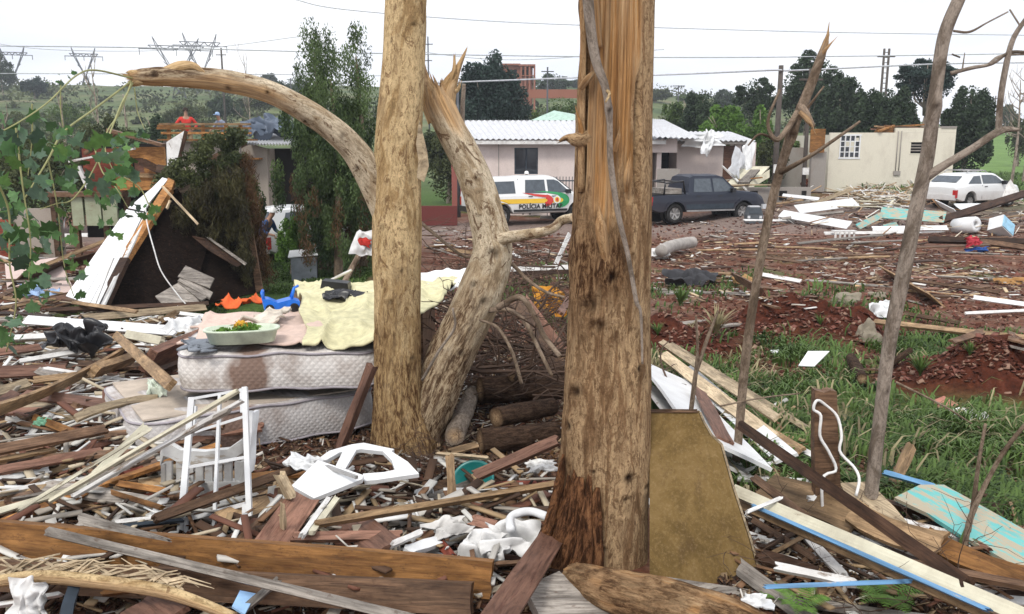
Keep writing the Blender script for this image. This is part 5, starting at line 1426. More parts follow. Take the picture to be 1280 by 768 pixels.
M['shade_lining'] = wood('shade_dark_lining', (0.016, 0.011, 0.009), (0.006, 0.004, 0.003), dirt=.2, rough=.95, spec=.02)  # near black: shade of the roof hollow put into the lining colour
# -------------------------------------------------------- left wreck: orange plywood house, collapsed sheeting, toppled conifer
y = 23.0; s = y / FPX
g0 = onto(170, y)
root = thing('wrecked_house', 'wrecked wooden house with orange plywood walls behind the hanging leaves', 'house', g0)
def WX(px): return (px - 170) * s
def WZ(py): return P(170, py, y).z - g0.z
wall(MB(), WX(212) - WX(150), WZ(184) - WZ(238), .1, [(WX(170), WX(186), WZ(216), WZ(198)), (WX(158), WX(163), WZ(216), WZ(200))], x0=WX(150), z0=WZ(238)).out('plywood_wall', M['orange'], root)
MB().box(WX(150), WX(214), -.06, -.003, WZ(222), WZ(217)).out('wall_batten', M['tan'], root)
MB().box(WX(172), WX(184), .12, .15, WZ(216), WZ(199)).out('inner_panel', M['red'], root)
MB().box(WX(104), WX(150), .3, .4, WZ(250), WZ(186)).out('side_wall', M['redhot'], root)
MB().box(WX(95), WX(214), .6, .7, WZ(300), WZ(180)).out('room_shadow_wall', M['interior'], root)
MB().bar((WX(150), -.2, WZ(163)), (WX(216), -.2, WZ(182)), .25, .08).out('rafter', M['brown'], root)
MB().bar((WX(120), -.2, WZ(192)), (WX(160), -.2, WZ(166)), .2, .08).out('rafter', M['brown'], root)
MB().bar((WX(100), -.2, WZ(202)), (WX(180), -.2, WZ(186)), .18, .05).out('roof_edge', M['white'], root)
MB().bar((WX(112), -.3, WZ(208)), (WX(124), -.3, WZ(240)), .1, .1).out('wall_stud', M['white'], root)
MB().bar((WX(190), -.3, WZ(202)), (WX(220), -.3, WZ(218)), .3, .15).out('broken_beam', M['dark'], root)
for a, b_ in ((94, 108), (111, 130), (132, 150)):
    MB().box(WX(a), WX(b_), -.1, -.02, WZ(282), WZ(246)).out('wall_panel', M['green'], root)
MB().box(WX(64), WX(160), -.2, .3, WZ(246), WZ(240)).out('floor_beam', M['brown'], root)
for px in (66, 92, 130, 158): MB().box(WX(px) - .07, WX(px) + .07, .1, .25, 0, WZ(246)).out('support_post', M['brown'], root)
MB().box(WX(-10), WX(70), .3, .4, 0, WZ(262)).out('low_wall', M['greywall'], root)
MB().box(WX(-8), WX(10), .15, .25, 0, WZ(275)).out('red_sheet', M['redhot'], root)
# white tilted wall piece standing over the conifer
slab('wall_piece', 'white wall piece tilted upright with a dark timber edge, left of the red shirted person', 'wall piece', [P(208, 178, 18.5), P(231, 163, 18.5), P(226, 205, 18.4), P(220, 214, 18.4), P(209, 208, 18.4)], .05, 'white')
B(233, 163, 221, 213, 5, 'dark', 'dark timber edging the tilted white wall piece', d=18.4, d2=18.3, roll=80)
B(196, 212, 222, 216, 12, 'dark', 'short dark broken beam below the tilted white wall piece', d=18.2, roll=60, t=.12)
# the collapsed roof section
b0 = GP(150, 392); DD = 15.6
root = thing('collapsed_roof', 'collapsed roof section on edge, white boards outside and dark framing inside', 'roof section', b0)
def strip(name, pts, th, mat):
    pts = [P(*p) for p in pts]; mb = MB()
    n = (pts[1] - pts[0]).cross(pts[2] - pts[0]).normalized()
    if n.y < 0: n = -n
    mb.prism([p - root.location for p in pts], n * th); return mb.out(name, M[mat], root)
# outside: four white boards side by side, lower left
E0, E1 = (84, 374), (160, 262)        # outer edge
F0, F1 = (104, 384), (182, 262)
def lerp(a, b, t): return tuple(a[i] + (b[i] - a[i]) * t for i in range(len(a)))
lo0, lo1 = (82, 370, 14.6), (122, 384, 14.4); hi0, hi1 = (158, 262, 16.6), (180, 266, 16.4)
for i in range(4):
    a, b_ = lerp(lo0, lo1, i / 4 + .006), lerp(lo0, lo1, (i + 1) / 4 - .006); c, d_ = lerp(hi0, hi1, (i + 1) / 4 - .006), lerp(hi0, hi1, i / 4 + .006)
    strip('roof_board', [a, b_, c, d_], .02, 'cleanwhite')
strip('roof_board', [(160, 260, 16.6), (180, 264, 16.4), (206, 226, 16.9), (196, 230, 17.0)], .02, 'cleanwhite')
strip('roof_board', [(178, 247, 16.5), (186, 254, 16.4), (210, 224, 16.9), (203, 222, 17.0)], .02, 'cleanwhite')
for p in ([(124, 384, 14.35), (129, 384, 14.3), (186, 264, 16.3), (181, 266, 16.35)], [(114, 383, 14.2), (118, 383, 14.2), (142, 322, 14.9), (140, 322, 14.9)]):
    strip('edge_trim', p, .03, 'white')
strip('rafter', [(146, 326, 15.4), (156, 328, 15.3), (214, 236, 16.7), (208, 228, 16.8)], .10, 'orange')
strip('rafter', [(206, 232, 16.7), (214, 238, 16.6), (218, 226, 16.8), (210, 222, 16.9)], .08, 'orange')
strip('rafter', [(118, 384, 14.5), (132, 384, 14.4), (160, 322, 15.2), (150, 322, 15.3)], .08, 'dark')
strip('inner_lining', [(132, 386, 14.9), (236, 386, 15.6), (262, 300, 16.6), (222, 236, 17.0), (206, 240, 16.9)], .05, 'shade_lining')
strip('inner_lining', [(232, 386, 15.8), (328, 364, 16.6), (306, 236, 17.4), (290, 200, 17.8), (236, 250, 17.2)], .05, 'shade_lining')
strip('panel_edge', [(320, 366, 16.5), (328, 362, 16.5), (306, 232, 17.4), (301, 236, 17.4)], .05, 'brown')
strip('inner_strip', [(240, 296, 16.3), (258, 300, 16.2), (304, 330, 16.2), (296, 334, 16.1), (262, 314, 16.1)], .03, 'dark')  # dark tone carries the hollow's shade on this strip
strip('inner_strip', [(258, 297, 16.2), (262, 297, 16.2), (308, 329, 16.1), (306, 332, 16.1)], .03, 'grey')
for i, pts in enumerate([[(194, 370, 15.0), (206, 384, 14.8), (234, 384, 14.9), (250, 378, 15.0), (226, 352, 15.4)], [(204, 362, 15.2), (226, 350, 15.4), (262, 372, 15.2), (252, 378, 15.0), (222, 352, 15.35)], [(222, 346, 15.4), (232, 332, 15.6), (268, 348, 15.5), (262, 360, 15.3)], [(222, 350, 15.35), (228, 344, 15.45), (266, 366, 15.3), (262, 374, 15.1)]]):
    slab('fallen_panel', ['grey board lying flat in the dark hollow of the collapsed roof, lowest of four', 'second grey board from the bottom in the hollow of the collapsed roof', 'grey board at the back of the dark hollow, highest of four', 'narrow grey board between the others in the dark hollow'][i], 'board', [P(*q) for q in pts], .03, 'grey')
B(202, 232, 248, 281, 3, 'pale', 'thin pale stick leaning over the dark conifer from the white roof boards', d=15.2, d2=15.0, roll=60)
B(208, 262, 213, 250, 3, 'pale', 'short pale stick beside the leaning thin stick', d=15.4, roll=60)
cord('thin white cable drooping from the white roof boards into the dark hollow', [(182, 262, 15), (184, 280, 14.9), (192, 310, 14.8), (202, 340, 14.7), (224, 371, 14.7), (232, 380, 14.7)], 1.6, M['cord'], 'cable', cat='cable')

# toppled conifer: dark sprays over the roof section
b = onto(262, 17.6)
root = thing('toppled_conifer', 'toppled dark conifer lying over the collapsed roof, its brown underside hanging right', 'tree', b)
part_at('trunk', trunk_mesh('trunk', [(*P(205, 236, 17.6), .08), (*P(250, 235, 17.6), .12), (*P(285, 200, 17.8), .08), (*P(300, 170, 17.9), .04)], 10, 30, seed=5), M['bark_thin'], root)
cl = []; r = np.random.default_rng(31)
poly = [(186, 262), (200, 220), (225, 200), (245, 180), (292, 162), (304, 168), (300, 215), (312, 270), (290, 300), (240, 315), (205, 290)]
def inpoly(x, y, pl):
    c = False
    for i in range(len(pl)):
        x1, y1 = pl[i]; x2, y2 = pl[i - 1]
        if (y1 > y) != (y2 > y) and x < (x2 - x1) * (y - y1) / (y2 - y1) + x1: c = not c
    return c
k = 0
while k < 210:
    x, yy = r.uniform(185, 305), r.uniform(165, 300)
    if not inpoly(x, yy, poly): continue
    k += 1; q = P(x, yy, 16.9 + r.uniform(0, 1.3)); cl.append((tuple(q), (.16, .16, .13), 130, r.uniform(.1, .95)))
part_at('crown', leaf_cloud('crown', cl, .045, .35, .3, 32), M['leaf_olive'], root)
cl = []
while len(cl) < 230:
    x, yy = r.uniform(215, 320), r.uniform(215, 350)
    if not inpoly(x, yy, [(250, 240), (285, 190), (298, 200), (320, 350), (305, 352), (275, 300), (225, 300), (205, 270)]): continue
    q = P(x, yy, 16.2 + r.uniform(0, 1.0)); cl.append((tuple(q), (.10, .12, .2), 90, r.uniform(.0, .7)))
part_at('dead_foliage', leaf_cloud('dead_foliage', cl, .06, .12, .6, 33), M['leaf_brown'], root)
cl = []
for i in range(60):
    t = i / 60; q = P(296 + 28 * t + r.uniform(0, 16), 200 + 150 * t, 17.2); cl.append((tuple(q), (.14, .14, .22), 60, r.uniform(.2, 1)))
part_at('dead_foliage', leaf_cloud('dead_foliage', cl, .08, .08, .6, 34), M['leaf_dry'], root)
# grey cabinet on the lawn
b = GP(380, 350)
root = thing('grey_cabinet', 'battered grey metal cabinet with a white top lying on the grass by the cypresses', 'cabinet', b, .25)
MB().box(-.28, .30, -.2, .2, 0, .55).out('cabinet_body', plain('grey_enamel', (.20, .22, .24), .5), root)
mb = MB(); mb.prism([(-.34, -.22, .56), (.34, -.22, .60), (.30, .22, .70), (-.30, .22, .66)], (0, 0, .02)); mb.out('lid', M['cleanwhite'], root)
MB().box(.302, .33, -.2, .2, .02, .55).out('side_panel', M['black'], root)

# -------------------------------------------------------- mattresses and what lies on them
def quilt(name, c, sc=14, stain=(0.20, 0.12, 0.08)):
    m = NB(name, .9, .1)
    tc = m.coord('Object', (sc, sc, sc), rnd=False)
    mp = m.new('ShaderNodeMapping'); mp.inputs['Rotation'].default_value = (0, radians(45), 0); m.l.new(tc, mp.inputs['Vector'])
    w1 = m.new('ShaderNodeTexWave'); w1.bands_direction = 'X'; w1.inputs['Scale'].default_value = .5; w1.inputs['Distortion'].default_value = 1.2; m.l.new(mp.outputs[0], w1.inputs['Vector'])
    w2 = m.new('ShaderNodeTexWave'); w2.bands_direction = 'Z'; w2.inputs['Scale'].default_value = .5; w2.inputs['Distortion'].default_value = 1.2; m.l.new(mp.outputs[0], w2.inputs['Vector'])
    mn = m.new('ShaderNodeMath', operation='MINIMUM'); m.l.new(w1.outputs['Fac'], mn.inputs[0]); m.l.new(w2.outputs['Fac'], mn.inputs[1])
    n = m.noise(m.coord('Object', rnd=False), 2.2, 6, .7)
    col = m.mix(m.ramp(n, [(.47, 0.), (.68, .65)]), c, stain)
    col = m.mix(1.0, col, m.ramp(mn.outputs[0], [(0, .90), (.25, 1.0)]), 'MULTIPLY')
    # one muddy splash of its own shape
    g = m.new('ShaderNodeTexGradient', gradient_type='SPHERICAL'); mp2 = m.new('ShaderNodeMapping')
    mp2.inputs['Scale'].default_value = (4.2, .5, 3.0); mp2.inputs['Location'].default_value = (.55, .1, -.3)
    tc2 = m.new('ShaderNodeTexCoord'); ad = m.new('ShaderNodeVectorMath', operation='ADD')
    nn = m.new('ShaderNodeTexNoise'); nn.inputs['Scale'].default_value = 6; sc2 = m.new('ShaderNodeVectorMath', operation='SCALE'); sc2.inputs['Scale'].default_value = .22
    m.l.new(tc2.outputs['Object'], nn.inputs['Vector']); m.l.new(nn.outputs['Color'], sc2.inputs[0]); m.l.new(tc2.outputs['Object'], ad.inputs[0]); m.l.new(sc2.outputs[0], ad.inputs[1])
    m.l.new(ad.outputs[0], mp2.inputs['Vector']); m.l.new(mp2.outputs[0], g.inputs['Vector'])
    col = m.mix(m.ramp(g.outputs['Fac'], [(.05, 0.), (.35, .85)]), col, (.17, .085, .05))
    m.bump(mn.outputs[0], .45, .008)
    return m.color(col)
M['quilt'] = quilt('quilted_mattress_cover', (.74, .70, .66))
M['quilt2'] = quilt('quilted_mattress_cover_grey', (.58, .55, .53), 16)
M['piping'] = plain('mattress_piping', (.34, .31, .33), .8)
def mattress(label, c, L, Wd, T, rot, mat, seed, tilt=0.0):
    root = thing('mattress', label, 'mattress', c, rot); root.rotation_euler = (tilt[0], tilt[1], rot)
    nx, ny, nz = 40, 34, 10
    bm = bmesh.new()
    def pt(u, v, w_):
        # superellipse rounded box
        x, y, z = u * 2 - 1, v * 2 - 1, w_ * 2 - 1
        cr = .16 * min(L, Wd) 
        X, Y = x * L / 2, y * Wd / 2
        dx, dy = abs(X) - (L / 2 - cr), abs(Y) - (Wd / 2 - cr)
        if dx > 0 and dy > 0:
            m_ = max(dx, dy); h = sqrt(dx * dx + dy * dy); f = m_ / h
            X = math.copysign(L / 2 - cr + dx * f, X); Y = math.copysign(Wd / 2 - cr + dy * f, Y)
        Z = z * T / 2
        nn = .010 * (sin(X * 7 + seed) * cos(Y * 6) + .6 * sin(X * 13 + Y * 9 + Z * 20))
        bul = .022 * (1 - z * z)
        X += math.copysign(bul, X) * (abs(x) > .97); Y += math.copysign(bul, Y) * (abs(y) > .97)
        return (X, Y, Z + nn * 1.2 + (.015 * (sin(u * 3.1) + sin(v * 3.1)) if z > .9 else 0))
    faces = [(lambda a, b: pt(a, b, 1), nx, ny), (lambda a, b: pt(b, a, 0), ny, nx), (lambda a, b: pt(a, 0, b), nx, nz), (lambda a, b: pt(1 - a, 1, b), nx, nz), (lambda a, b: pt(0, 1 - a, b), ny, nz), (lambda a, b: pt(1, a, b), ny, nz)]
    for f, na, nb in faces:
        g = [[bm.verts.new(f(i / na, j / nb)) for j in range(nb + 1)] for i in range(na + 1)]
        for i in range(na):
            for j in range(nb): bm.faces.new((g[i][j], g[i + 1][j], g[i + 1][j + 1], g[i][j + 1]))
    bmesh.ops.remove_doubles(bm, verts=bm.verts, dist=.0006)
    for f in bm.faces: f.smooth = True
    me = bpy.data.meshes.new('body'); bm.to_mesh(me); bm.free()
    link('body', me, mat, root)
    for w_ in (0.03, .97) if T > .2 else (.97,):
        ring = []
        for k in range(100):
            t = 4 * k / 100; e, f = int(t), t % 1
            u, v = [(f, 0), (1, f), (1 - f, 1), (0, 1 - f)][e]
            q = Vector(pt(u, v, w_)); q.x *= 1.004; q.y *= 1.006; ring.append(q)
        mb = MB(); mb.tube(ring + ring[:2], .011, 6); mb.out('piping', M['piping'], root, True)
    return root
# upper mattress: front top edge (218,447)-(467,444)
a, b_ = P(214, 443, 6.95), P(478, 440, 7.15)
rot = atan2(b_.y - a.y, b_.x - a.x); Lm = (b_ - a).length
mid = (a + b_) / 2; Wm = 1.75; back = Vector((-sin(rot), cos(rot), 0))
c = mid + back * Wm / 2; c.z = mid.z - .17
m1 = mattress('dirty white upper mattress with a muddy splash on its front edge, under the blankets', c, Lm, Wm, .31, rot, M['quilt'], 1, (0, 0))
a, b_ = P(168, 556, 6.35), P(474, 500, 7.5)
rot = atan2(b_.y - a.y, b_.x - a.x); Lm = (b_ - a).length; mid = (a + b_) / 2; back = Vector((-sin(rot), cos(rot), 0))
c = mid + back * .8; c.z = mid.z - .13 + .06
m2 = mattress('lower mattress with quilted grey sides and bare beige top, under the other mattress', c, Lm, 1.6, .33, rot, M['quilt2'], 2, (-.03, .02))
MB().box(-Lm * .46, Lm * .46, -.74, .74, .175, .19).out('top_cover', plain('beige_mattress_cloth', (.50, .42, .34), .9, amt=.2), m2)
MB().box(-.4, .4, -.4, .4, -.55, -.16).out('underlay', M['brown'], m2)

M['blanket'] = plain('yellow_green_blanket', (.62, .58, .36), .9, amt=.22, scale=12, bump=.4)
M['blanketpink'] = plain('pale_pink_blanket', (.66, .50, .42), .9, amt=.12, scale=14, bump=.4)
def drape(name, label, cat, outline, zf, mat, seed, amp=.04, n=46, freq=5, th=.02, group=None):
    """cloth over a patch with 4 world corners (x,y); zf(x,y)->z, arrays"""
    A = np.array([(o[0], o[1]) for o in outline], float); g = np.linspace(0, 1, n + 1); v, u = [q.ravel()[:, None] for q in np.meshgrid(g, g, indexing='ij')]
    p = (A[0] * (1 - u) + A[1] * u) * (1 - v) + (A[3] * (1 - u) + A[2] * u) * v
    u, v = u[:, 0], v[:, 0]; ex = .07 * vnoise(u * 6 + seed, v * 6); x, y_ = p[:, 0] + ex, p[:, 1] + ex * .8
    rid = 1 - np.abs(vnoise(x * freq + seed + .8 * y_, y_ * freq * .5 + seed))
    z = zf(x, y_) + amp * (rid ** 3 * 1.3 + .5 * fbm(x * freq * .8, y_ * freq * .8 + seed, None, 3))
    top = np.stack([x, y_, z + 0 * x], -1); V = np.vstack([top, top - [0, 0, th]]); m = (n + 1) ** 2
    q = (np.arange(n)[:, None] * (n + 1) + np.arange(n)[None]).ravel()
    F = [np.stack([q, q + 1, q + n + 2, q + n + 1], -1), m + np.stack([q + 1, q, q + n + 1, q + n + 2], -1)]
    k = np.arange(n)
    for q0, q1 in ((k, k + 1), ((n + 1) * n + k + 1, (n + 1) * n + k), ((k + 1) * (n + 1), k * (n + 1)), (k * (n + 1) + n, (k + 1) * (n + 1) + n)): F.append(np.stack([q1, q0, m + q0, m + q1], -1))
    c = top.mean(0); o = link(name, fastmesh(name, V - c, np.vstack(F), True), mat); o.location = c
    return tag(o, label, cat, group)
ztop = P(340, 441, 7.05).z + .01
def zmat(x, y_): return ztop + .03 - .5 * max(0, (7.02 + .03 * x) - y_)
def W2(px, py, z):      # pixel at height z -> world xy
    r = ray(px, py); t = (z - CAMZ) / r.z; return (r.x * t, t)
def zhump(x, y_):
    return ztop + .03 + .07 * sm(7.4, 9.4, y_) - .1 * sm(9.4, 10.4, y_) + .05 * sm(-1.9, -1.3, x) * sm(7.5, 8.4, y_)
drape('blanket', 'pale pink blanket spread over the front of the upper mattress', 'blanket', [W2(232, 432, ztop), W2(398, 434, ztop), W2(430, 396, ztop), W2(262, 396, ztop)], lambda x, y_: ztop + .035, M['blanketpink'], 3, .025)
drape('blanket', 'rumpled yellow green blanket heaped over the back and right of the upper mattress', 'blanket', [(-1.75, 7.12), (-.95, 7.08), (-.55, 10.3), (-2.75, 10.4)], lambda x, y_: zhump(x, y_) + .02, M['blanket'], 9, .065, 60)
MB  # noqa
o = MB().box(-1.0, 1.0, -1.0, 1.0, -.6, .0).out('bed_base', M['brown']); o.location = (-1.75, 9.6, ztop + .02); o.scale = (.8, .72, 1); tag(o, 'dark bed base under the back of the yellow green blanket', 'bed base')
drape('cloth', 'white and beige cloth bundled behind the plastic tub', 'cloth', [W2(296, 410, ztop + .1), W2(348, 404, ztop + .1), W2(372, 372, ztop + .25), W2(322, 376, ztop + .25)], lambda x, y_: ztop + .10 + 0 * y_, cloth((.62, .55, .46), 'beige_cloth'), 21, .07, 26)
drape('cloth', 'grey folded cloth on the left front corner of the upper mattress', 'cloth', [W2(228, 444, ztop), W2(264, 446, ztop), W2(272, 432, ztop), W2(240, 428, ztop)], lambda x, y_: ztop + .05, cloth((.20, .22, .25), 'grey_cloth'), 25, .02, 16)
drape('cloth', 'white cloth hanging behind the pale trunk at the end of the blanket', 'cloth', [(-1.0, 9.4), (-.4, 9.6), (-.3, 10.6), (-1.1, 10.6)], lambda x, y_: ztop + .1, white_c, 27, .08, 20)
# plastic tub with green leaves
tc = Vector((*W2(303, 421, ztop + .1), ztop + .06))
root = thing('plastic_tub', 'oblong white plastic tub holding green and yellow scraps on the pink blanket', 'tub', tc, radians(12))
mb = MB(); prof = [(.90, 0), (1.0, .10), (1.06, .105), (1.06, .12), (.96, .12), (.88, .02), (0, .02)]
n = 28; V = []
for rr, z in prof:
    for k in range(n):
        a = 2 * pi * k / n; e = .72
        V.append((math.copysign(abs(cos(a)) ** e, cos(a)) * rr * .30, math.copysign(abs(sin(a)) ** e, sin(a)) * rr * .15, z))
F = [(i * n + k, i * n + (k + 1) % n, (i + 1) * n + (k + 1) % n, (i + 1) * n + k) for i in range(len(prof) - 1) for k in range(n)]
V.append((0, 0, 0)); F += [((k + 1) % n, k, len(V) - 1) for k in range(n)]
link('tub_body', mesh('tub_body', V, F, True), plain('white_green_plastic', (.66, .74, .58), .35), root)
link('scraps', leaf_cloud('scraps', [((-.05, 0, .09), (.2, .1, .03), 260, .8), ((.05, .02, .12), (.12, .07, .03), 80, .95)], .022, .6, 0, 3), M['leaf_fresh'], root)
o = link('yellow_scraps', leaf_cloud('yellow_scraps', [((-.02, .03, .14), (.08, .04, .03), 50, .9)], .02, .7, 0, 4), plain('yellow_scraps_stuff', (.75, .42, .05), .6), root)
# blue toy car
tb = Vector((*W2(352, 390, ztop + .05), ztop + .06))
root = thing('blue_toy_car', 'bright blue plastic toy car lying on the blanket', 'toy', tb, radians(20))
bl = plain('bright_blue_plastic', (.015, .17, .72), .3, .5)
mb = MB(); mb.prism([(-.17, -.09, .03), (.17, -.09, .03), (.18, -.09, .10), (.10, -.09, .13), (-.04, -.09, .10), (-.12, -.09, .14), (-.19, -.09, .15)], (0, .18, 0)); mb.out('toy_body', bl, root)
MB().tube([(-.17, -.07, .13), (-.19, -.07, .21), (-.17, .07, .21), (-.17, .07, .13)], .016, 8).out('backrest', bl, root, True)
MB().tube([(.10, -.06, .12), (.13, -.06, .24), (.17, -.02, .25), (.14, .06, .22), (.10, .06, .12)], .014, 8).out('handle_bar', bl, root, True)
for x in (-.12, .12):
    for s in (-.10, .10): mb = MB(); mb.lathe([(0, -.02), (.045, -.02), (.045, .02), (0, .02)], 14); o = mb.out('wheel', M['black'], root); o.rotation_euler = (pi / 2, 0, 0); o.location = (x, s, .045)
# black bag / box
crumple('black_bag', 'crumpled black bag on the yellow green blanket', 'bag', (*W2(432, 374, ztop + .12), ztop + .16), .38, .26, M['black'], 31, .5, (.15, 0, .1), 16, 2.5)
o = MB().prism([(-.16, -.1, 0), (.16, -.1, 0), (.15, -.1, .10), (-.13, -.1, .13)], (0, .18, 0)).out('black_box', M['black']); o.location = (*W2(420, 364, ztop + .14), ztop + .14); tag(o, 'open black box behind the crumpled black bag on the blanket', 'box')
B(412, 351, 441, 337, 3, 'white', 'thin white stick sticking up behind the black box', d=9.8, roll=60)
drape('cloth', 'bright orange cloth on the grass behind the mattresses', 'cloth', [W2(272, 386, .5), W2(322, 380, .5), W2(330, 372, .5), W2(282, 376, .5)], lambda x, y_: .5, plain('orange_cloth', (.72, .13, .03), .8), 41, .09, 22)

# -------------------------------------------------------- white plastic chair upside down (slatted back facing us)
d0 = 5.5
root = thing('plastic_chair', 'dirty white plastic chair lying in front of the lower mattress, slatted back towards us', 'chair', P(255, 625, d0))
pl_ = paint('dirty_white_plastic', (.78, .78, .76), under=(.45, .38, .30), wear=.60, dirt=.45, rough=.45)
def LP(px, py, d): return P(px, py, d) - root.location
V = []
prof_t = [(200, 566), (204, 553), (213, 556), (225, 563), (255, 565), (285, 562), (302, 550), (310, 536)]
MB().prism([LP(x, y_, d0) for x, y_ in prof_t] + [LP(x, y_ + 17, d0) for x, y_ in reversed(prof_t)], (0, .05, 0)).out('top_rail', pl_, root)
for i, x in enumerate([209, 224, 236, 248, 260, 272, 284, 297]):
    MB().prism([LP(x - 4, 578, d0 + .01), LP(x + 5.4, 578, d0 + .01), LP(x + 5.4, 606, d0 + .04), LP(x - 3.6, 606, d0 + .04)], (0, .03, 0)).out('slat', pl_, root)
MB().prism([LP(201, 581, d0 - .01), LP(201, 615, d0 + .03), LP(214, 632, d0 + .04), LP(255, 636, d0 + .05), LP(296, 622, d0 + .05), LP(308, 600, d0 + .03), LP(308, 576, d0 - .01), LP(300, 578, d0), LP(300, 602, d0 + .03), LP(206, 605, d0 + .03), LP(206, 580, d0)], (0, .06, 0)).out('backrest', pl_, root)
MB().prism([LP(203, 640, d0 + .1), LP(300, 632, d0 + .1), LP(305, 600, d0 + .55), LP(205, 600, d0 + .55)], (0, 0, .04)).out('seat', pl_, root)
for s_ in (206, 302): MB().prism([LP(s_ - 4, 560, d0 + .06), LP(s_ + 4, 560, d0 + .06), LP(s_ + 3, 600, d0 + .5), LP(s_ - 3, 600, d0 + .5)], (.0, .05, .02)).out('armrest', pl_, root)

# -------------------------------------------------------- white metal window grille leaning
root = thing('window_grille', 'white metal window frame with thin bars propped up in front of the plastic chair', 'window frame', P(265, 676, 5.0))
dt, db = 5.35, 4.95
def gd(py): return db + (dt - db) * (676 - py) / 190
def gbar(x1, y1, x2, y2, w): MB().bar(P(x1, y1, gd(y1)) - root.location, P(x2, y2, gd(y2)) - root.location, w * 5.1 / FPX, .03, up=(0, -1, .2)).out('frame_bar', M['cleanwhite'], root)
gbar(240, 497, 225, 674, 8); gbar(306, 484, 313, 678, 7); gbar(275, 494, 267, 676, 4); gbar(238, 499, 306, 487, 3.5); gbar(244, 540, 308, 520, 3.5)
gbar(230, 585, 311, 571, 3.5); gbar(231, 650, 307, 630, 5); gbar(306, 630, 304, 678, 5); gbar(233, 652, 232, 676, 4); gbar(302, 486, 303, 516, 4); gbar(245, 508, 243, 534, 2.5)
B(318, 512, 312, 590, 10, 'cleanwhite', 'white board edge standing just right of the window frame', d=5.5, d2=5.35, roll=75)
# -------------------------------------------------------- white cut-out furniture panel
root = thing('cutout_panel', 'white furniture panel with a curved cut out window lying on the rubble', 'panel', GP(440, 600, .1))
def flat(name, pts, h, th, mat):
    """polygon on a gently tipped plane near the ground"""
    q = [GP(x, y_, h) for x, y_ in pts]
    c = sum(q, Vector()) / len(q); n = Vector((.0, -.25, 1)).normalized()
    out = []
    for x, y_ in pts:
        r = ray(x, y_); t = (c - CAMP).dot(n) / r.dot(n); out.append(CAMP + r * t - root.location)
    mb = MB(); mb.prism(out, n * th); return mb.out(name, M[mat], root)
flat('panel', [(365, 612), (398, 580), (455, 599), (453, 604), (393, 628)], .32, .03, 'cleanwhite')
flat('curved_arm', [(397, 579), (412, 568), (440, 560), (455, 558), (493, 566), (488, 570), (452, 566), (425, 570), (408, 580)], .355, .03, 'cleanwhite')
flat('curved_arm', [(478, 568), (488, 568), (510, 582), (524, 597), (470, 605), (456, 606), (454, 597), (480, 595), (494, 592), (490, 580)], .345, .03, 'cleanwhite')
flat('curved_arm', [(430, 566), (446, 566), (432, 590), (420, 586)], .33, .025, 'cleanwhite')
MB().bar(GP(402, 581, .40) - root.location, GP(446, 597, .38) - root.location, .02).out('hinge_rail', M['rim'], root)
# ======================================================== foreground rubble, placed piece by piece
# big beams, bottom left
B(-60, 668, 617, 724, 48, 'orange', 'big orange brown beam across the bottom left, the upper one of the two', d=4.35, d2=4.05, roll=72, t=.10, name='beam', cat='beam', jag=.012)
B(-60, 716, 592, 748, 40, 'brown', 'big dark brown beam across the bottom left, lying in front of the orange one', d=4.05, d2=3.85, roll=66, t=.13, name='beam', cat='beam', jag=.012)
B(58, 664, 520, 775, 13, 'grey', 'long grey grooved batten crossing over both big beams to the bottom edge', d=4.0, d2=3.5, roll=50, t=.03, name='batten', jag=.02)
B(98, 648, 214, 676, 16, 'grey', 'tapering grey board sticking up behind the big orange brown beam', h=.45, roll=60, taper=.75)
# curved split strip with white fibres
A = catmull([(*P(-30, 733, 3.7), .03), (*P(40, 722, 3.7), .032), (*P(114, 727, 3.65), .032), (*P(212, 742, 3.55), .03), (*P(300, 775, 3.4), .022)], 50)
root = thing('split_strip', 'curved split wooden strip with pale torn fibres at the bottom left corner', 'wood strip', A[10][:3])
part_at('strip', trunk_mesh('strip', [tuple(a) for a in A[::6]], 14, 60, bare=lambda s, t: .9 * (np.sin(t * 1.0 + .5) > -.2), lump=.1, seed=70), M['bark_pale'], root)
mb = MB(); r = random.Random(3)
for i in range(55):
    t = r.random(); k = int(t * 36) + 4; a = Vector(A[k][:3]) + Vector((r.uniform(-.02, .02), .03, r.uniform(.0, .03)))
    l = r.uniform(.08, .32); dr = (Vector(A[min(k + 3, 49)][:3]) - Vector(A[k][:3])).normalized() * (1 if r.random() < .7 else -1)
    m_ = a + dr * l * .5 + Vector((0, .02, r.uniform(.01, .06))); mb.tube([a, m_, a + dr * l + Vector((0, .03, r.uniform(-.01, .07)))], .009, 4, .002)
o = mb.out('torn_fibres', M['pale']); o.data.transform(Matrix.Translation(-root.location)); o.parent = root; o['kind'] = 'stuff'
B(14, 735, 92, 704, 7, 'pale', 'pale jagged splinter pointing up over the curved split strip', d=3.8, roll=50, taper=.7)
B(108, 703, 168, 738, 6, 'pale', 'pale short splinter lying across the curved split strip', d=3.75, roll=50, taper=.5)
B(94, 728, 76, 790, 36, 'slate', 'dark slate blue board end under the curved split strip', d=3.75, d2=3.5, roll=70, w=.12, t=.05)
B(126, 742, 232, 728, 9, 'orange', 'short orange stick behind the curved split strip', d=3.9, roll=40)
B(175, 752, 214, 780, 34, 'red', 'flat terracotta brown board at the bottom edge, left of the blue sheet', d=3.7, d2=3.45, roll=20, w=.2)
B(236, 742, 262, 724, 22, 'red', 'flat terracotta piece under the grooved batten', d=4.0, roll=20, w=.14)
slab('blue_sheet', 'light blue plastic sheet showing between boards at the bottom edge', 'plastic sheet', [P(290, 758, 3.7), P(300, 738, 3.85), P(320, 742, 3.85), P(306, 768, 3.65)], .01, plain('light_blue_plastic', (.32, .52, .78), .4))
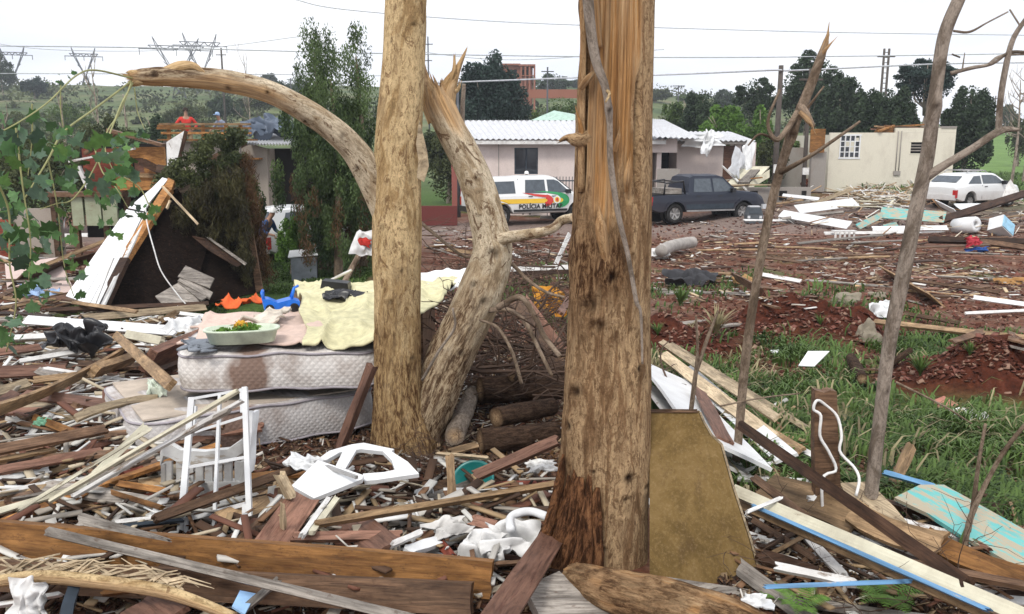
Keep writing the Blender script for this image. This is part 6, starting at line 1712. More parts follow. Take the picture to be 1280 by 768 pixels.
B(296, 770, 352, 722, 10, 'grey', 'grey board at the bottom edge beside the blue sheet', d=3.7, d2=3.9, roll=30)
crumple('plastic_bag', 'knotted white plastic bag at the bottom edge of the left corner', 'bag', P(38, 752, 3.6), .16, .2, M['rag'], 51, .45, (1.2, 0, .2), 18, 3)
B(-30, 762, 80, 742, 7, 'white', 'thin white strip at the bottom left corner behind the knotted bag', d=3.75, roll=40)

L6 = [  # x1,y1,x2,y2,w,mat,label,kw
 (31, 400, 222, 414, 12, 'cleanwhite', 'long white board lying flat at the back of the left heap', dict(h=.35, roll=45)),
 (23, 452, 130, 434, 6, 'white', 'thin white strip left of the black plastic bag', dict(h=.35, roll=45)),
 (-20, 522, 154, 440, 11, 'tan', 'long curved tan board sweeping up from the left edge to the crossed plank', dict(h=.42, roll=55, bend=.10)),
 (145, 419, 214, 482, 13, 'tan', 'thick yellow brown plank slanting down to the left corner of the mattresses', dict(h=.55, roll=50, t=.05)),
 (184, 452, 262, 418, 22, 'red', 'reddish brown beam beside the left corner of the upper mattress', dict(h=.40, roll=60, t=.10)),
 (182, 470, 248, 446, 8, 'dark', 'dark beam under the reddish brown beam by the mattress', dict(h=.25, roll=60, t=.06)),
 (-20, 566, 134, 536, 13, 'brown', 'long grey brown board running in from the left edge below the green cloth', dict(h=.30, roll=35)),
 (-20, 592, 130, 564, 11, 'red', 'long dusky red brown board second in from the left edge below the green cloth', dict(h=.25, roll=35)),
 (-20, 579, 72, 562, 6, 'tan', 'short tan lath between the two long brown boards at the left edge', dict(h=.25, roll=35)),
 (90, 522, 197, 496, 10, 'pale', 'pale yellow curved board lying toward the lower mattress', dict(h=.33, roll=30, bend=-.05)),
 (-10, 492, 38, 478, 12, 'pale', 'pale board end at the left edge above the terracotta pipe', dict(h=.3, roll=30)),
 (158, 418, 204, 427, 11, 'cream', 'cream painted block end beside the white strip, left of the plastic tub', dict(h=.45, roll=60, t=.06)),
 (-15, 466, 84, 462, 15, 'red', 'broad dusky brown board near the left edge above the curved tan board', dict(h=.25, roll=35)),
 (40, 476, 130, 466, 9, 'tan', 'tan board tucked under the crossed plank', dict(h=.3, roll=35)),
 (117, 464, 166, 448, 13, 'tan', 'short split tan post end under the curved tan board', dict(h=.35, roll=50, t=.08)),
 (-15, 520, 14, 500, 18, 'red', 'terracotta curved pipe piece at the left edge', dict(h=.35, roll=60, t=.08)),
 (45, 524, 100, 545, 11, 'orange', 'orange brown block under the pale curved board', dict(h=.25, roll=45, t=.08)),
 (58, 500, 100, 512, 12, 'brown', 'dark brown block in the gap left of the lower mattress', dict(h=.2, roll=45, t=.08)),
 (104, 607, 182, 533, 10, 'cream', 'thick cream pole leaning up over the corner of the lower mattress', dict(h=.3, h2=.55, roll=50, t=.05)),
 (-10, 642, 118, 604, 8, 'cream', 'bent cream strip joined to the thick cream pole', dict(h=.35, roll=50)),
 (20, 640, 190, 536, 4, 'cream', 'thin cream curtain rail, upper of the bundle lying over the lower mattress', dict(h=.35, h2=.6, roll=50)),
 (60, 628, 300, 487, 4, 'cream', 'longest thin cream rail running from the left heap to the window frame', dict(h=.35, h2=1.0, roll=50)),
 (90, 622, 305, 500, 3.5, 'white', 'thin white rail under the longest cream rail', dict(h=.33, h2=.95, roll=50)),
 (110, 606, 290, 512, 3.5, 'grey', 'thin grey rail lying on the lower mattress beside the cream rails', dict(h=.35, h2=.9, roll=50)),
 (-15, 604, 64, 588, 9, 'white', 'flat white strip at the left edge under the long boards', dict(h=.2, roll=30)),
 (-10, 620, 100, 596, 6, 'white', 'dirty white lath just below the flat white strip', dict(h=.2, roll=30)),
 (10, 626, 120, 606, 4, 'grey', 'greyish lath among the cream strips at left', dict(h=.22, roll=30)),
 (121, 610, 205, 636, 7, 'orange', 'orange stick with a broken end below the lower mattress', dict(h=.2, roll=50, t=.03)),
 (148, 605, 210, 615, 9, 'orange', 'orange brown board piece in front of the plastic chair', dict(h=.22, roll=50, t=.05)),
 (150, 597, 178, 588, 10, 'redhot', 'short rusty red block beneath the lower mattress', dict(h=.2, roll=45, t=.06)),
 (92, 624, 130, 606, 8, 'orange', 'short orange lath left of the orange stick', dict(h=.2, roll=40)),
 (125, 628, 192, 642, 17, 'pale', 'flat pale speckled board under the orange stick', dict(h=.1, roll=15)),
 (140, 654, 225, 645, 6, 'white', 'thin white strip under the foot of the window frame', dict(h=.2, roll=40)),
 (120, 662, 232, 650, 5, 'slate', 'thin dark rail under the foot of the window frame', dict(h=.22, roll=40)),
 (190, 650, 455, 556, 11, 'brown', 'long grey brown batten running under the plastic chair toward the pale trunk', dict(h=.30, roll=50, t=.04)),
 (466, 455, 424, 563, 12, 'red', 'reddish leaning post between the mattresses and the pale trunk', dict(h=.95, h2=.25, roll=50, t=.05)),
 (286, 655, 395, 588, 32, 'tan', 'curved tan plywood ramp under the white furniture panel', dict(h=.14, roll=25, bend=.06)),
 (348, 590, 366, 626, 13, 'pale', 'short cream block standing beside the white furniture panel', dict(h=.5, h2=.3, roll=50, t=.05)),
 (392, 656, 692, 606, 9, 'tan', 'long tan batten lying from the red board to the foot of the split trunk', dict(h=.28, roll=40, t=.045)),
 (562, 568, 567, 650, 10, 'tan', 'upright tan stick crossing the long tan batten', dict(h=.42, h2=.1, roll=50, w=.055)),
 (590, 597, 700, 549, 14, 'red', 'reddish tan plank slanting up over the teal bowl', dict(h=.22, h2=.5, roll=45, t=.045)),
 (545, 567, 612, 573, 4, 'pale', 'thin pale lath beside the teal bowl', dict(h=.3, roll=40)),
 (560, 566, 598, 556, 9, 'tan', 'short tan board stub behind the teal bowl', dict(h=.28, roll=40)),
 (436, 650, 482, 688, 30, 'red', 'flat dusky red board below the white furniture panel', dict(h=.22, roll=20, w=.19)),
 (362, 672, 505, 670, 13, 'red', 'dark red brown board lying level behind the big beams', dict(h=.22, roll=45, t=.05)),
 (332, 690, 382, 620, 34, 'red', 'steep dusky red board rising to the cream block', dict(h=.2, h2=.3, roll=20, w=.18)),
 (376, 672, 412, 622, 8, 'white', 'white narrow strip beside the steep dusky red board', dict(h=.3, roll=20, w=.03)),
 (388, 668, 422, 622, 8, 'cream', 'cream narrow strip right of the white narrow strip', dict(h=.28, roll=20, w=.035)),
 (355, 684, 353, 628, 10, 'pale', 'thin pointed stake standing behind the big beams', dict(h=.1, h2=.42, roll=50, w=.045, taper=.9)),
 (292, 690, 345, 640, 20, 'brown', 'dark brown board end left of the thin pointed stake', dict(h=.15, roll=30)),
 (618, 780, 690, 672, 44, 'red', 'broad reddish board running down to the bottom edge, left of the split trunk', dict(h=.34, h2=.20, roll=18, w=.14)),
 (618, 705, 680, 702, 5, 'brown', 'thin brown stick under the white cloths', dict(h=.22, roll=40)),
 (588, 650, 622, 660, 16, 'red', 'reddish flat piece behind the white cloths', dict(h=.22, roll=30)),
 (478, 640, 500, 636, 8, 'tan', 'little tan offcut beside the dusky red board', dict(h=.2, roll=30)),
 (488, 682, 530, 664, 8, 'white', 'white curved sliver left of the white cloths', dict(h=.28, roll=35)),
 (506, 690, 550, 676, 14, 'cleanwhite', 'flat white sheet piece in front of the white cloths', dict(h=.22, roll=20)),
 (548, 676, 568, 700, 12, 'redhot', 'dark red block in front of the white cloths', dict(h=.2, roll=40, t=.05)),
 # left back part of the heap
 (-10, 424, 60, 420, 7, 'white', 'white lath near the left edge under the hanging leaves', dict(h=.3, roll=40)),
 (52, 444, 120, 428, 5, 'grey', 'grey lath in front of the black plastic bag', dict(h=.3, roll=40)),
 (-10, 442, 52, 434, 9, 'red', 'dusky red board near the left edge beside the black plastic bag', dict(h=.3, roll=40)),
 (60, 388, 262, 380, 6, 'dark', 'long dark beam lying along the foot of the collapsed roof', dict(h=.3, roll=50, t=.06)),
 (104, 398, 258, 384, 9, 'pale', 'long pale board in front of the dark beam at the foot of the collapsed roof', dict(h=.3, roll=50)),
 (90, 378, 172, 390, 5, 'tan', 'tan pole running past the lower tip of the white roof boards', dict(h=.4, roll=50)),
 (200, 402, 222, 390, 7, 'tan', 'short tan offcut sticking up right of the long white board', dict(h=.45, roll=50)),
 (224, 392, 290, 400, 5, 'white', 'white strip leading to the plastic tub', dict(h=.4, roll=40)),
 (0, 372, 56, 380, 5, 'tan', 'tan lath at the left edge beside the pinkish floor slab', dict(h=.25, roll=40)),
 (0, 386, 70, 374, 4, 'tan', 'thinner tan lath crossing the first one at the left edge', dict(h=.25, roll=40)),
 (30, 342, 160, 290, 5, 'tan', 'long tan rail behind the white roof boards', dict(h=.3, h2=1.1, roll=50)),
 (20, 350, 130, 318, 12, 'brown', 'brown board under the long tan rail behind the white roof boards', dict(h=.3, roll=40)),
 (48, 296, 110, 294, 5, 'white', 'white plank below the green panels of the wrecked house', dict(h=.2, roll=50)),
 (78, 300, 82, 264, 12, 'cleanwhite', 'upright white board below the green panels of the wrecked house', dict(h=.1, h2=.7, roll=80, w=.2)),
 # ---- right side
 (826, 427, 972, 524, 9, 'pale', 'long pale plank at the back of the white board pile', dict(h=.35, h2=.3, roll=30)),
 (838, 430, 1014, 540, 7, 'pale', 'longest thin pale plank reaching from the board pile into the grass', dict(h=.30, h2=.1, roll=30)),
 (828, 443, 966, 548, 15, 'pale', 'broad tan plank slanting down through the white board pile', dict(h=.33, h2=.2, roll=25)),
 (856, 462, 984, 574, 22, 'cleanwhite', 'white plank beside the broad tan plank of the board pile', dict(h=.28, h2=.15, roll=25)),
 (826, 462, 916, 566, 36, 'cleanwhite', 'wide white board uppermost in the board pile right of the split trunk', dict(h=.40, h2=.32, roll=25)),
 (830, 490, 900, 580, 34, 'white', 'white board lowest in the pile behind the beige board', dict(h=.2, roll=25)),
 (874, 488, 907, 552, 14, 'red', 'short dusky red board lying across the white board pile', dict(h=.40, h2=.35, roll=25)),
 (912, 512, 1000, 566, 16, 'tan', 'pinkish tan plank end pointing at the roped post', dict(h=.22, h2=.14, roll=25)),
 (922, 592, 978, 575, 5, 'white', 'thin white batten lying in the grass behind the slim leaning tree', dict(h=.1, roll=45)),
 (920, 598, 1014, 603, 8, 'white', 'flat white board lying in the grass left of the roped post', dict(h=.1, roll=25)),
 (1000, 562, 1024, 574, 8, 'white', 'white board end touching the roped post', dict(h=.12, roll=30)),
 (926, 532, 1214, 734, 15, 'dark', 'long dark beam slanting down past the roped post to the bottom right', dict(h=.55, h2=.35, roll=55, t=.06, cat='beam', name='beam')),
 (914, 612, 1290, 776, 18, 'cream', 'long cream plank running to the bottom right corner', dict(h=.34, h2=.30, roll=45, t=.035)),
 (914, 626, 1290, 794, 12, 'tan', 'long tan plank under the cream plank to the bottom right corner', dict(h=.26, h2=.22, roll=55, t=.035)),
 (940, 632, 1240, 765, 4, 'skyblue', 'thin blue grey strip lying on the long cream plank', dict(h=.36, h2=.32, roll=50)),
 (955, 608, 1078, 650, 40, 'tan', 'broad tan plywood sheet between the roped post and the beige board', dict(h=.22, roll=30, bend=-.03)),
 (1060, 640, 1180, 684, 32, 'tan', 'curving tan plywood strip right of the roped post', dict(h=.25, roll=30, bend=.05)),
 (1150, 670, 1295, 728, 26, 'orange', 'tan plywood strip end under the turquoise board', dict(h=.22, roll=30, bend=.04)),
 (1150, 692, 1295, 738, 12, 'brown', 'brown board beneath the plywood strip at the right edge', dict(h=.15, roll=35)),
 (1102, 590, 1172, 610, 7, 'skyblue', 'light blue painted batten at the corner of the turquoise board', dict(h=.2, roll=40)),
 (952, 734, 1208, 724, 6, 'skyblue', 'bright blue strip lying level at the bottom right', dict(h=.30, roll=55, t=.015)),
 (942, 597, 1013, 652, 11, 'brown', 'brown strip leaning over the tan plywood sheet', dict(h=.35, roll=40)),
 (960, 620, 1056, 722, 11, 'white', 'white strip running under the long cream plank', dict(h=.15, roll=25)),
 (968, 708, 1072, 730, 11, 'white', 'flat white board just above the bright blue strip', dict(h=.2, roll=35)),
 (930, 642, 978, 622, 4, 'white', 'thin white lath crossing the cream plank beside the beige board', dict(h=.4, roll=45)),
 (1116, 608, 1140, 556, 10, 'tan', 'split tan stake sticking out of the grass right of the grey slender tree', dict(h=.1, h2=.35, roll=50, w=.08)),
 (940, 650, 1020, 700, 9, 'brown', 'brown offcut in the dark gap below the long cream plank', dict(h=.12, roll=40)),
 (950, 700, 1010, 668, 6, 'tan', 'tan offcut in the dark gap below the long cream plank', dict(h=.12, roll=40)),
 (1180, 655, 1240, 690, 6, 'red', 'dusky red lath under the turquoise board', dict(h=.12, roll=40)),
 (1092, 402, 1295, 425, 7, 'tan', 'long tan plank lying level on red soil at the right edge', dict(h=.12, roll=40, t=.04)),
 (1130, 392, 1200, 404, 5, 'brown', 'brown plank just behind the long tan plank on red soil', dict(h=.1, roll=40)),
 (1110, 342, 1176, 380, 8, 'tan', 'tan board slanting through the red dirt right of the grey slender tree', dict(h=.08, roll=40)),
 (1124, 348, 1250, 366, 4, 'brown', 'long thin brown lath on the red dirt near the right edge', dict(h=.1, roll=40)),
 (950, 343, 1002, 352, 5, 'white', 'white lath pair member on the dirt behind the dark red mound', dict(h=.08, roll=40)),
 (918, 346, 958, 368, 9, 'brown', 'brown board stuck in the dirt left of the dark red mound', dict(h=.2, h2=.05, roll=60)),
 (1216, 372, 1290, 382, 6, 'cleanwhite', 'white board at the right edge, upper of a little white heap', dict(h=.15, roll=40)),
 (1206, 392, 1290, 388, 4, 'white', 'white lath at the right edge, lower of a little white heap', dict(h=.1, roll=40)),
 (976, 267, 1062, 282, 10, 'cleanwhite', 'stack of white boards left of the turquoise table, topmost board', dict(h=.30, roll=45)),
 (974, 272, 1050, 280, 5, 'white', 'white board under the topmost white board left of the turquoise table', dict(h=.15, roll=45)),
 (996, 262, 1070, 253, 11, 'cleanwhite', 'wide white panel before the cream house wall, left of the plank heap', dict(h=.4, roll=40)),
 (1010, 258, 1066, 236, 5, 'pale', 'pale pole slanting up over the wide white panel before the cream house', dict(h=.3, h2=.9, roll=50)),
 (978, 244, 1024, 249, 4, 'cleanwhite', 'white lath leading from the utility pole to the wide white panel', dict(h=.4, roll=50)),
 (1030, 292, 1150, 290, 4, 'white', 'long white lath lying level below the turquoise table', dict(h=.2, roll=50)),
 (1100, 266, 1182, 272, 14, 'turq', 'turquoise table top lying flat left of the grey slender tree', dict(h=.45, roll=40, name='table_top', cat='table top')),
 (1072, 284, 1104, 268, 8, 'turq', 'turquoise painted leg piece slanting down from the table top', dict(h=.15, h2=.4, roll=45)),
 (1105, 284, 1122, 281, 7, 'turq', 'small turquoise board below the table top', dict(h=.2, roll=60)),
 (1090, 286, 1185, 285, 6, 'cleanwhite', 'white board in front of the turquoise table top', dict(h=.25, roll=50)),
 (1175, 276, 1295, 238, 9, 'dark', 'long dark log slanting up in front of the white hatchback at the right edge', dict(h=.35, h2=.9, roll=50, t=.2, cat='log', name='log')),
 (1160, 300, 1295, 303, 8, 'dark', 'dark beam lying level under the white cooler', dict(h=.2, roll=50, t=.12, name='beam', cat='beam')),
 (1225, 302, 1295, 312, 7, 'brown', 'brown beam at the right edge in front of the white cooler', dict(h=.2, roll=50, t=.1, name='beam', cat='beam')),
 (1172, 254, 1196, 266, 5, 'cleanwhite', 'white stick in front of the back wheel of the white hatchback', dict(h=.4, roll=50)),
 (1200, 262, 1250, 256, 16, 'cleanwhite', 'white triangular sheet lying under the nose of the white hatchback', dict(h=.4, roll=35, taper=.8)),
 (632, 337, 712, 334, 6, 'white', 'white framed board edge between the forked limb and the split trunk', dict(h=.5, roll=70)),
 (640, 342, 712, 340, 5, 'dark', 'dark rail under the white framed board edge', dict(h=.4, roll=70)),
 (694, 332, 712, 292, 5, 'white', 'white stick leaning by the left side of the split trunk', dict(h=.1, h2=.8, roll=70)),
 (560, 312, 630, 322, 5, 'tan', 'tan lath behind the forked limb', dict(h=.3, roll=50)),
]
for x1, y1, x2, y2, w, mt, lab, kw in L6:
    B(x1, y1, x2, y2, w, mt, lab, **kw)

# -------------------------------------------------------- other single pieces
def poly3(name, label, cat, pts, h, th, mat, tip=-.25, side=0.0):
    q = [GP(x, y_, h) for x, y_ in pts]; c = sum(q, Vector()) / len(q); n = Vector((side, tip, 1)).normalized(); out = []
    for x, y_ in pts:
        r = ray(x, y_); t = (c - CAMP).dot(n) / r.dot(n); out.append(CAMP + r * t)
    return slab(name, label, cat, out, th, mat)
poly3('turquoise_board', 'wide peeling turquoise board at the right edge in the grass', 'board', [(1118, 622), (1150, 606), (1180, 606), (1295, 670), (1295, 722), (1200, 668), (1160, 642)], .2, .025, 'turq')
poly3('cut_board', 'tan plywood piece with a jagged end by the roped post', 'plywood', [(1050, 604), (1086, 602), (1118, 634), (1140, 660), (1112, 656), (1068, 640)], .26, .015, 'pale')
poly3('floor_slab', 'pinkish floor slab piece left of the white roof boards', 'slab', [(6, 330), (72, 322), (98, 372), (60, 386), (10, 376)], .1, .06, plaster('pink_slab', (.60, .47, .42), amt=.5))
poly3('white_tile', 'square white tile with crossing lines lying in the grass', 'tile', [(998, 457), (1010, 439), (1037, 439), (1018, 458)], .32, .012, 'cleanwhite', -.35)
poly3('white_sheet', 'pale sheet of rubbish near the right edge on the grass, beside pink scraps', 'sheet', [(1185, 513), (1200, 509), (1232, 515), (1240, 524), (1205, 526)], .1, .012, 'white')
poly3('pink_scrap', 'pinkish torn scrap in the grass left of the pale sheet', 'scrap', [(1160, 503), (1180, 495), (1198, 506), (1184, 514)], .08, .012, plain('pink_scrap_stuff', (.42, .18, .13), .8))
poly3('white_cardboard', 'torn white piece left of the white tile in the grass', 'scrap', [(963, 438), (974, 437), (970, 446)], .1, .01, 'cleanwhite')
fb = NB('beige_fibreboard', .8, .12)
_n1 = fb.noise(fb.coord('Object', rnd=False), 2.6, 7, .72, .8); _n2 = fb.noise(fb.coord('Object', (1, 1, .4), rnd=False), 7, 8, .75); _n3 = fb.noise(fb.coord('Object', rnd=False), 60, 4, .7)
_c = fb.ramp(_n1, [(.35, (.105, .066, .022)), (.5, (.175, .112, .040)), (.66, (.235, .155, .065))])
_c = fb.mix(fb.ramp(_n2, [(.54, 0.), (.66, .6)]), _c, (.09, .055, .025)); _c = fb.mix(fb.ramp(_n3, [(.5, 0.), (.7, .25)]), _c, (.42, .30, .16))
fb.bump(_n2, .4, .01); M['fibre'] = fb.color(_c)
# beige fibreboard leaning against the split trunk
root = thing('fibreboard_panel', 'big beige fibreboard panel with a bitten corner leaning against the split trunk', 'panel', P(885, 735, 4.75))
out = [(812, 516, 4.86), (873, 516, 4.86), (878, 528, 4.84), (888, 545, 4.81), (900, 556, 4.79), (915, 610, 4.68), (936, 674, 4.54), (953, 738, 4.40), (928, 741, 4.40), (812, 722, 4.43)]
A_ = [P(*q) - root.location for q in out]
mb = MB(); mb.prism(A_, (0.012, .03, .004)); mb.out('panel_face', M['fibre'], root)
mb = MB()
for a, b_ in zip(A_[1:8], A_[2:9]): mb.bar(a + Vector((.012, .008, 0)), b_ + Vector((.012, .008, 0)), 0.012, .012, up=(0, -1, 0))
mb.out('pale_edge', M['pale'], root)
B(808, 514, 874, 514, 4, 'brown', 'rough brown strip capping the beige fibreboard panel', d=4.86, roll=60, t=.015)
# rough log in front
root = thing('rough_log', 'thick rough log with orange lichen lying at the foot of the split trunk', 'log', P(820, 745, 4.2))
me = trunk_mesh('log_body', pth((715, 722, 4.2, 40), (770, 742, 3.9, 62), (830, 758, 3.75, 70), (900, 775, 3.6, 66), (965, 796, 3.45, 50)), 40, 120, lump=.14, rough=lambda s, t: .75 + .25 * vnoise(s * 12, t * 2), bare=lambda s, t: .5 * sm(.35, .6, vnoise(s * 14, t * 2)), jag=(.05, .03), seed=77, fib=.1)
part_at('log_body', me, M['bark_big'], root)
# weathered sawn block
root = thing('sawn_block', 'weathered sawn timber block at the bottom edge, left of the rough log', 'timber', P(705, 745, 4.1))
mb = MB(); mb.prism([P(656, 733, 4.0) - root.location, P(699, 714, 4.15) - root.location, P(770, 774, 3.75) - root.location, P(690, 800, 3.6) - root.location], (.02, .05, -.14)); mb.out('block_body', M['grey'], root)
# stump with points, bottom right
root = thing('splintered_stub', 'pointed splintered wooden stub at the bottom edge beside the fern', 'stump', P(1040, 768, 4.1))
mb = MB(); mb.prism([P(x, y_, 4.15) - root.location for x, y_ in [(1022, 790), (1024, 738), (1030, 720), (1036, 742), (1044, 738), (1050, 750), (1058, 744), (1062, 790)]], (0, .07, .01)); mb.out('stub_wood', M['tan'], root)
# pipes & cloths near the foot of the split trunk
def tubething(name, label, cat, pts, rpx, mat, n=40, h=None, r1=None):
    A = catmull([tuple(P(*p)) if h is None else tuple(GP(p[0], p[1], h)) for p in pts], n); dd = A[0][1]
    mb = MB(); mb.tube([Vector(a) for a in A], rpx * dd / FPX, 10, None if r1 is None else r1 * dd / FPX)
    c = Vector(A[0]); o = mb.out(name, mat if not isinstance(mat, str) else M[mat], smooth=True); o.data.transform(Matrix.Translation(-c)); o.location = c
    return tag(o, label, cat)
tubething('white_pipe', 'curved white plastic pipe against the foot of the split trunk', 'pipe', [(638, 662), (638, 648), (650, 641), (666, 640), (684, 646)], 6, 'cleanwhite', h=.3)
def crumpleG(name, label, cat, px, py, h, w, hh, mat, seed, amp=.4, rot=(.4, 0, 0), n=20, fold=2.5):
    return crumple(name, label, cat, GP(px, py, h), w, hh, M[mat] if isinstance(mat, str) else mat, seed, amp, rot, n, fold)
crumpleG('white_cloth', 'crumpled white cloth, right hand one before the split trunk', 'cloth', 640, 675, .22, .34, .22, 'rag', 61, .55, (.5, .1, .2))
crumpleG('white_cloth', 'crumpled white cloth, left hand one below the upright tan stick', 'cloth', 604, 686, .2, .26, .2, 'rag', 62, .6, (.5, -.1, -.3))
crumpleG('grey_fabric', 'twisted greyish white fabric left of the white cloths', 'cloth', 560, 662, .26, .26, .13, plain('greyish_fabric', (.55, .53, .50), .8), 63, .7, (.5, 0, .5))
crumpleG('white_wrapper', 'crumpled white wrapper beside the left side of the split trunk', 'wrapper', 676, 584, .25, .22, .1, 'white', 64, .6, (.5, 0, .2))
crumpleG('paper_scrap', 'torn white paper at the foot of the lower mattress', 'paper', 376, 588 - 10, .35, .22, .12, 'cleanwhite', 65, .5, (.5, 0, -.4))
crumpleG('plastic_bag', 'white plastic bag with coloured print left of the plastic tub', 'bag', 228, 408, .55, .5, .28, 'cleanwhite', 66, .6, (.5, 0, .1))
crumpleG('plastic_bag', 'white plastic bag rumpled beside the crossed yellow brown plank', 'bag', 250, 414, .5, .34, .2, 'white', 67, .6, (.5, 0, .1))
crumpleG('black_bag', 'shiny black plastic bag in the back of the left heap', 'bag', 98, 424, .5, .75, .42, 'black', 68, .7, (.4, 0, 0), 30, 3)
crumpleG('green_cloth', 'small pale green cloth in the left heap above the long brown boards', 'cloth', 54, 529, .25, .14, .1, plain('green_cloth_stuff', (.16, .34, .22), .8), 69, .8, (.5, 0, 0))
crumpleG('white_jar', 'greenish white carton stuck between the mattress corner and the plank', 'carton', 194, 486, .4, .14, .18, plain('carton', (.60, .66, .55), .6), 70, .5, (.7, 0, .5))
crumpleG('blue_cloth', 'white and blue cloth bundle at the left edge beside the floor slab', 'cloth', 48, 366, .25, .8, .4, lb, 71, .6, (.4, 0, 0))
crumpleG('styrofoam', 'broken white foam pieces on the dirt left of the grey slender tree', 'foam', 1104, 388, .15, .45, .35, 'cleanwhite', 72, .5, (.6, 0, 0), 10, 2)
crumpleG('white_cloth', 'white rag lying at the foot of the grey roll near the dark pickup', 'cloth', 824, 316, .2, .6, .4, 'rag', 73, .5)
crumpleG('blue_cloth', 'blue cloth on the ground before the white cooler', 'cloth', 1222, 312, .1, .6, .2, plain('strong_blue_cloth', (.03, .10, .35), .8), 74, .6)
crumpleG('red_cloth', 'red and white bundle on the blue cloth', 'cloth', 1216, 302, .35, .35, .35, plain('pinkish_red_cloth', (.50, .05, .07), .8), 75, .7, (.9, 0, 0))
crumpleG('ochre_sheet', 'ochre yellow sheet on the ground at the right edge', 'sheet', 1266, 352, .06, .8, .3, plain('ochre_sheet_stuff', (.34, .18, .06), .8), 76, .3)
crumpleG('ochre_sheet', 'ochre foam piece on the dirt below the dark pickup', 'foam', 928, 350, .08, .45, .25, plain('ochre_foam', (.38, .23, .10), .9), 77, .4)
crumpleG('orange_cushion', 'orange and yellow cushion behind the twigs, left of the split trunk', 'cushion', 686, 376, .35, .55, .5, plain('orange_cushion_stuff', (.55, .25, .03), .9), 78, .5, (.8, 0, 0))
crumpleG('red_scrap', 'small red scrap at the foot of the pale forked trunk', 'scrap', 549, 545, .1, .12, .1, red, 79, .5, (.7, 0, 0))
crumpleG('black_mesh', 'flattened black mesh on the dirt right of the split trunk', 'netting', 864, 348, .2, 1.0, .6, plain('black_mesh_stuff', (.05, .05, .055), .8), 80, .5, (.3, 0, 0))
crumpleG('white_rag', 'white rag half hidden in the dark gap right of the pale forked trunk', 'cloth', 566, 478, .15, .25, .3, 'cleanwhite', 81, .4, (1.1, .5, 0))
crumpleG('white_paper', 'white wrapper on the ground by the fern at the bottom', 'wrapper', 945, 752, .15, .14, .08, 'cleanwhite', 82, .5)
tubething('grey_roll', 'rolled grey mattress lying on the dirt below the dark pickup', 'roll', [(826, 314), (840, 308), (858, 304), (866, 303)], 8, plain('grey_roll_stuff', (.36, .33, .30), .9), h=.3)
# red & white flag-like bag at pale trunk
o = crumple('printed_bag', 'white bag with red print caught against the left side of the pale trunk', 'bag', P(455, 303, 7.2), .17, .22, M['cleanwhite'], 91, .3, (1.35, .3, .2), 16, 2)
o2 = crumple('red_print', None, None, Vector((.0, -.0, .03)), .10, .07, red, 92, .2, (0, 0, 0), 8, 2); o2.parent = o
# white cup, bowl, roll, cooler, crate
root = thing('white_cup', 'white plastic cup lying on the rubble left of the upright tan stick', 'cup', GP(529, 617, .12))
mb = MB(); mb.lathe([(0, -.055), (.032, -.055), (.045, .05), (.048, .055), (.042, .052), (.03, -.04), (0, -.04)], 20); o = mb.out('cup_body', M['cleanwhite'], root, True); o.rotation_euler = (radians(75), 0, radians(60))
root = thing('teal_bowl', 'broken teal plastic bowl under the reddish tan plank', 'bowl', GP(592, 602, .12))
tl = plain('teal_plastic', (.01, .16, .15), .35, .5)
mb = MB(); mb.lathe([(0, -.1), (.09, -.1), (.15, .02), (.16, .03), (.15, .035), (.135, .02), (.08, -.085), (0, -.085)], 28); o = mb.out('bowl_body', tl, root, True); o.rotation_euler = (radians(40), radians(-15), 0)
root = thing('white_roll', 'white roll with a round hole lying left of the cooler', 'roll', GP(1206, 291, .05) + Vector((0, 0, .25)))
mb = MB(); mb.lathe([(.09, -.4), (.26, -.4), (.28, 0), (.26, .4), (.09, .4), (.09, -.4)], 24); o = mb.out('roll_body', M['cleanwhite'], root, True); o.rotation_euler = (radians(80), 0, radians(25))
MB().box(-.06, .06, -.06, .06, -.3, .3).out('hole_core', M['interior'], root).rotation_euler = (radians(80), 0, radians(25))
cb = GP(1250, 292, .1)
root = thing('cooler', 'white cooler with a light blue lid tipped on its side at the right edge', 'cooler', cb); root.rotation_euler = (radians(-25), radians(35), .3)
MB().box(-.32, .32, -.25, .25, 0, .5).out('cooler_body', M['cleanwhite'], root)
MB().box(-.30, .30, -.275, -.251, .03, .47).out('lid', plain('pale_blue_lid', (.30, .55, .72), .4), root)
root = thing('grey_box', 'small grey appliance with a pale top standing on the dirt before the dark pickup', 'appliance', GP(943, 280, 0))
MB().prism([(-.30, 0, 0), (.30, 0, 0), (.31, 0, .34), (.22, 0, .62), (-.22, 0, .62), (-.31, 0, .34)], (0, .35, 0)).out('appliance_body', plain('grey_appliance', (.09, .10, .11), .5), root)
MB().box(-.22, .22, -.02, -.001, .38, .58).out('front_window', M['carglass'], root); MB().box(-.20, .20, .02, .3, .621, .66).out('top_plate', M['fibro'], root)
for s in (-.22, .22): MB().box(s - .05, s + .05, -.015, -.001, .2, .3).out('light', M['lamp_clear'], root)
root = thing('white_crate', 'small white slatted crate on the dirt below the turquoise table', 'crate', GP(1056, 302, 0))
for i in range(5): MB().box(-.34 + i * .15, -.28 + i * .15, 0, .03, .05, .3).out('slat', M['white'], root)
MB().box(-.36, .38, 0, .3, .31, .34).out('top_slat', M['white'], root)
M['bark_log'] = bark('dark_wet_log_bark', (.16, .10, .065), (.085, .05, .032), (.022, .013, .009), (.4, .25, .14), .9, 1.5)
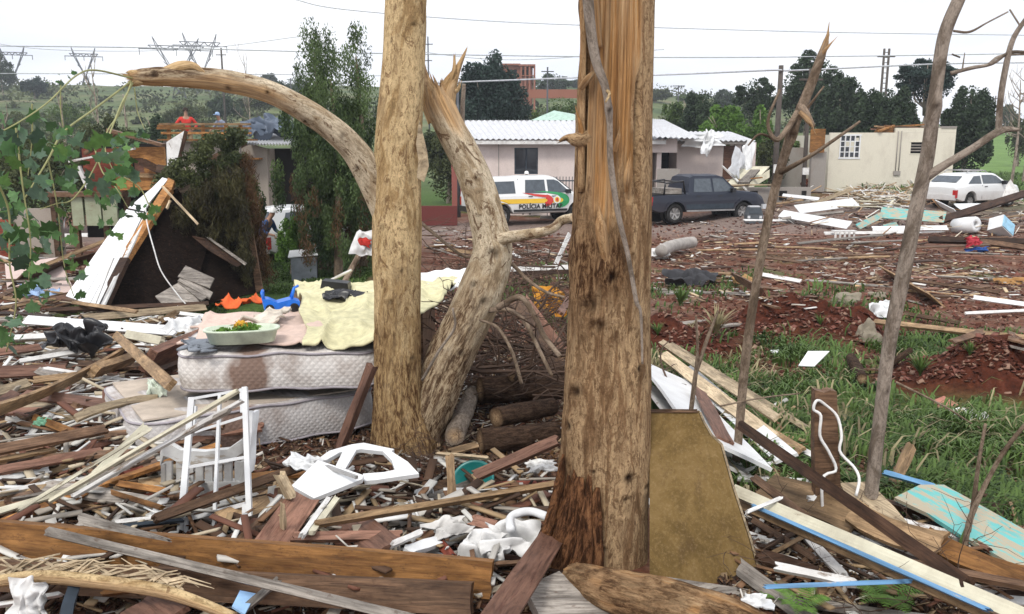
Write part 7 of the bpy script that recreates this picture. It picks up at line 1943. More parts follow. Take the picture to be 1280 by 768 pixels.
# barrels/stumps: log pile behind the limb
for i, (x1, y1, x2, y2, w, hh, lab) in enumerate([(568, 545, 590, 492, 26, .2, 'upright pale cut log leaning in the dark log pile between the trunks'), (600, 488, 700, 484, 34, .30, 'dark horizontal log on top of the log pile'), (620, 522, 690, 508, 26, .22, 'brown log second from the top in the log pile'), (600, 552, 660, 548, 34, .12, 'dark stump low in the log pile'), (640, 548, 694, 540, 30, .1, 'dark log at the bottom right of the log pile'), (640, 470, 700, 462, 16, .45, 'thin dark log lying at the back of the log pile'), (1064, 448, 1078, 474, 13, .15, 'reddish brown log standing in the grass under the white tile'), (1112, 456, 1138, 438, 8, .12, 'grey log lying in the grass left of the grey slender tree')]):
    a, b_ = GP(x1, y1, hh), GP(x2, y2, hh)
    root = thing('cut_log', lab, 'log', (a + b_) / 2); rr = w * a.y / FPX / 2
    part_at('log_body', trunk_mesh('log_body', [(*a, rr), (*((a + b_) / 2), rr * 1.02), (*b_, rr * .95)], 22, 26, lump=.08, rough=lambda s, t: .7 + 0 * s, seed=130 + i), M['bark_grey'] if i == 0 else M['bark_log'], root)
# torn red-brown bark slabs behind
for i, (x1, y1, x2, y2, w, lab) in enumerate([(640, 372, 706, 466, 16, 'torn reddish brown slab slanting down to the log pile beside the split trunk'), (655, 372, 706, 440, 10, 'narrow torn reddish slab behind the bigger torn slab'), (700, 392, 712, 372, 8, 'short torn slab behind the split trunk')]):
    B(x1, y1, x2, y2, w, 'red' if i else 'brown', lab, h=.9, h2=.4, roll=40, t=.04, jag=.12, name='torn_slab', cat='torn slab')
# rocks
def rock(label, px, py, wpx, hpx, mat, seed):
    c = GP(px, py, 0.02); s = c.y / FPX; bm = bmesh.new(); bmesh.ops.create_icosphere(bm, subdivisions=4, radius=1)
    CO = np.array([v.co[:] for v in bm.verts]); NZ = fbm(CO[:, 0] * 1.3 + seed, CO[:, 1] * 1.3, CO[:, 2] * 1.3, 5); NZ2 = fbm(CO[:, 0] * 6 + seed, CO[:, 1] * 6, CO[:, 2] * 6, 4)
    for v in bm.verts:
        n = .32 * NZ[v.index] + (.12 * NZ2[v.index] if 'clod' in mat.name else 0)
        v.co *= 1 + n
        v.co.x *= wpx * s / 2; v.co.y *= wpx * s * .4; v.co.z *= hpx * s / 1.5
    me = bpy.data.meshes.new('rock'); bm.to_mesh(me); bm.free()
    o = link('rock', me, mat); o.location = c; return tag(o, label, 'rock')
M['rock'] = plaster('mossy_rock', (.26, .225, .17), dirt=(.10, .09, .05), amt=.6)
M['clod'] = plain('red_soil_clod', (.10, .030, .017), .95, amt=.5, bump=.8)
rock('broad grey beige rock right behind the dark red mound', 1058, 378, 36, 18, M['rock'], 1)
rock('mossy grey rock standing at the grass edge right of the dark red mound', 1086, 424, 32, 32, M['rock'], 2)
rock('smaller pale rock on the dirt behind the broad grey beige rock', 1096, 370, 22, 8, M['rock'], 3)
# reddish heap beside the cream house
rock('reddish soil heap leaning on the left corner of the cream house', 1020, 236, 40, 24, M['clod'], 9)
# ======================================================== scattered boards: one object each, sharing a few shapes
def proto(L, w, t, seed, **k): return board_mesh(L, w, t, 5000 + seed, **k)
SHAPES = {}
def shape(mat, k):
    key = (mat, k)
    if key not in SHAPES:
        L, w, t = [(2.6, .14, .025), (1.8, .10, .025), (1.2, .16, .022), (.8, .09, .03), (2.1, .05, .03), (.55, .2, .02), (3.2, .09, .052)][k]
        me = proto(L, w, t, k * 31 + len(SHAPES), bend=random.uniform(-.03, .03) * L, jag=.05, sag=random.uniform(0, .02), seg=5, twist=random.uniform(-.2, .2))
        me.materials.append(M[mat]); SHAPES[key] = me
    return SHAPES[key]
WORD = {'white': 'chipped white painted board', 'pale': 'pale bare board', 'tan': 'tan bare board', 'brown': 'dark brown board', 'red': 'dusky red brown board', 'grey': 'weathered grey board', 'orange': 'orange brown board', 'dark': 'blackish board', 'cream': 'cream painted board', 'cleanwhite': 'clean white board', 'redhot': 'rusty red board'}
def scatter(n, region, mats, kinds, hs, where, seed, tilt=.25, yaw=None, spread=.5, singles=None):
    """the first `singles` are objects of their own, the rest one joined mass"""
    r = random.Random(seed); k = 0; guard = 0; singles = n if singles is None else singles; rest = []
    while k < n and guard < n * 40:
        guard += 1
        px, py = r.uniform(region[0], region[2]), r.uniform(region[1], region[3])
        if len(region) > 4 and not inpoly(px, py, region[4]): continue
        c = GP(px, py, r.uniform(*hs)); mt = r.choice(mats); me = shape(mt, r.choice(kinds))
        a = r.uniform(0, pi) if yaw is None else r.gauss(yaw, spread)
        rot = (r.gauss(0, tilt) + .25, r.gauss(0, tilt * .45), a); k += 1
        if k <= singles:
            o = link('plank', me); o.location = c; o.rotation_euler = rot
            lab = WORD[mt] + ' ' + where; tag(o, lab, 'plank', WORD[mt] + 's ' + where)
        else:
            from mathutils import Euler
            rest.append((mt, me, Matrix.Translation(c) @ Euler(rot).to_matrix().to_4x4()))
    if rest:
        V = []; F = []; MI = []; ml = []
        for mt, me, mx in rest:
            if M[mt] not in ml: ml.append(M[mt])
            b0 = len(V); V += [tuple(mx @ v.co) for v in me.vertices]; F += [tuple(i + b0 for i in p.vertices) for p in me.polygons]; MI += [ml.index(M[mt])] * len(me.polygons)
        me = mesh('broken_laths', V, F); [me.materials.append(q) for q in ml]; me.polygons.foreach_set('material_index', MI)
        tag(link('broken_laths', me), 'broken boards and laths ' + where, 'broken laths', kind='stuff')
mixL = ['brown', 'tan', 'red', 'white', 'grey', 'brown', 'dark', 'pale']
scatter(40, (0, 390, 235, 520), mixL, [1, 2, 3, 4], (.04, .24), 'jumbled in the back of the left heap', 1, .18, 0.1, .4, 24)
scatter(60, (0, 500, 240, 645), mixL + ['orange', 'redhot'], [1, 3, 4, 5], (.02, .16), 'jumbled in the front of the left heap', 2, .2, .15, .5, 26)
scatter(22, (310, 600, 680, 700), ['brown', 'red', 'dark', 'redhot', 'grey', 'brown'], [3, 5], (.01, .07), 'strewn behind the big beams and left of the split trunk', 3, .2, None, .5, 12)
scatter(16, (0, 300, 90, 385), ['tan', 'white', 'grey', 'brown'], [0, 1, 4], (.03, .3), 'lying by the wrecked wooden house at the left edge', 5, singles=8)
scatter(24, (540, 290, 712, 330), ['tan', 'white', 'brown', 'grey', 'red'], [1, 4], (.02, .15), 'on the dirt between the forked limb and the split trunk', 6, singles=8)
scatter(50, (1065, 238, 1142, 260), ['pale', 'white', 'tan', 'cream', 'cleanwhite', 'brown'], [1, 4, 1], (.05, .5), 'in the heap of broken laths against the cream house', 7, .3, singles=14)
scatter(50, (880, 200, 925, 238), ['tan', 'pale', 'orange', 'white'], [0, 1, 6, 4], (.1, 1.0), 'in the plank heap behind the dark pickup', 8, .5, 2.3, .5, 12)
scatter(42, (955, 236, 1280, 330), ['white', 'tan', 'brown', 'grey', 'brown', 'red', 'dark'], [0, 1, 4, 6], (.02, .25), 'strewn on the ground between the cream house and the red dirt', 9, .12, 0.1, .5, 14)
scatter(52, (815, 280, 1280, 372), ['brown', 'tan', 'grey', 'red', 'brown', 'dark'], [1, 3, 4], (.0, .06), 'scattered over the red dirt on the right', 10, .08, .1, .6, 14)
scatter(16, (820, 372, 1280, 500), ['brown', 'grey'], [3, 5], (.0, .03), 'in the grass and soil on the right', 11, .12, singles=5)
scatter(24, (965, 655, 1280, 768), ['brown', 'dark', 'dark', 'white', 'grey'], [3, 4], (.0, .08), 'in the tangle at the bottom right', 12, .2, -.5, .3, 12)
# slanting roof pieces on the plank heap behind the pickup
for i, (pts, mt, lab) in enumerate([([(902, 236, 37.4), (930, 208, 38.6), (962, 208, 38.4), (935, 236, 37.2)], 'cream', 'large cream panel leaning on the plank heap behind the dark pickup'), ([(934, 238, 37.0), (938, 228, 37.1), (962, 212, 37.3), (962, 222, 37.2)], 'cream', 'cream boxed edge at the right of the large cream panel'), ([(922, 228, 37.3), (938, 212, 38.1), (950, 212, 38.0), (936, 228, 37.2)], 'grey', 'grey window opening piece lying on the large cream panel')]):
    if i == 2: pts = [(a, b, c - .25) for a, b, c in pts]
    slab('roof_panel', lab, 'panel', [P(*p) for p in pts], .08, mt)
o = MB().box(0, 2.7, 0, .2, 0, .85).out('low_wall', M['concrete']); o.location = P(934, 252, 36.6); o.location.z = gz(o.location.x, 36.6) - .05; tag(o, 'low grey wall beneath the cream panel, left of the utility pole', 'wall')
for x in (.1, 1.35, 2.3): q = MB().box(x, x + .32 if x < 2 else x + .2, -.03, -.002, .3, .7).out('opening', M['interior'], o)

# ======================================================== small litter that nobody could count
def chips(name, label, n, regions, size, cols, seed, hs=(0, .06), asp=(.08, .3), flat=.35, mat=None, clump=None):
    r = np.random.default_rng(seed)
    bx = np.array([(-1, -1, -1), (1, -1, -1), (1, 1, -1), (-1, 1, -1), (-1, -1, 1), (1, -1, 1), (1, 1, 1), (-1, 1, 1)], float) * .5
    fq = np.array([(0, 3, 2, 1), (4, 5, 6, 7), (0, 1, 5, 4), (1, 2, 6, 5), (2, 3, 7, 6), (3, 0, 4, 7)])
    X, Y, S = [], [], []
    tot = sum(w for *_, w in regions)
    for x0, y0, x1, y1, w in regions:
        m = int(n * w / tot)
        px = r.uniform(x0, x1, m); py = r.uniform(y0, y1, m)
        # vectorised ground hit: iterate
        u = (px - 640) / FPX; v = (384 - py) / FPX
        dy = cos(PITCH) + v * sin(PITCH); dz = (-sin(PITCH) + v * cos(PITCH)) / dy; dx = u / dy
        t = np.full(m, 8.0)
        for _ in range(30):
            z = ground(dx * t, t); tn = (z - CAMZ) / dz; t = t * .5 + np.clip(tn, 2.2, 60) * .5
        X.append(dx * t); Y.append(t)
    X, Y = np.concatenate(X), np.concatenate(Y)
    if clump is not None: kp = fbm(X * .45 + 3, Y * .35, None, 3) > clump + r.normal(0, .15, len(X)); X, Y = X[kp], Y[kp]
    m = len(X)
    sz = size * r.uniform(.35, 1.6, m) * (0.7 + Y / 24)
    dims = np.stack([sz, sz * r.uniform(*asp, m), sz * .028 + .002], -1)
    a = r.uniform(0, 2 * pi, m); tl = r.normal(0, flat, m); t2 = r.normal(0, flat, m)
    P0 = bx[None] * dims[:, None]
    ca, sa = np.cos(tl)[:, None], np.sin(tl)[:, None]
    x_, z_ = P0[..., 0] * ca + P0[..., 2] * sa, -P0[..., 0] * sa + P0[..., 2] * ca
    cb, sb = np.cos(t2)[:, None], np.sin(t2)[:, None]
    y_, z_ = P0[..., 1] * cb - z_ * sb, P0[..., 1] * sb + z_ * cb
    c, s = np.cos(a)[:, None], np.sin(a)[:, None]
    Z = ground(X, Y) + r.uniform(*hs, m) + .01
    V = np.stack([x_ * c - y_ * s + X[:, None], x_ * s + y_ * c + Y[:, None], z_ + Z[:, None]], -1).reshape(-1, 3)
    Fq = (fq[None] + (np.arange(m) * 8)[:, None, None]).reshape(-1, 4)
    tint = np.repeat(r.random(m), 6)
    me = fastmesh(name, V, Fq, False, {'tint': ('FLOAT', 'FACE', tint)})
    mm = NB(name + '_colours', .75, .2)
    n_ = len(cols); mm.color(mm.ramp(mm.attr('tint'), [(i / n_, c_) for i, c_ in enumerate(cols)], 'CONSTANT'))
    return tag(link(name, me, mm.m), label, 'litter', kind='stuff')
wc = [(.20, .12, .06), (.09, .045, .022), (.035, .02, .013), (.05, .028, .018), (.34, .24, .14), (.13, .055, .032), (.07, .036, .02), (.20, .17, .14), (.04, .022, .015), (.46, .42, .37), (.30, .25, .19), (.62, .58, .52), (.36, .29, .20), (.11, .06, .035), (.028, .017, .012)]
chips('wood_litter', 'broken laths, splinters and chips littering the foreground rubble', 9000, [(0, 400, 700, 768, 3), (920, 630, 1280, 768, 1), (480, 430, 720, 560, .8)], .11, wc, 1, (0, .06), (.05, .18))
chips('fine_litter', 'fine splinters and bark crumbs between the foreground boards', 26000, [(0, 400, 760, 768, 4), (900, 560, 1280, 768, 1.2)], .045, [(.10, .05, .028), (.04, .022, .014), (.07, .035, .02), (.16, .09, .05), (.028, .016, .012), (.05, .03, .02), (.24, .17, .10), (.09, .035, .022)], 2, (0, .03), (.15, .7), .5)
mid = [(.13, .05, .03), (.07, .03, .02), (.17, .11, .08), (.45, .40, .34), (.30, .20, .12), (.10, .05, .03), (.70, .68, .64), (.22, .10, .06), (.34, .25, .18), (.60, .47, .30)]
chips('dirt_litter', 'splinters and rubbish strewn over the red dirt', 8000, [(815, 240, 1280, 380, 3), (540, 285, 712, 420, 1), (0, 290, 110, 400, .7)], .12, mid, 3, (0, .05), (.06, .35), .12, clump=.0)
chips('clods', 'small clods and pebbles on the red dirt', 8000, [(815, 270, 1280, 480, 3), (540, 290, 712, 480, 1)], .045, [(.12, .04, .024), (.20, .08, .058), (.075, .025, .015), (.28, .17, .12)], 4, (0, .02), (.5, 1.0), .5)
chips('lath_heap_litter', 'thin broken laths filling the heaps before the cream house', 900, [(1060, 238, 1150, 262, 2), (880, 210, 930, 242, 1.2), (960, 240, 1280, 300, 1)], .28, [(.62, .52, .38), (.75, .72, .66), (.45, .30, .17), (.68, .60, .47), (.30, .17, .09)], 5, (0, .35), (.03, .08), .35)

chips('lath_litter', 'thin broken laths and strips lying all over the left heap and foreground', 2900, [(0, 390, 240, 650, 3), (0, 650, 620, 768, .8), (330, 600, 690, 700, .5)], .34, [(.20, .11, .06), (.09, .05, .03), (.62, .60, .55), (.36, .25, .14), (.05, .03, .02), (.50, .42, .30), (.52, .49, .44), (.16, .07, .045), (.34, .30, .25), (.74, .73, .70), (.07, .04, .025)], 6, (.02, .20), (.05, .16), .22)
chips('lath_litter', 'thin broken laths and strips in the tangle at the bottom right', 260, [(930, 640, 1280, 768, 1), (830, 470, 1000, 600, .4)], .30, [(.20, .11, .06), (.09, .05, .03), (.62, .60, .55), (.36, .25, .14), (.05, .03, .02)], 7, (.0, .10), (.05, .14), .2)
# leaf shaped litter
r = np.random.default_rng(9); cl = []
for x0, y0, x1, y1, n in ((400, 560, 700, 660, 40), (930, 640, 1280, 760, 30), (480, 420, 700, 560, 40)):
    for i in range(n):
        q = GP(r.uniform(x0, x1), r.uniform(y0, y1), .03); cl.append((tuple(q), (.16, .16, .05), 40, r.random()))
tag(link('leaf_litter', leaf_cloud('leaf_litter', cl, .022, .5, 0, 12), M['leaf_dry']), 'dry leaves and needles on the rubble', 'litter', kind='stuff')

# twigs
def twig(mb, a, L, r, rad, depth=2, up=.5):
    p = Vector(a); d = Vector((r.gauss(0, 1), r.gauss(0, .6), abs(r.gauss(0, .5)) * up)).normalized(); pts = [p.copy()]
    for i in range(6):
        d = (d + Vector((r.gauss(0, .25), r.gauss(0, .25), r.gauss(-.02, .22)))).normalized(); p = p + d * L / 6; pts.append(p.copy())
    mb.tube(pts, rad, 5, rad * .3)
    if depth: 
        for k in range(2): twig(mb, pts[r.randint(1, 5)], L * .5, r, rad * .6, depth - 1, up)
r = random.Random(12); mb = MB()
for i in range(230):
    px, py = r.uniform(505, 712), r.uniform(300, 500)
    twig(mb, GP(px, py, r.uniform(.02, .5)), r.uniform(.5, 1.3), r, r.uniform(.004, .011), 1)
for i in range(90):
    twig(mb, GP(r.uniform(560, 708), r.uniform(330, 470), r.uniform(.05, .7)), r.uniform(.7, 1.6), r, r.uniform(.012, .028), 2, .9)
for i in range(60):
    twig(mb, GP(r.uniform(470, 600), r.uniform(560, 620), .05), r.uniform(.2, .5), r, .0035)
for i in range(60):
    twig(mb, GP(r.uniform(930, 1270), r.uniform(640, 760), .06), r.uniform(.3, .7), r, .004)
tag(mb.out('twig_tangle', M['bark_thin'] if False else plain('twig_brown', (.085, .052, .035), .8)), 'tangle of dry twigs between the two trunks and around the boards', 'twigs', kind='stuff')
for i, (lab, pts, w) in enumerate([('thick dark root curving from the forked limb down to the log pile', [(622, 385, 7.0), (650, 372, 6.9), (668, 395, 6.8), (680, 420, 6.7), (700, 446, 6.6)], 9), ('curved grey branch below the forked limb', [(612, 388, 7.2), (635, 388, 7.1), (655, 400, 7), (668, 425, 6.9), (690, 470, 6.7)], 7), ('thin branch rising from the log pile', [(652, 480, 6.9), (640, 440, 6.9), (622, 410, 7), (600, 400, 7.1)], 5), ('pale twig arching over the pale trunk foot', [(528, 475, 6.7), (548, 440, 6.6), (568, 410, 6.6), (566, 385, 6.6)], 4), ('dark branch leaning behind the cypress foot', [(395, 385, 11), (420, 370, 11), (440, 335, 11.2), (456, 305, 11.4)], 9), ('thin red brown branch in front of the torn slabs', [(640, 330, 7.4), (660, 350, 7.3), (682, 365, 7.1), (706, 372, 7)], 5), ('bare grey branch lying over the dirt behind the forked limb', [(505, 262, 8), (540, 290, 8), (575, 318, 7.8), (600, 322, 7.7)], 5), ('stick lying on the rubble, left of the upright tan stick', [(535, 655, 5.8), (548, 640, 5.8), (556, 612, 5.9)], 8), ('crooked dead stick right of the upright tan stick', [(578, 652, 5.6), (592, 640, 5.6), (606, 618, 5.8), (622, 610, 5.9)], 8),
        ('long thin stick reaching across the grass to the right edge', [(1120, 478, 8), (1180, 508, 7.7), (1236, 540, 7.4), (1295, 540, 7.2)], 3), ('thin stem crossing behind the white board pile', [(900, 508, 6.2), (950, 498, 6.3), (1000, 492, 6.5)], 2.4)]):
    root = thing('dead_branch', lab, 'branch', P(*pts[0]))
    part_at('stem', trunk_mesh('stem', pth(*[(*p, w * (1 - .4 * j / len(pts))) for j, p in enumerate(pts)]), 10, 36, lump=.12, seed=150 + i), M['bark_thin' if i not in (3, 7) else 'bark_grey'], root)

# ======================================================== grass
def grass(name, label, n, regions, H, mat, seed, cond=None, lay=.5):
    r = np.random.default_rng(seed); X, Y = [], []
    tot = sum(q[4] for q in regions)
    for x0, y0, x1, y1, w in regions:
        m = int(n * w / tot); X.append(r.uniform(x0, x1, m)); Y.append(r.uniform(y0, y1, m))
    X, Y = np.concatenate(X), np.concatenate(Y)
    nz = fbm(X * 1.2 + seed, Y * 1.2, None, 3); keep = nz > r.uniform(-.7, .45, len(X))
    if cond is not None: keep &= cond(X, Y)
    X, Y = X[keep], Y[keep]; m = len(X)
    clump = vnoise(X * 3 + 7, Y * 3)
    h = H * r.uniform(.4, 1.3, m) * (1 + .5 * clump); a = vnoise(X * 1.6, Y * 1.6 + 9) * 3 + r.normal(0, .9, m)
    dx, dy = np.cos(a), np.sin(a); ln = h * (lay + r.uniform(0, .7, m)); w = .0045 * (1 + Y / 9) * r.uniform(.7, 1.6, m)
    Z = ground(X, Y) - .01; wx, wy = -dy * w, dx * w
    P_ = []
    for t, ws, zz in ((0, 1, 0), (.35, 1, .62), (.7, .75, .95), (1, .1, .85)):
        cx, cy, cz = X + dx * ln * t * t, Y + dy * ln * t * t, Z + h * zz
        P_ += [np.stack([cx - wx * ws, cy - wy * ws, cz], -1), np.stack([cx + wx * ws, cy + wy * ws, cz], -1)]
    V = np.stack(P_, 1).reshape(-1, 3); b = (np.arange(m) * 8)[:, None]
    Fq = np.stack([b + np.array([0, 1, 3, 2]), b + np.array([2, 3, 5, 4]), b + np.array([4, 5, 7, 6])], 1).reshape(-1, 4)
    tint = np.repeat(np.clip(.5 + .35 * clump + r.normal(0, .2, m), 0, 1), 3)
    return tag(link(name, fastmesh(name, V, Fq, False, {'tint': ('FLOAT', 'FACE', tint)}), mat), label, 'grass', kind='stuff')
M['grass'] = leafmat('wild_grass', (.018, .040, .010), (.125, .205, .050), .25)
M['drygrass'] = leafmat('dry_grass', (.13, .10, .058), (.42, .36, .20), .3)
off = lambda X, Y: np.all([((X - mx) / rx) ** 2 + ((Y - my) / ry) ** 2 > 1.6 + .8 * vnoise(X * 3, Y * 3) for mx, my, rx, ry, h in MOUNDS[:3]], axis=0)
grass('grass', 'lush wild grass on the right behind the roped post', 46000, [(1.4, 5.6, 9.5, 13.2, 4), (2.2, 4.6, 4.2, 6.0, .6)], .155, M['grass'], 1, off)
grass('dry_grass', 'dry yellow grass stems among the green grass on the right', 3200, [(1.4, 5.4, 8.5, 11.5, 3), (0.9, 9, 3.5, 14, 1)], .20, M['drygrass'], 2, off, .9)
grass('lawn', 'bright green lawn below the cypresses and the collapsed roof', 30000, [(-8.5, 14.2, -3.4, 24, 1)], .09, M['grass'], 3)
grass('weeds', 'sparse weeds on the red dirt to the right of the split trunk', 9000, [(1.5, 11, 9, 24, 2), (-2, 10, 1.5, 22, 1)], .16, M['grass'], 4, lambda X, Y: vnoise(X * .7 + 3, Y * .5) > .25)
grass('field_grass', 'tall grass on the green slope at the right edge', 30000, [(17, 38, 34, 60, 1)], .30, M['grass'], 5)
# tufts one can tell apart, fern, left hanging vine -----------------------------------------------
def tuft(label, px, py, hpx, n, seed, mat='grass', name='grass_tuft'):
    c = GP(px, py, 0); H = hpx * c.y / FPX; r = np.random.default_rng(seed); V = []; F = []
    for i in range(n):
        a = r.uniform(0, 2 * pi); l = H * r.uniform(.6, 1.2); sp = r.uniform(.15, .8) * l; w = H * .035; b0 = len(V)
        for t, ww in ((0, 1), (.35, 1.1), (.7, .8), (1, .05)):
            x, y_, z = cos(a) * sp * t ** 1.6, sin(a) * sp * t ** 1.6, l * (t - .35 * t * t * (sp / l))
            V += [(x - sin(a) * w * ww, y_ + cos(a) * w * ww, z), (x + sin(a) * w * ww, y_ - cos(a) * w * ww, z)]
        F += [(b0 + k, b0 + k + 1, b0 + k + 3, b0 + k + 2) for k in (0, 2, 4)]
    me = fastmesh('grass_tuft', V, F, False, {'tint': ('FLOAT', 'FACE', r.uniform(.3, 1, len(F)))}); o = link(name, me, M[mat]); o.location = c; return tag(o, label, 'grass tuft')
tuft('fresh green tuft on the dirt right of the split trunk', 850, 383, 28, 70, 1)
tuft('green tuft growing out of the dark red mound', 1025, 408, 16, 40, 2)
tuft('green tuft at the right edge before the long tan plank', 1212, 446, 22, 50, 3)
tuft('small green tuft left of the dark red soil by the split trunk', 822, 420, 20, 40, 4)
tuft('weedy tuft behind the orange cushion', 700, 392, 22, 50, 5)
tuft('tall pale weed tuft behind the beige board top', 895, 420, 40, 60, 6, 'drygrass')
tuft('green weed tuft by the foot of the grey slender tree', 1150, 470, 30, 70, 7)
def fern(label, px, py, d, seed, nf=11, L=.34):
    c = P(px, py, d); r = random.Random(seed); root = thing('fern', label, 'fern', c)
    for i in range(nf):
        a = 2 * pi * i / nf + r.uniform(-.2, .2); V = []; F = []; l = L * r.uniform(.7, 1.1); lift = r.uniform(1.0, 1.7)
        for k in range(16):
            t = (k + 1) / 16; p = Vector((cos(a) * l * t, sin(a) * l * t, l * lift * (t - .75 * t * t))); tx = Vector((-sin(a), cos(a), 0)); fw = Vector((cos(a), sin(a), .1))
            ll = l * .30 * sin(pi * min(1, .12 + t * .88)) ** .8 + .004
            for s in (-1, 1):
                b0 = len(V); q = p + tx * s * ll + fw * ll * .35 - Vector((0, 0, ll * .15)); V += [p - fw * l * .022, q, p + fw * l * .026, p + fw * l * .002 + (q - p) * .4 - fw * .01]; F.append((b0, b0 + 3, b0 + 1, b0 + 2))
        link('frond', fastmesh('frond', V, F, False, {'tint': ('FLOAT', 'FACE', [r.uniform(.3, 1) for _ in F])}), M['leaf_fresh'], root)
fern('bright green fern at the bottom edge, the right hand one', 1108, 756, 4.0, 1, 9, .20)
fern('green fern at the bottom edge beside the splintered stub', 1000, 762, 3.9, 2, 6, .15)
fern('small fern at the bottom edge right of the rough log', 968, 750, 4.1, 3, 5, .12)

# hanging vine with lobed leaves ----------------------------------------------------------
def leaf_mesh(seed):
    r = random.Random(seed); pts = []
    tips = [(-170, .35), (-125, .62), (-75, .80), (-35, .70), (0, 1.05), (35, .72), (78, .78), (124, .60), (170, .34)]
    for i, (a, q) in enumerate(tips):
        a = radians(a + r.uniform(-6, 6)); q *= r.uniform(.9, 1.1); pts.append((sin(a) * q, cos(a) * q))
        if i < len(tips) - 1:
            a2 = radians((tips[i][0] + tips[i + 1][0]) / 2); q2 = min(tips[i][1], tips[i + 1][1]) * .84; pts.append((sin(a2) * q2, cos(a2) * q2))
    V = [(0, 0, 0)] + [(x, y_, -.22 * (x * x + y_ * y_) + .12 * abs(x) + r.uniform(-.05, .05)) for x, y_ in pts]
    F = [(0, i, i + 1) for i in range(1, len(pts))]
    me = mesh('leaf', V, F, True); return me
def vineleaf(name, c):
    m = NB(name, .45, .4); n = m.noise(m.coord('Object'), 2.0, 4, .6)
    col = m.mix(1.0, m.ramp(n, [(.3, mul(c, .75)), (.7, mul(c, 1.2))]), m.ramp(m.rand(), [(0, .45), (.5, 1.0), (1, 1.5)]), 'MULTIPLY')
    m.color(col); tr = m.new('ShaderNodeBsdfTranslucent'); m.l.new(col, tr.inputs['Color']); mx = m.new('ShaderNodeMixShader'); mx.inputs[0].default_value = .4
    m.l.new(m.b.outputs[0], mx.inputs[1]); m.l.new(tr.outputs[0], mx.inputs[2]); m.l.new(mx.outputs[0], m.n['Material Output'].inputs['Surface']); return m.m
VL = [vineleaf('vine_leaf_green', (.085, .175, .060)), vineleaf('vine_leaf_bluish', (.10, .17, .105)), vineleaf('vine_leaf_bright', (.11, .21, .058))]
LM = []
for i in range(9):
    me = leaf_mesh(i); me.materials.append(VL[[0, 0, 1, 0, 1, 2, 0, 1, 0][i]]); LM.append(me)
root = thing('hanging_vine', 'leafy green creeper hanging at the left edge from the broken end of the bough', 'creeper', P(165, 100, 5.6))
M['vine'] = plain('vine_stem', (.30, .30, .13), .7)
stems = [([(165, 98, 6.2), (120, 88, 5.6), (95, 95, 5.2), (60, 128, 4.6), (20, 155, 4.2), (-30, 180, 4.0)], 3.5), ([(164, 102, 6.2), (120, 135, 5.4), (80, 165, 4.8), (60, 200, 4.5), (30, 250, 4.3)], 4), ([(166, 104, 6.2), (152, 130, 5.6), (140, 160, 5.2), (128, 190, 4.9), (110, 225, 4.7)], 3), ([(164, 104, 6.1), (150, 140, 5.5), (134, 165, 5.2), (132, 190, 5), (142, 215, 4.9)], 2.5), ([(118, 185, 5), (128, 215, 4.9), (145, 235, 4.8), (160, 260, 4.8)], 2), ([(20, 160, 4.2), (28, 230, 4.2), (38, 300, 4.2), (36, 350, 4.2)], 2.5), ([(-20, 200, 4), (10, 260, 4.1), (12, 330, 4.1), (20, 380, 4.1), (8, 440, 4.1)], 3), ([(60, 200, 4.5), (72, 260, 4.5), (80, 330, 4.5), (92, 370, 4.5)], 2), ([(110, 225, 4.7), (90, 250, 4.6), (70, 255, 4.5), (50, 262, 4.5)], 2), ([(76, 100, 4.9), (76, 140, 4.9), (82, 175, 4.9)], 1.5), ([(140, 215, 4.9), (172, 232, 4.9), (186, 255, 4.9), (196, 268, 4.9)], 2), ([(40, 130, 4.6), (40, 175, 4.6), (35, 220, 4.6)], 2), ([(168, 110, 6), (172, 140, 6), (180, 160, 5.8)], 1.5)]
for pts, w in stems:
    A = catmull([tuple(P(*p)) for p in pts], 36); mb = MB(); mb.tube([Vector(a) - root.location for a in A], w * pts[-1][2] / FPX / 2, 6, w * pts[-1][2] / FPX / 4); mb.out('stem', M['vine'], root, True)
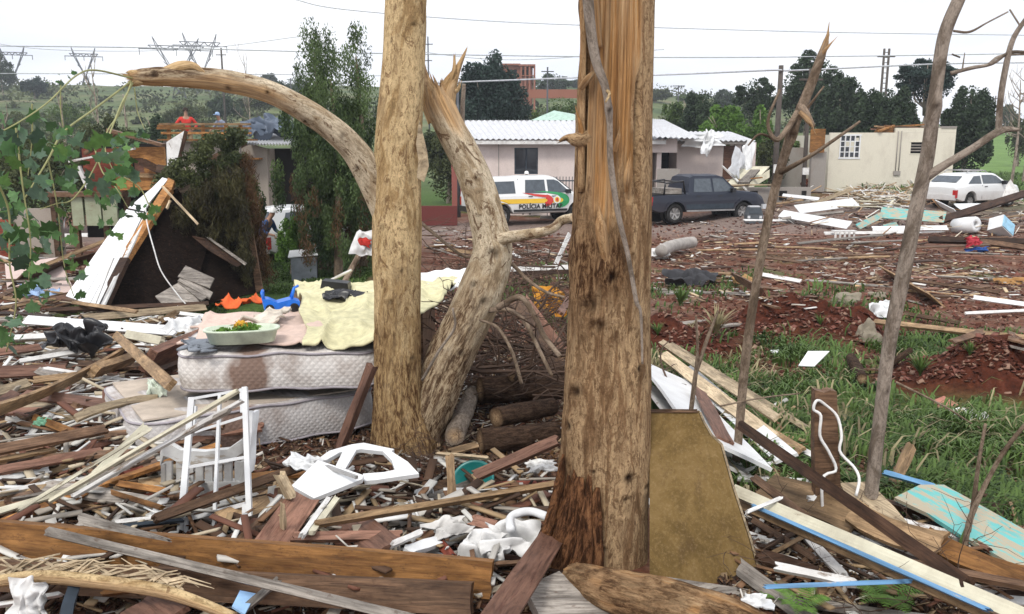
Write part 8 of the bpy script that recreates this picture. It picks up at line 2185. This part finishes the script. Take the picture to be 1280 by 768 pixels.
r = random.Random(4); k = 0
VP = [(0, 150), (40, 140), (70, 150), (100, 175), (150, 165), (165, 200), (160, 235), (150, 262), (120, 262), (105, 240), (80, 260), (70, 300), (60, 345), (25, 345), (0, 330), (-20, 240)]
zones = [(VP, 180, .070), ([(70, 265), (100, 270), (112, 330), (104, 380), (86, 372), (74, 320)], 20, .052), ([(150, 235), (170, 240), (205, 270), (195, 285), (155, 262)], 14, .05), ([(120, 240), (145, 232), (160, 262), (150, 300), (125, 290)], 14, .052), ([(0, 350), (60, 350), (64, 378), (40, 392), (10, 360)], 16, .055), ([(40, 365), (70, 370), (66, 386), (46, 384)], 4, .05), ([(0, 392), (30, 395), (26, 440), (0, 448)], 18, .058), ([(55, 95), (120, 82), (120, 92), (60, 120)], 7, .022), ([(150, 160), (186, 165), (180, 185), (150, 190)], 12, .052), ([(140, 190), (172, 190), (172, 225), (140, 230)], 16, .058)]
for pl, n, sz in zones:
    xs_, ys_ = [p[0] for p in pl], [p[1] for p in pl]; c = 0
    while c < n:
        x, y_ = r.uniform(min(xs_), max(xs_)), r.uniform(min(ys_), max(ys_))
        if not inpoly(x, y_, pl): continue
        c += 1; o = link('leaf', LM[r.randrange(9)], None, root); o.location = P(x, y_, r.uniform(3.9, 5.0)) - root.location
        s = sz * r.uniform(.38, 1.15); o.scale = (s, s, s); o.rotation_euler = (radians(r.gauss(70, 32)), radians(r.gauss(0, 30)), radians(r.gauss(180, 60)))

# ======================================================== air
hz = MB().box(-760, 760, -14, 660, -3, 60).out('haze', None)
hm = bpy.data.materials.new('air'); hm.use_nodes = True; hm.node_tree.nodes.clear()
ho = hm.node_tree.nodes.new('ShaderNodeOutputMaterial'); pv = hm.node_tree.nodes.new('ShaderNodeVolumePrincipled')
pv.inputs['Color'].default_value = (.86, .91, .98, 1); pv.inputs['Density'].default_value = .00065
hm.node_tree.links.new(pv.outputs[0], ho.inputs['Volume']); hz.data.materials.append(hm); tag(hz, kind='stuff', label='thin pale haze over the whole place')
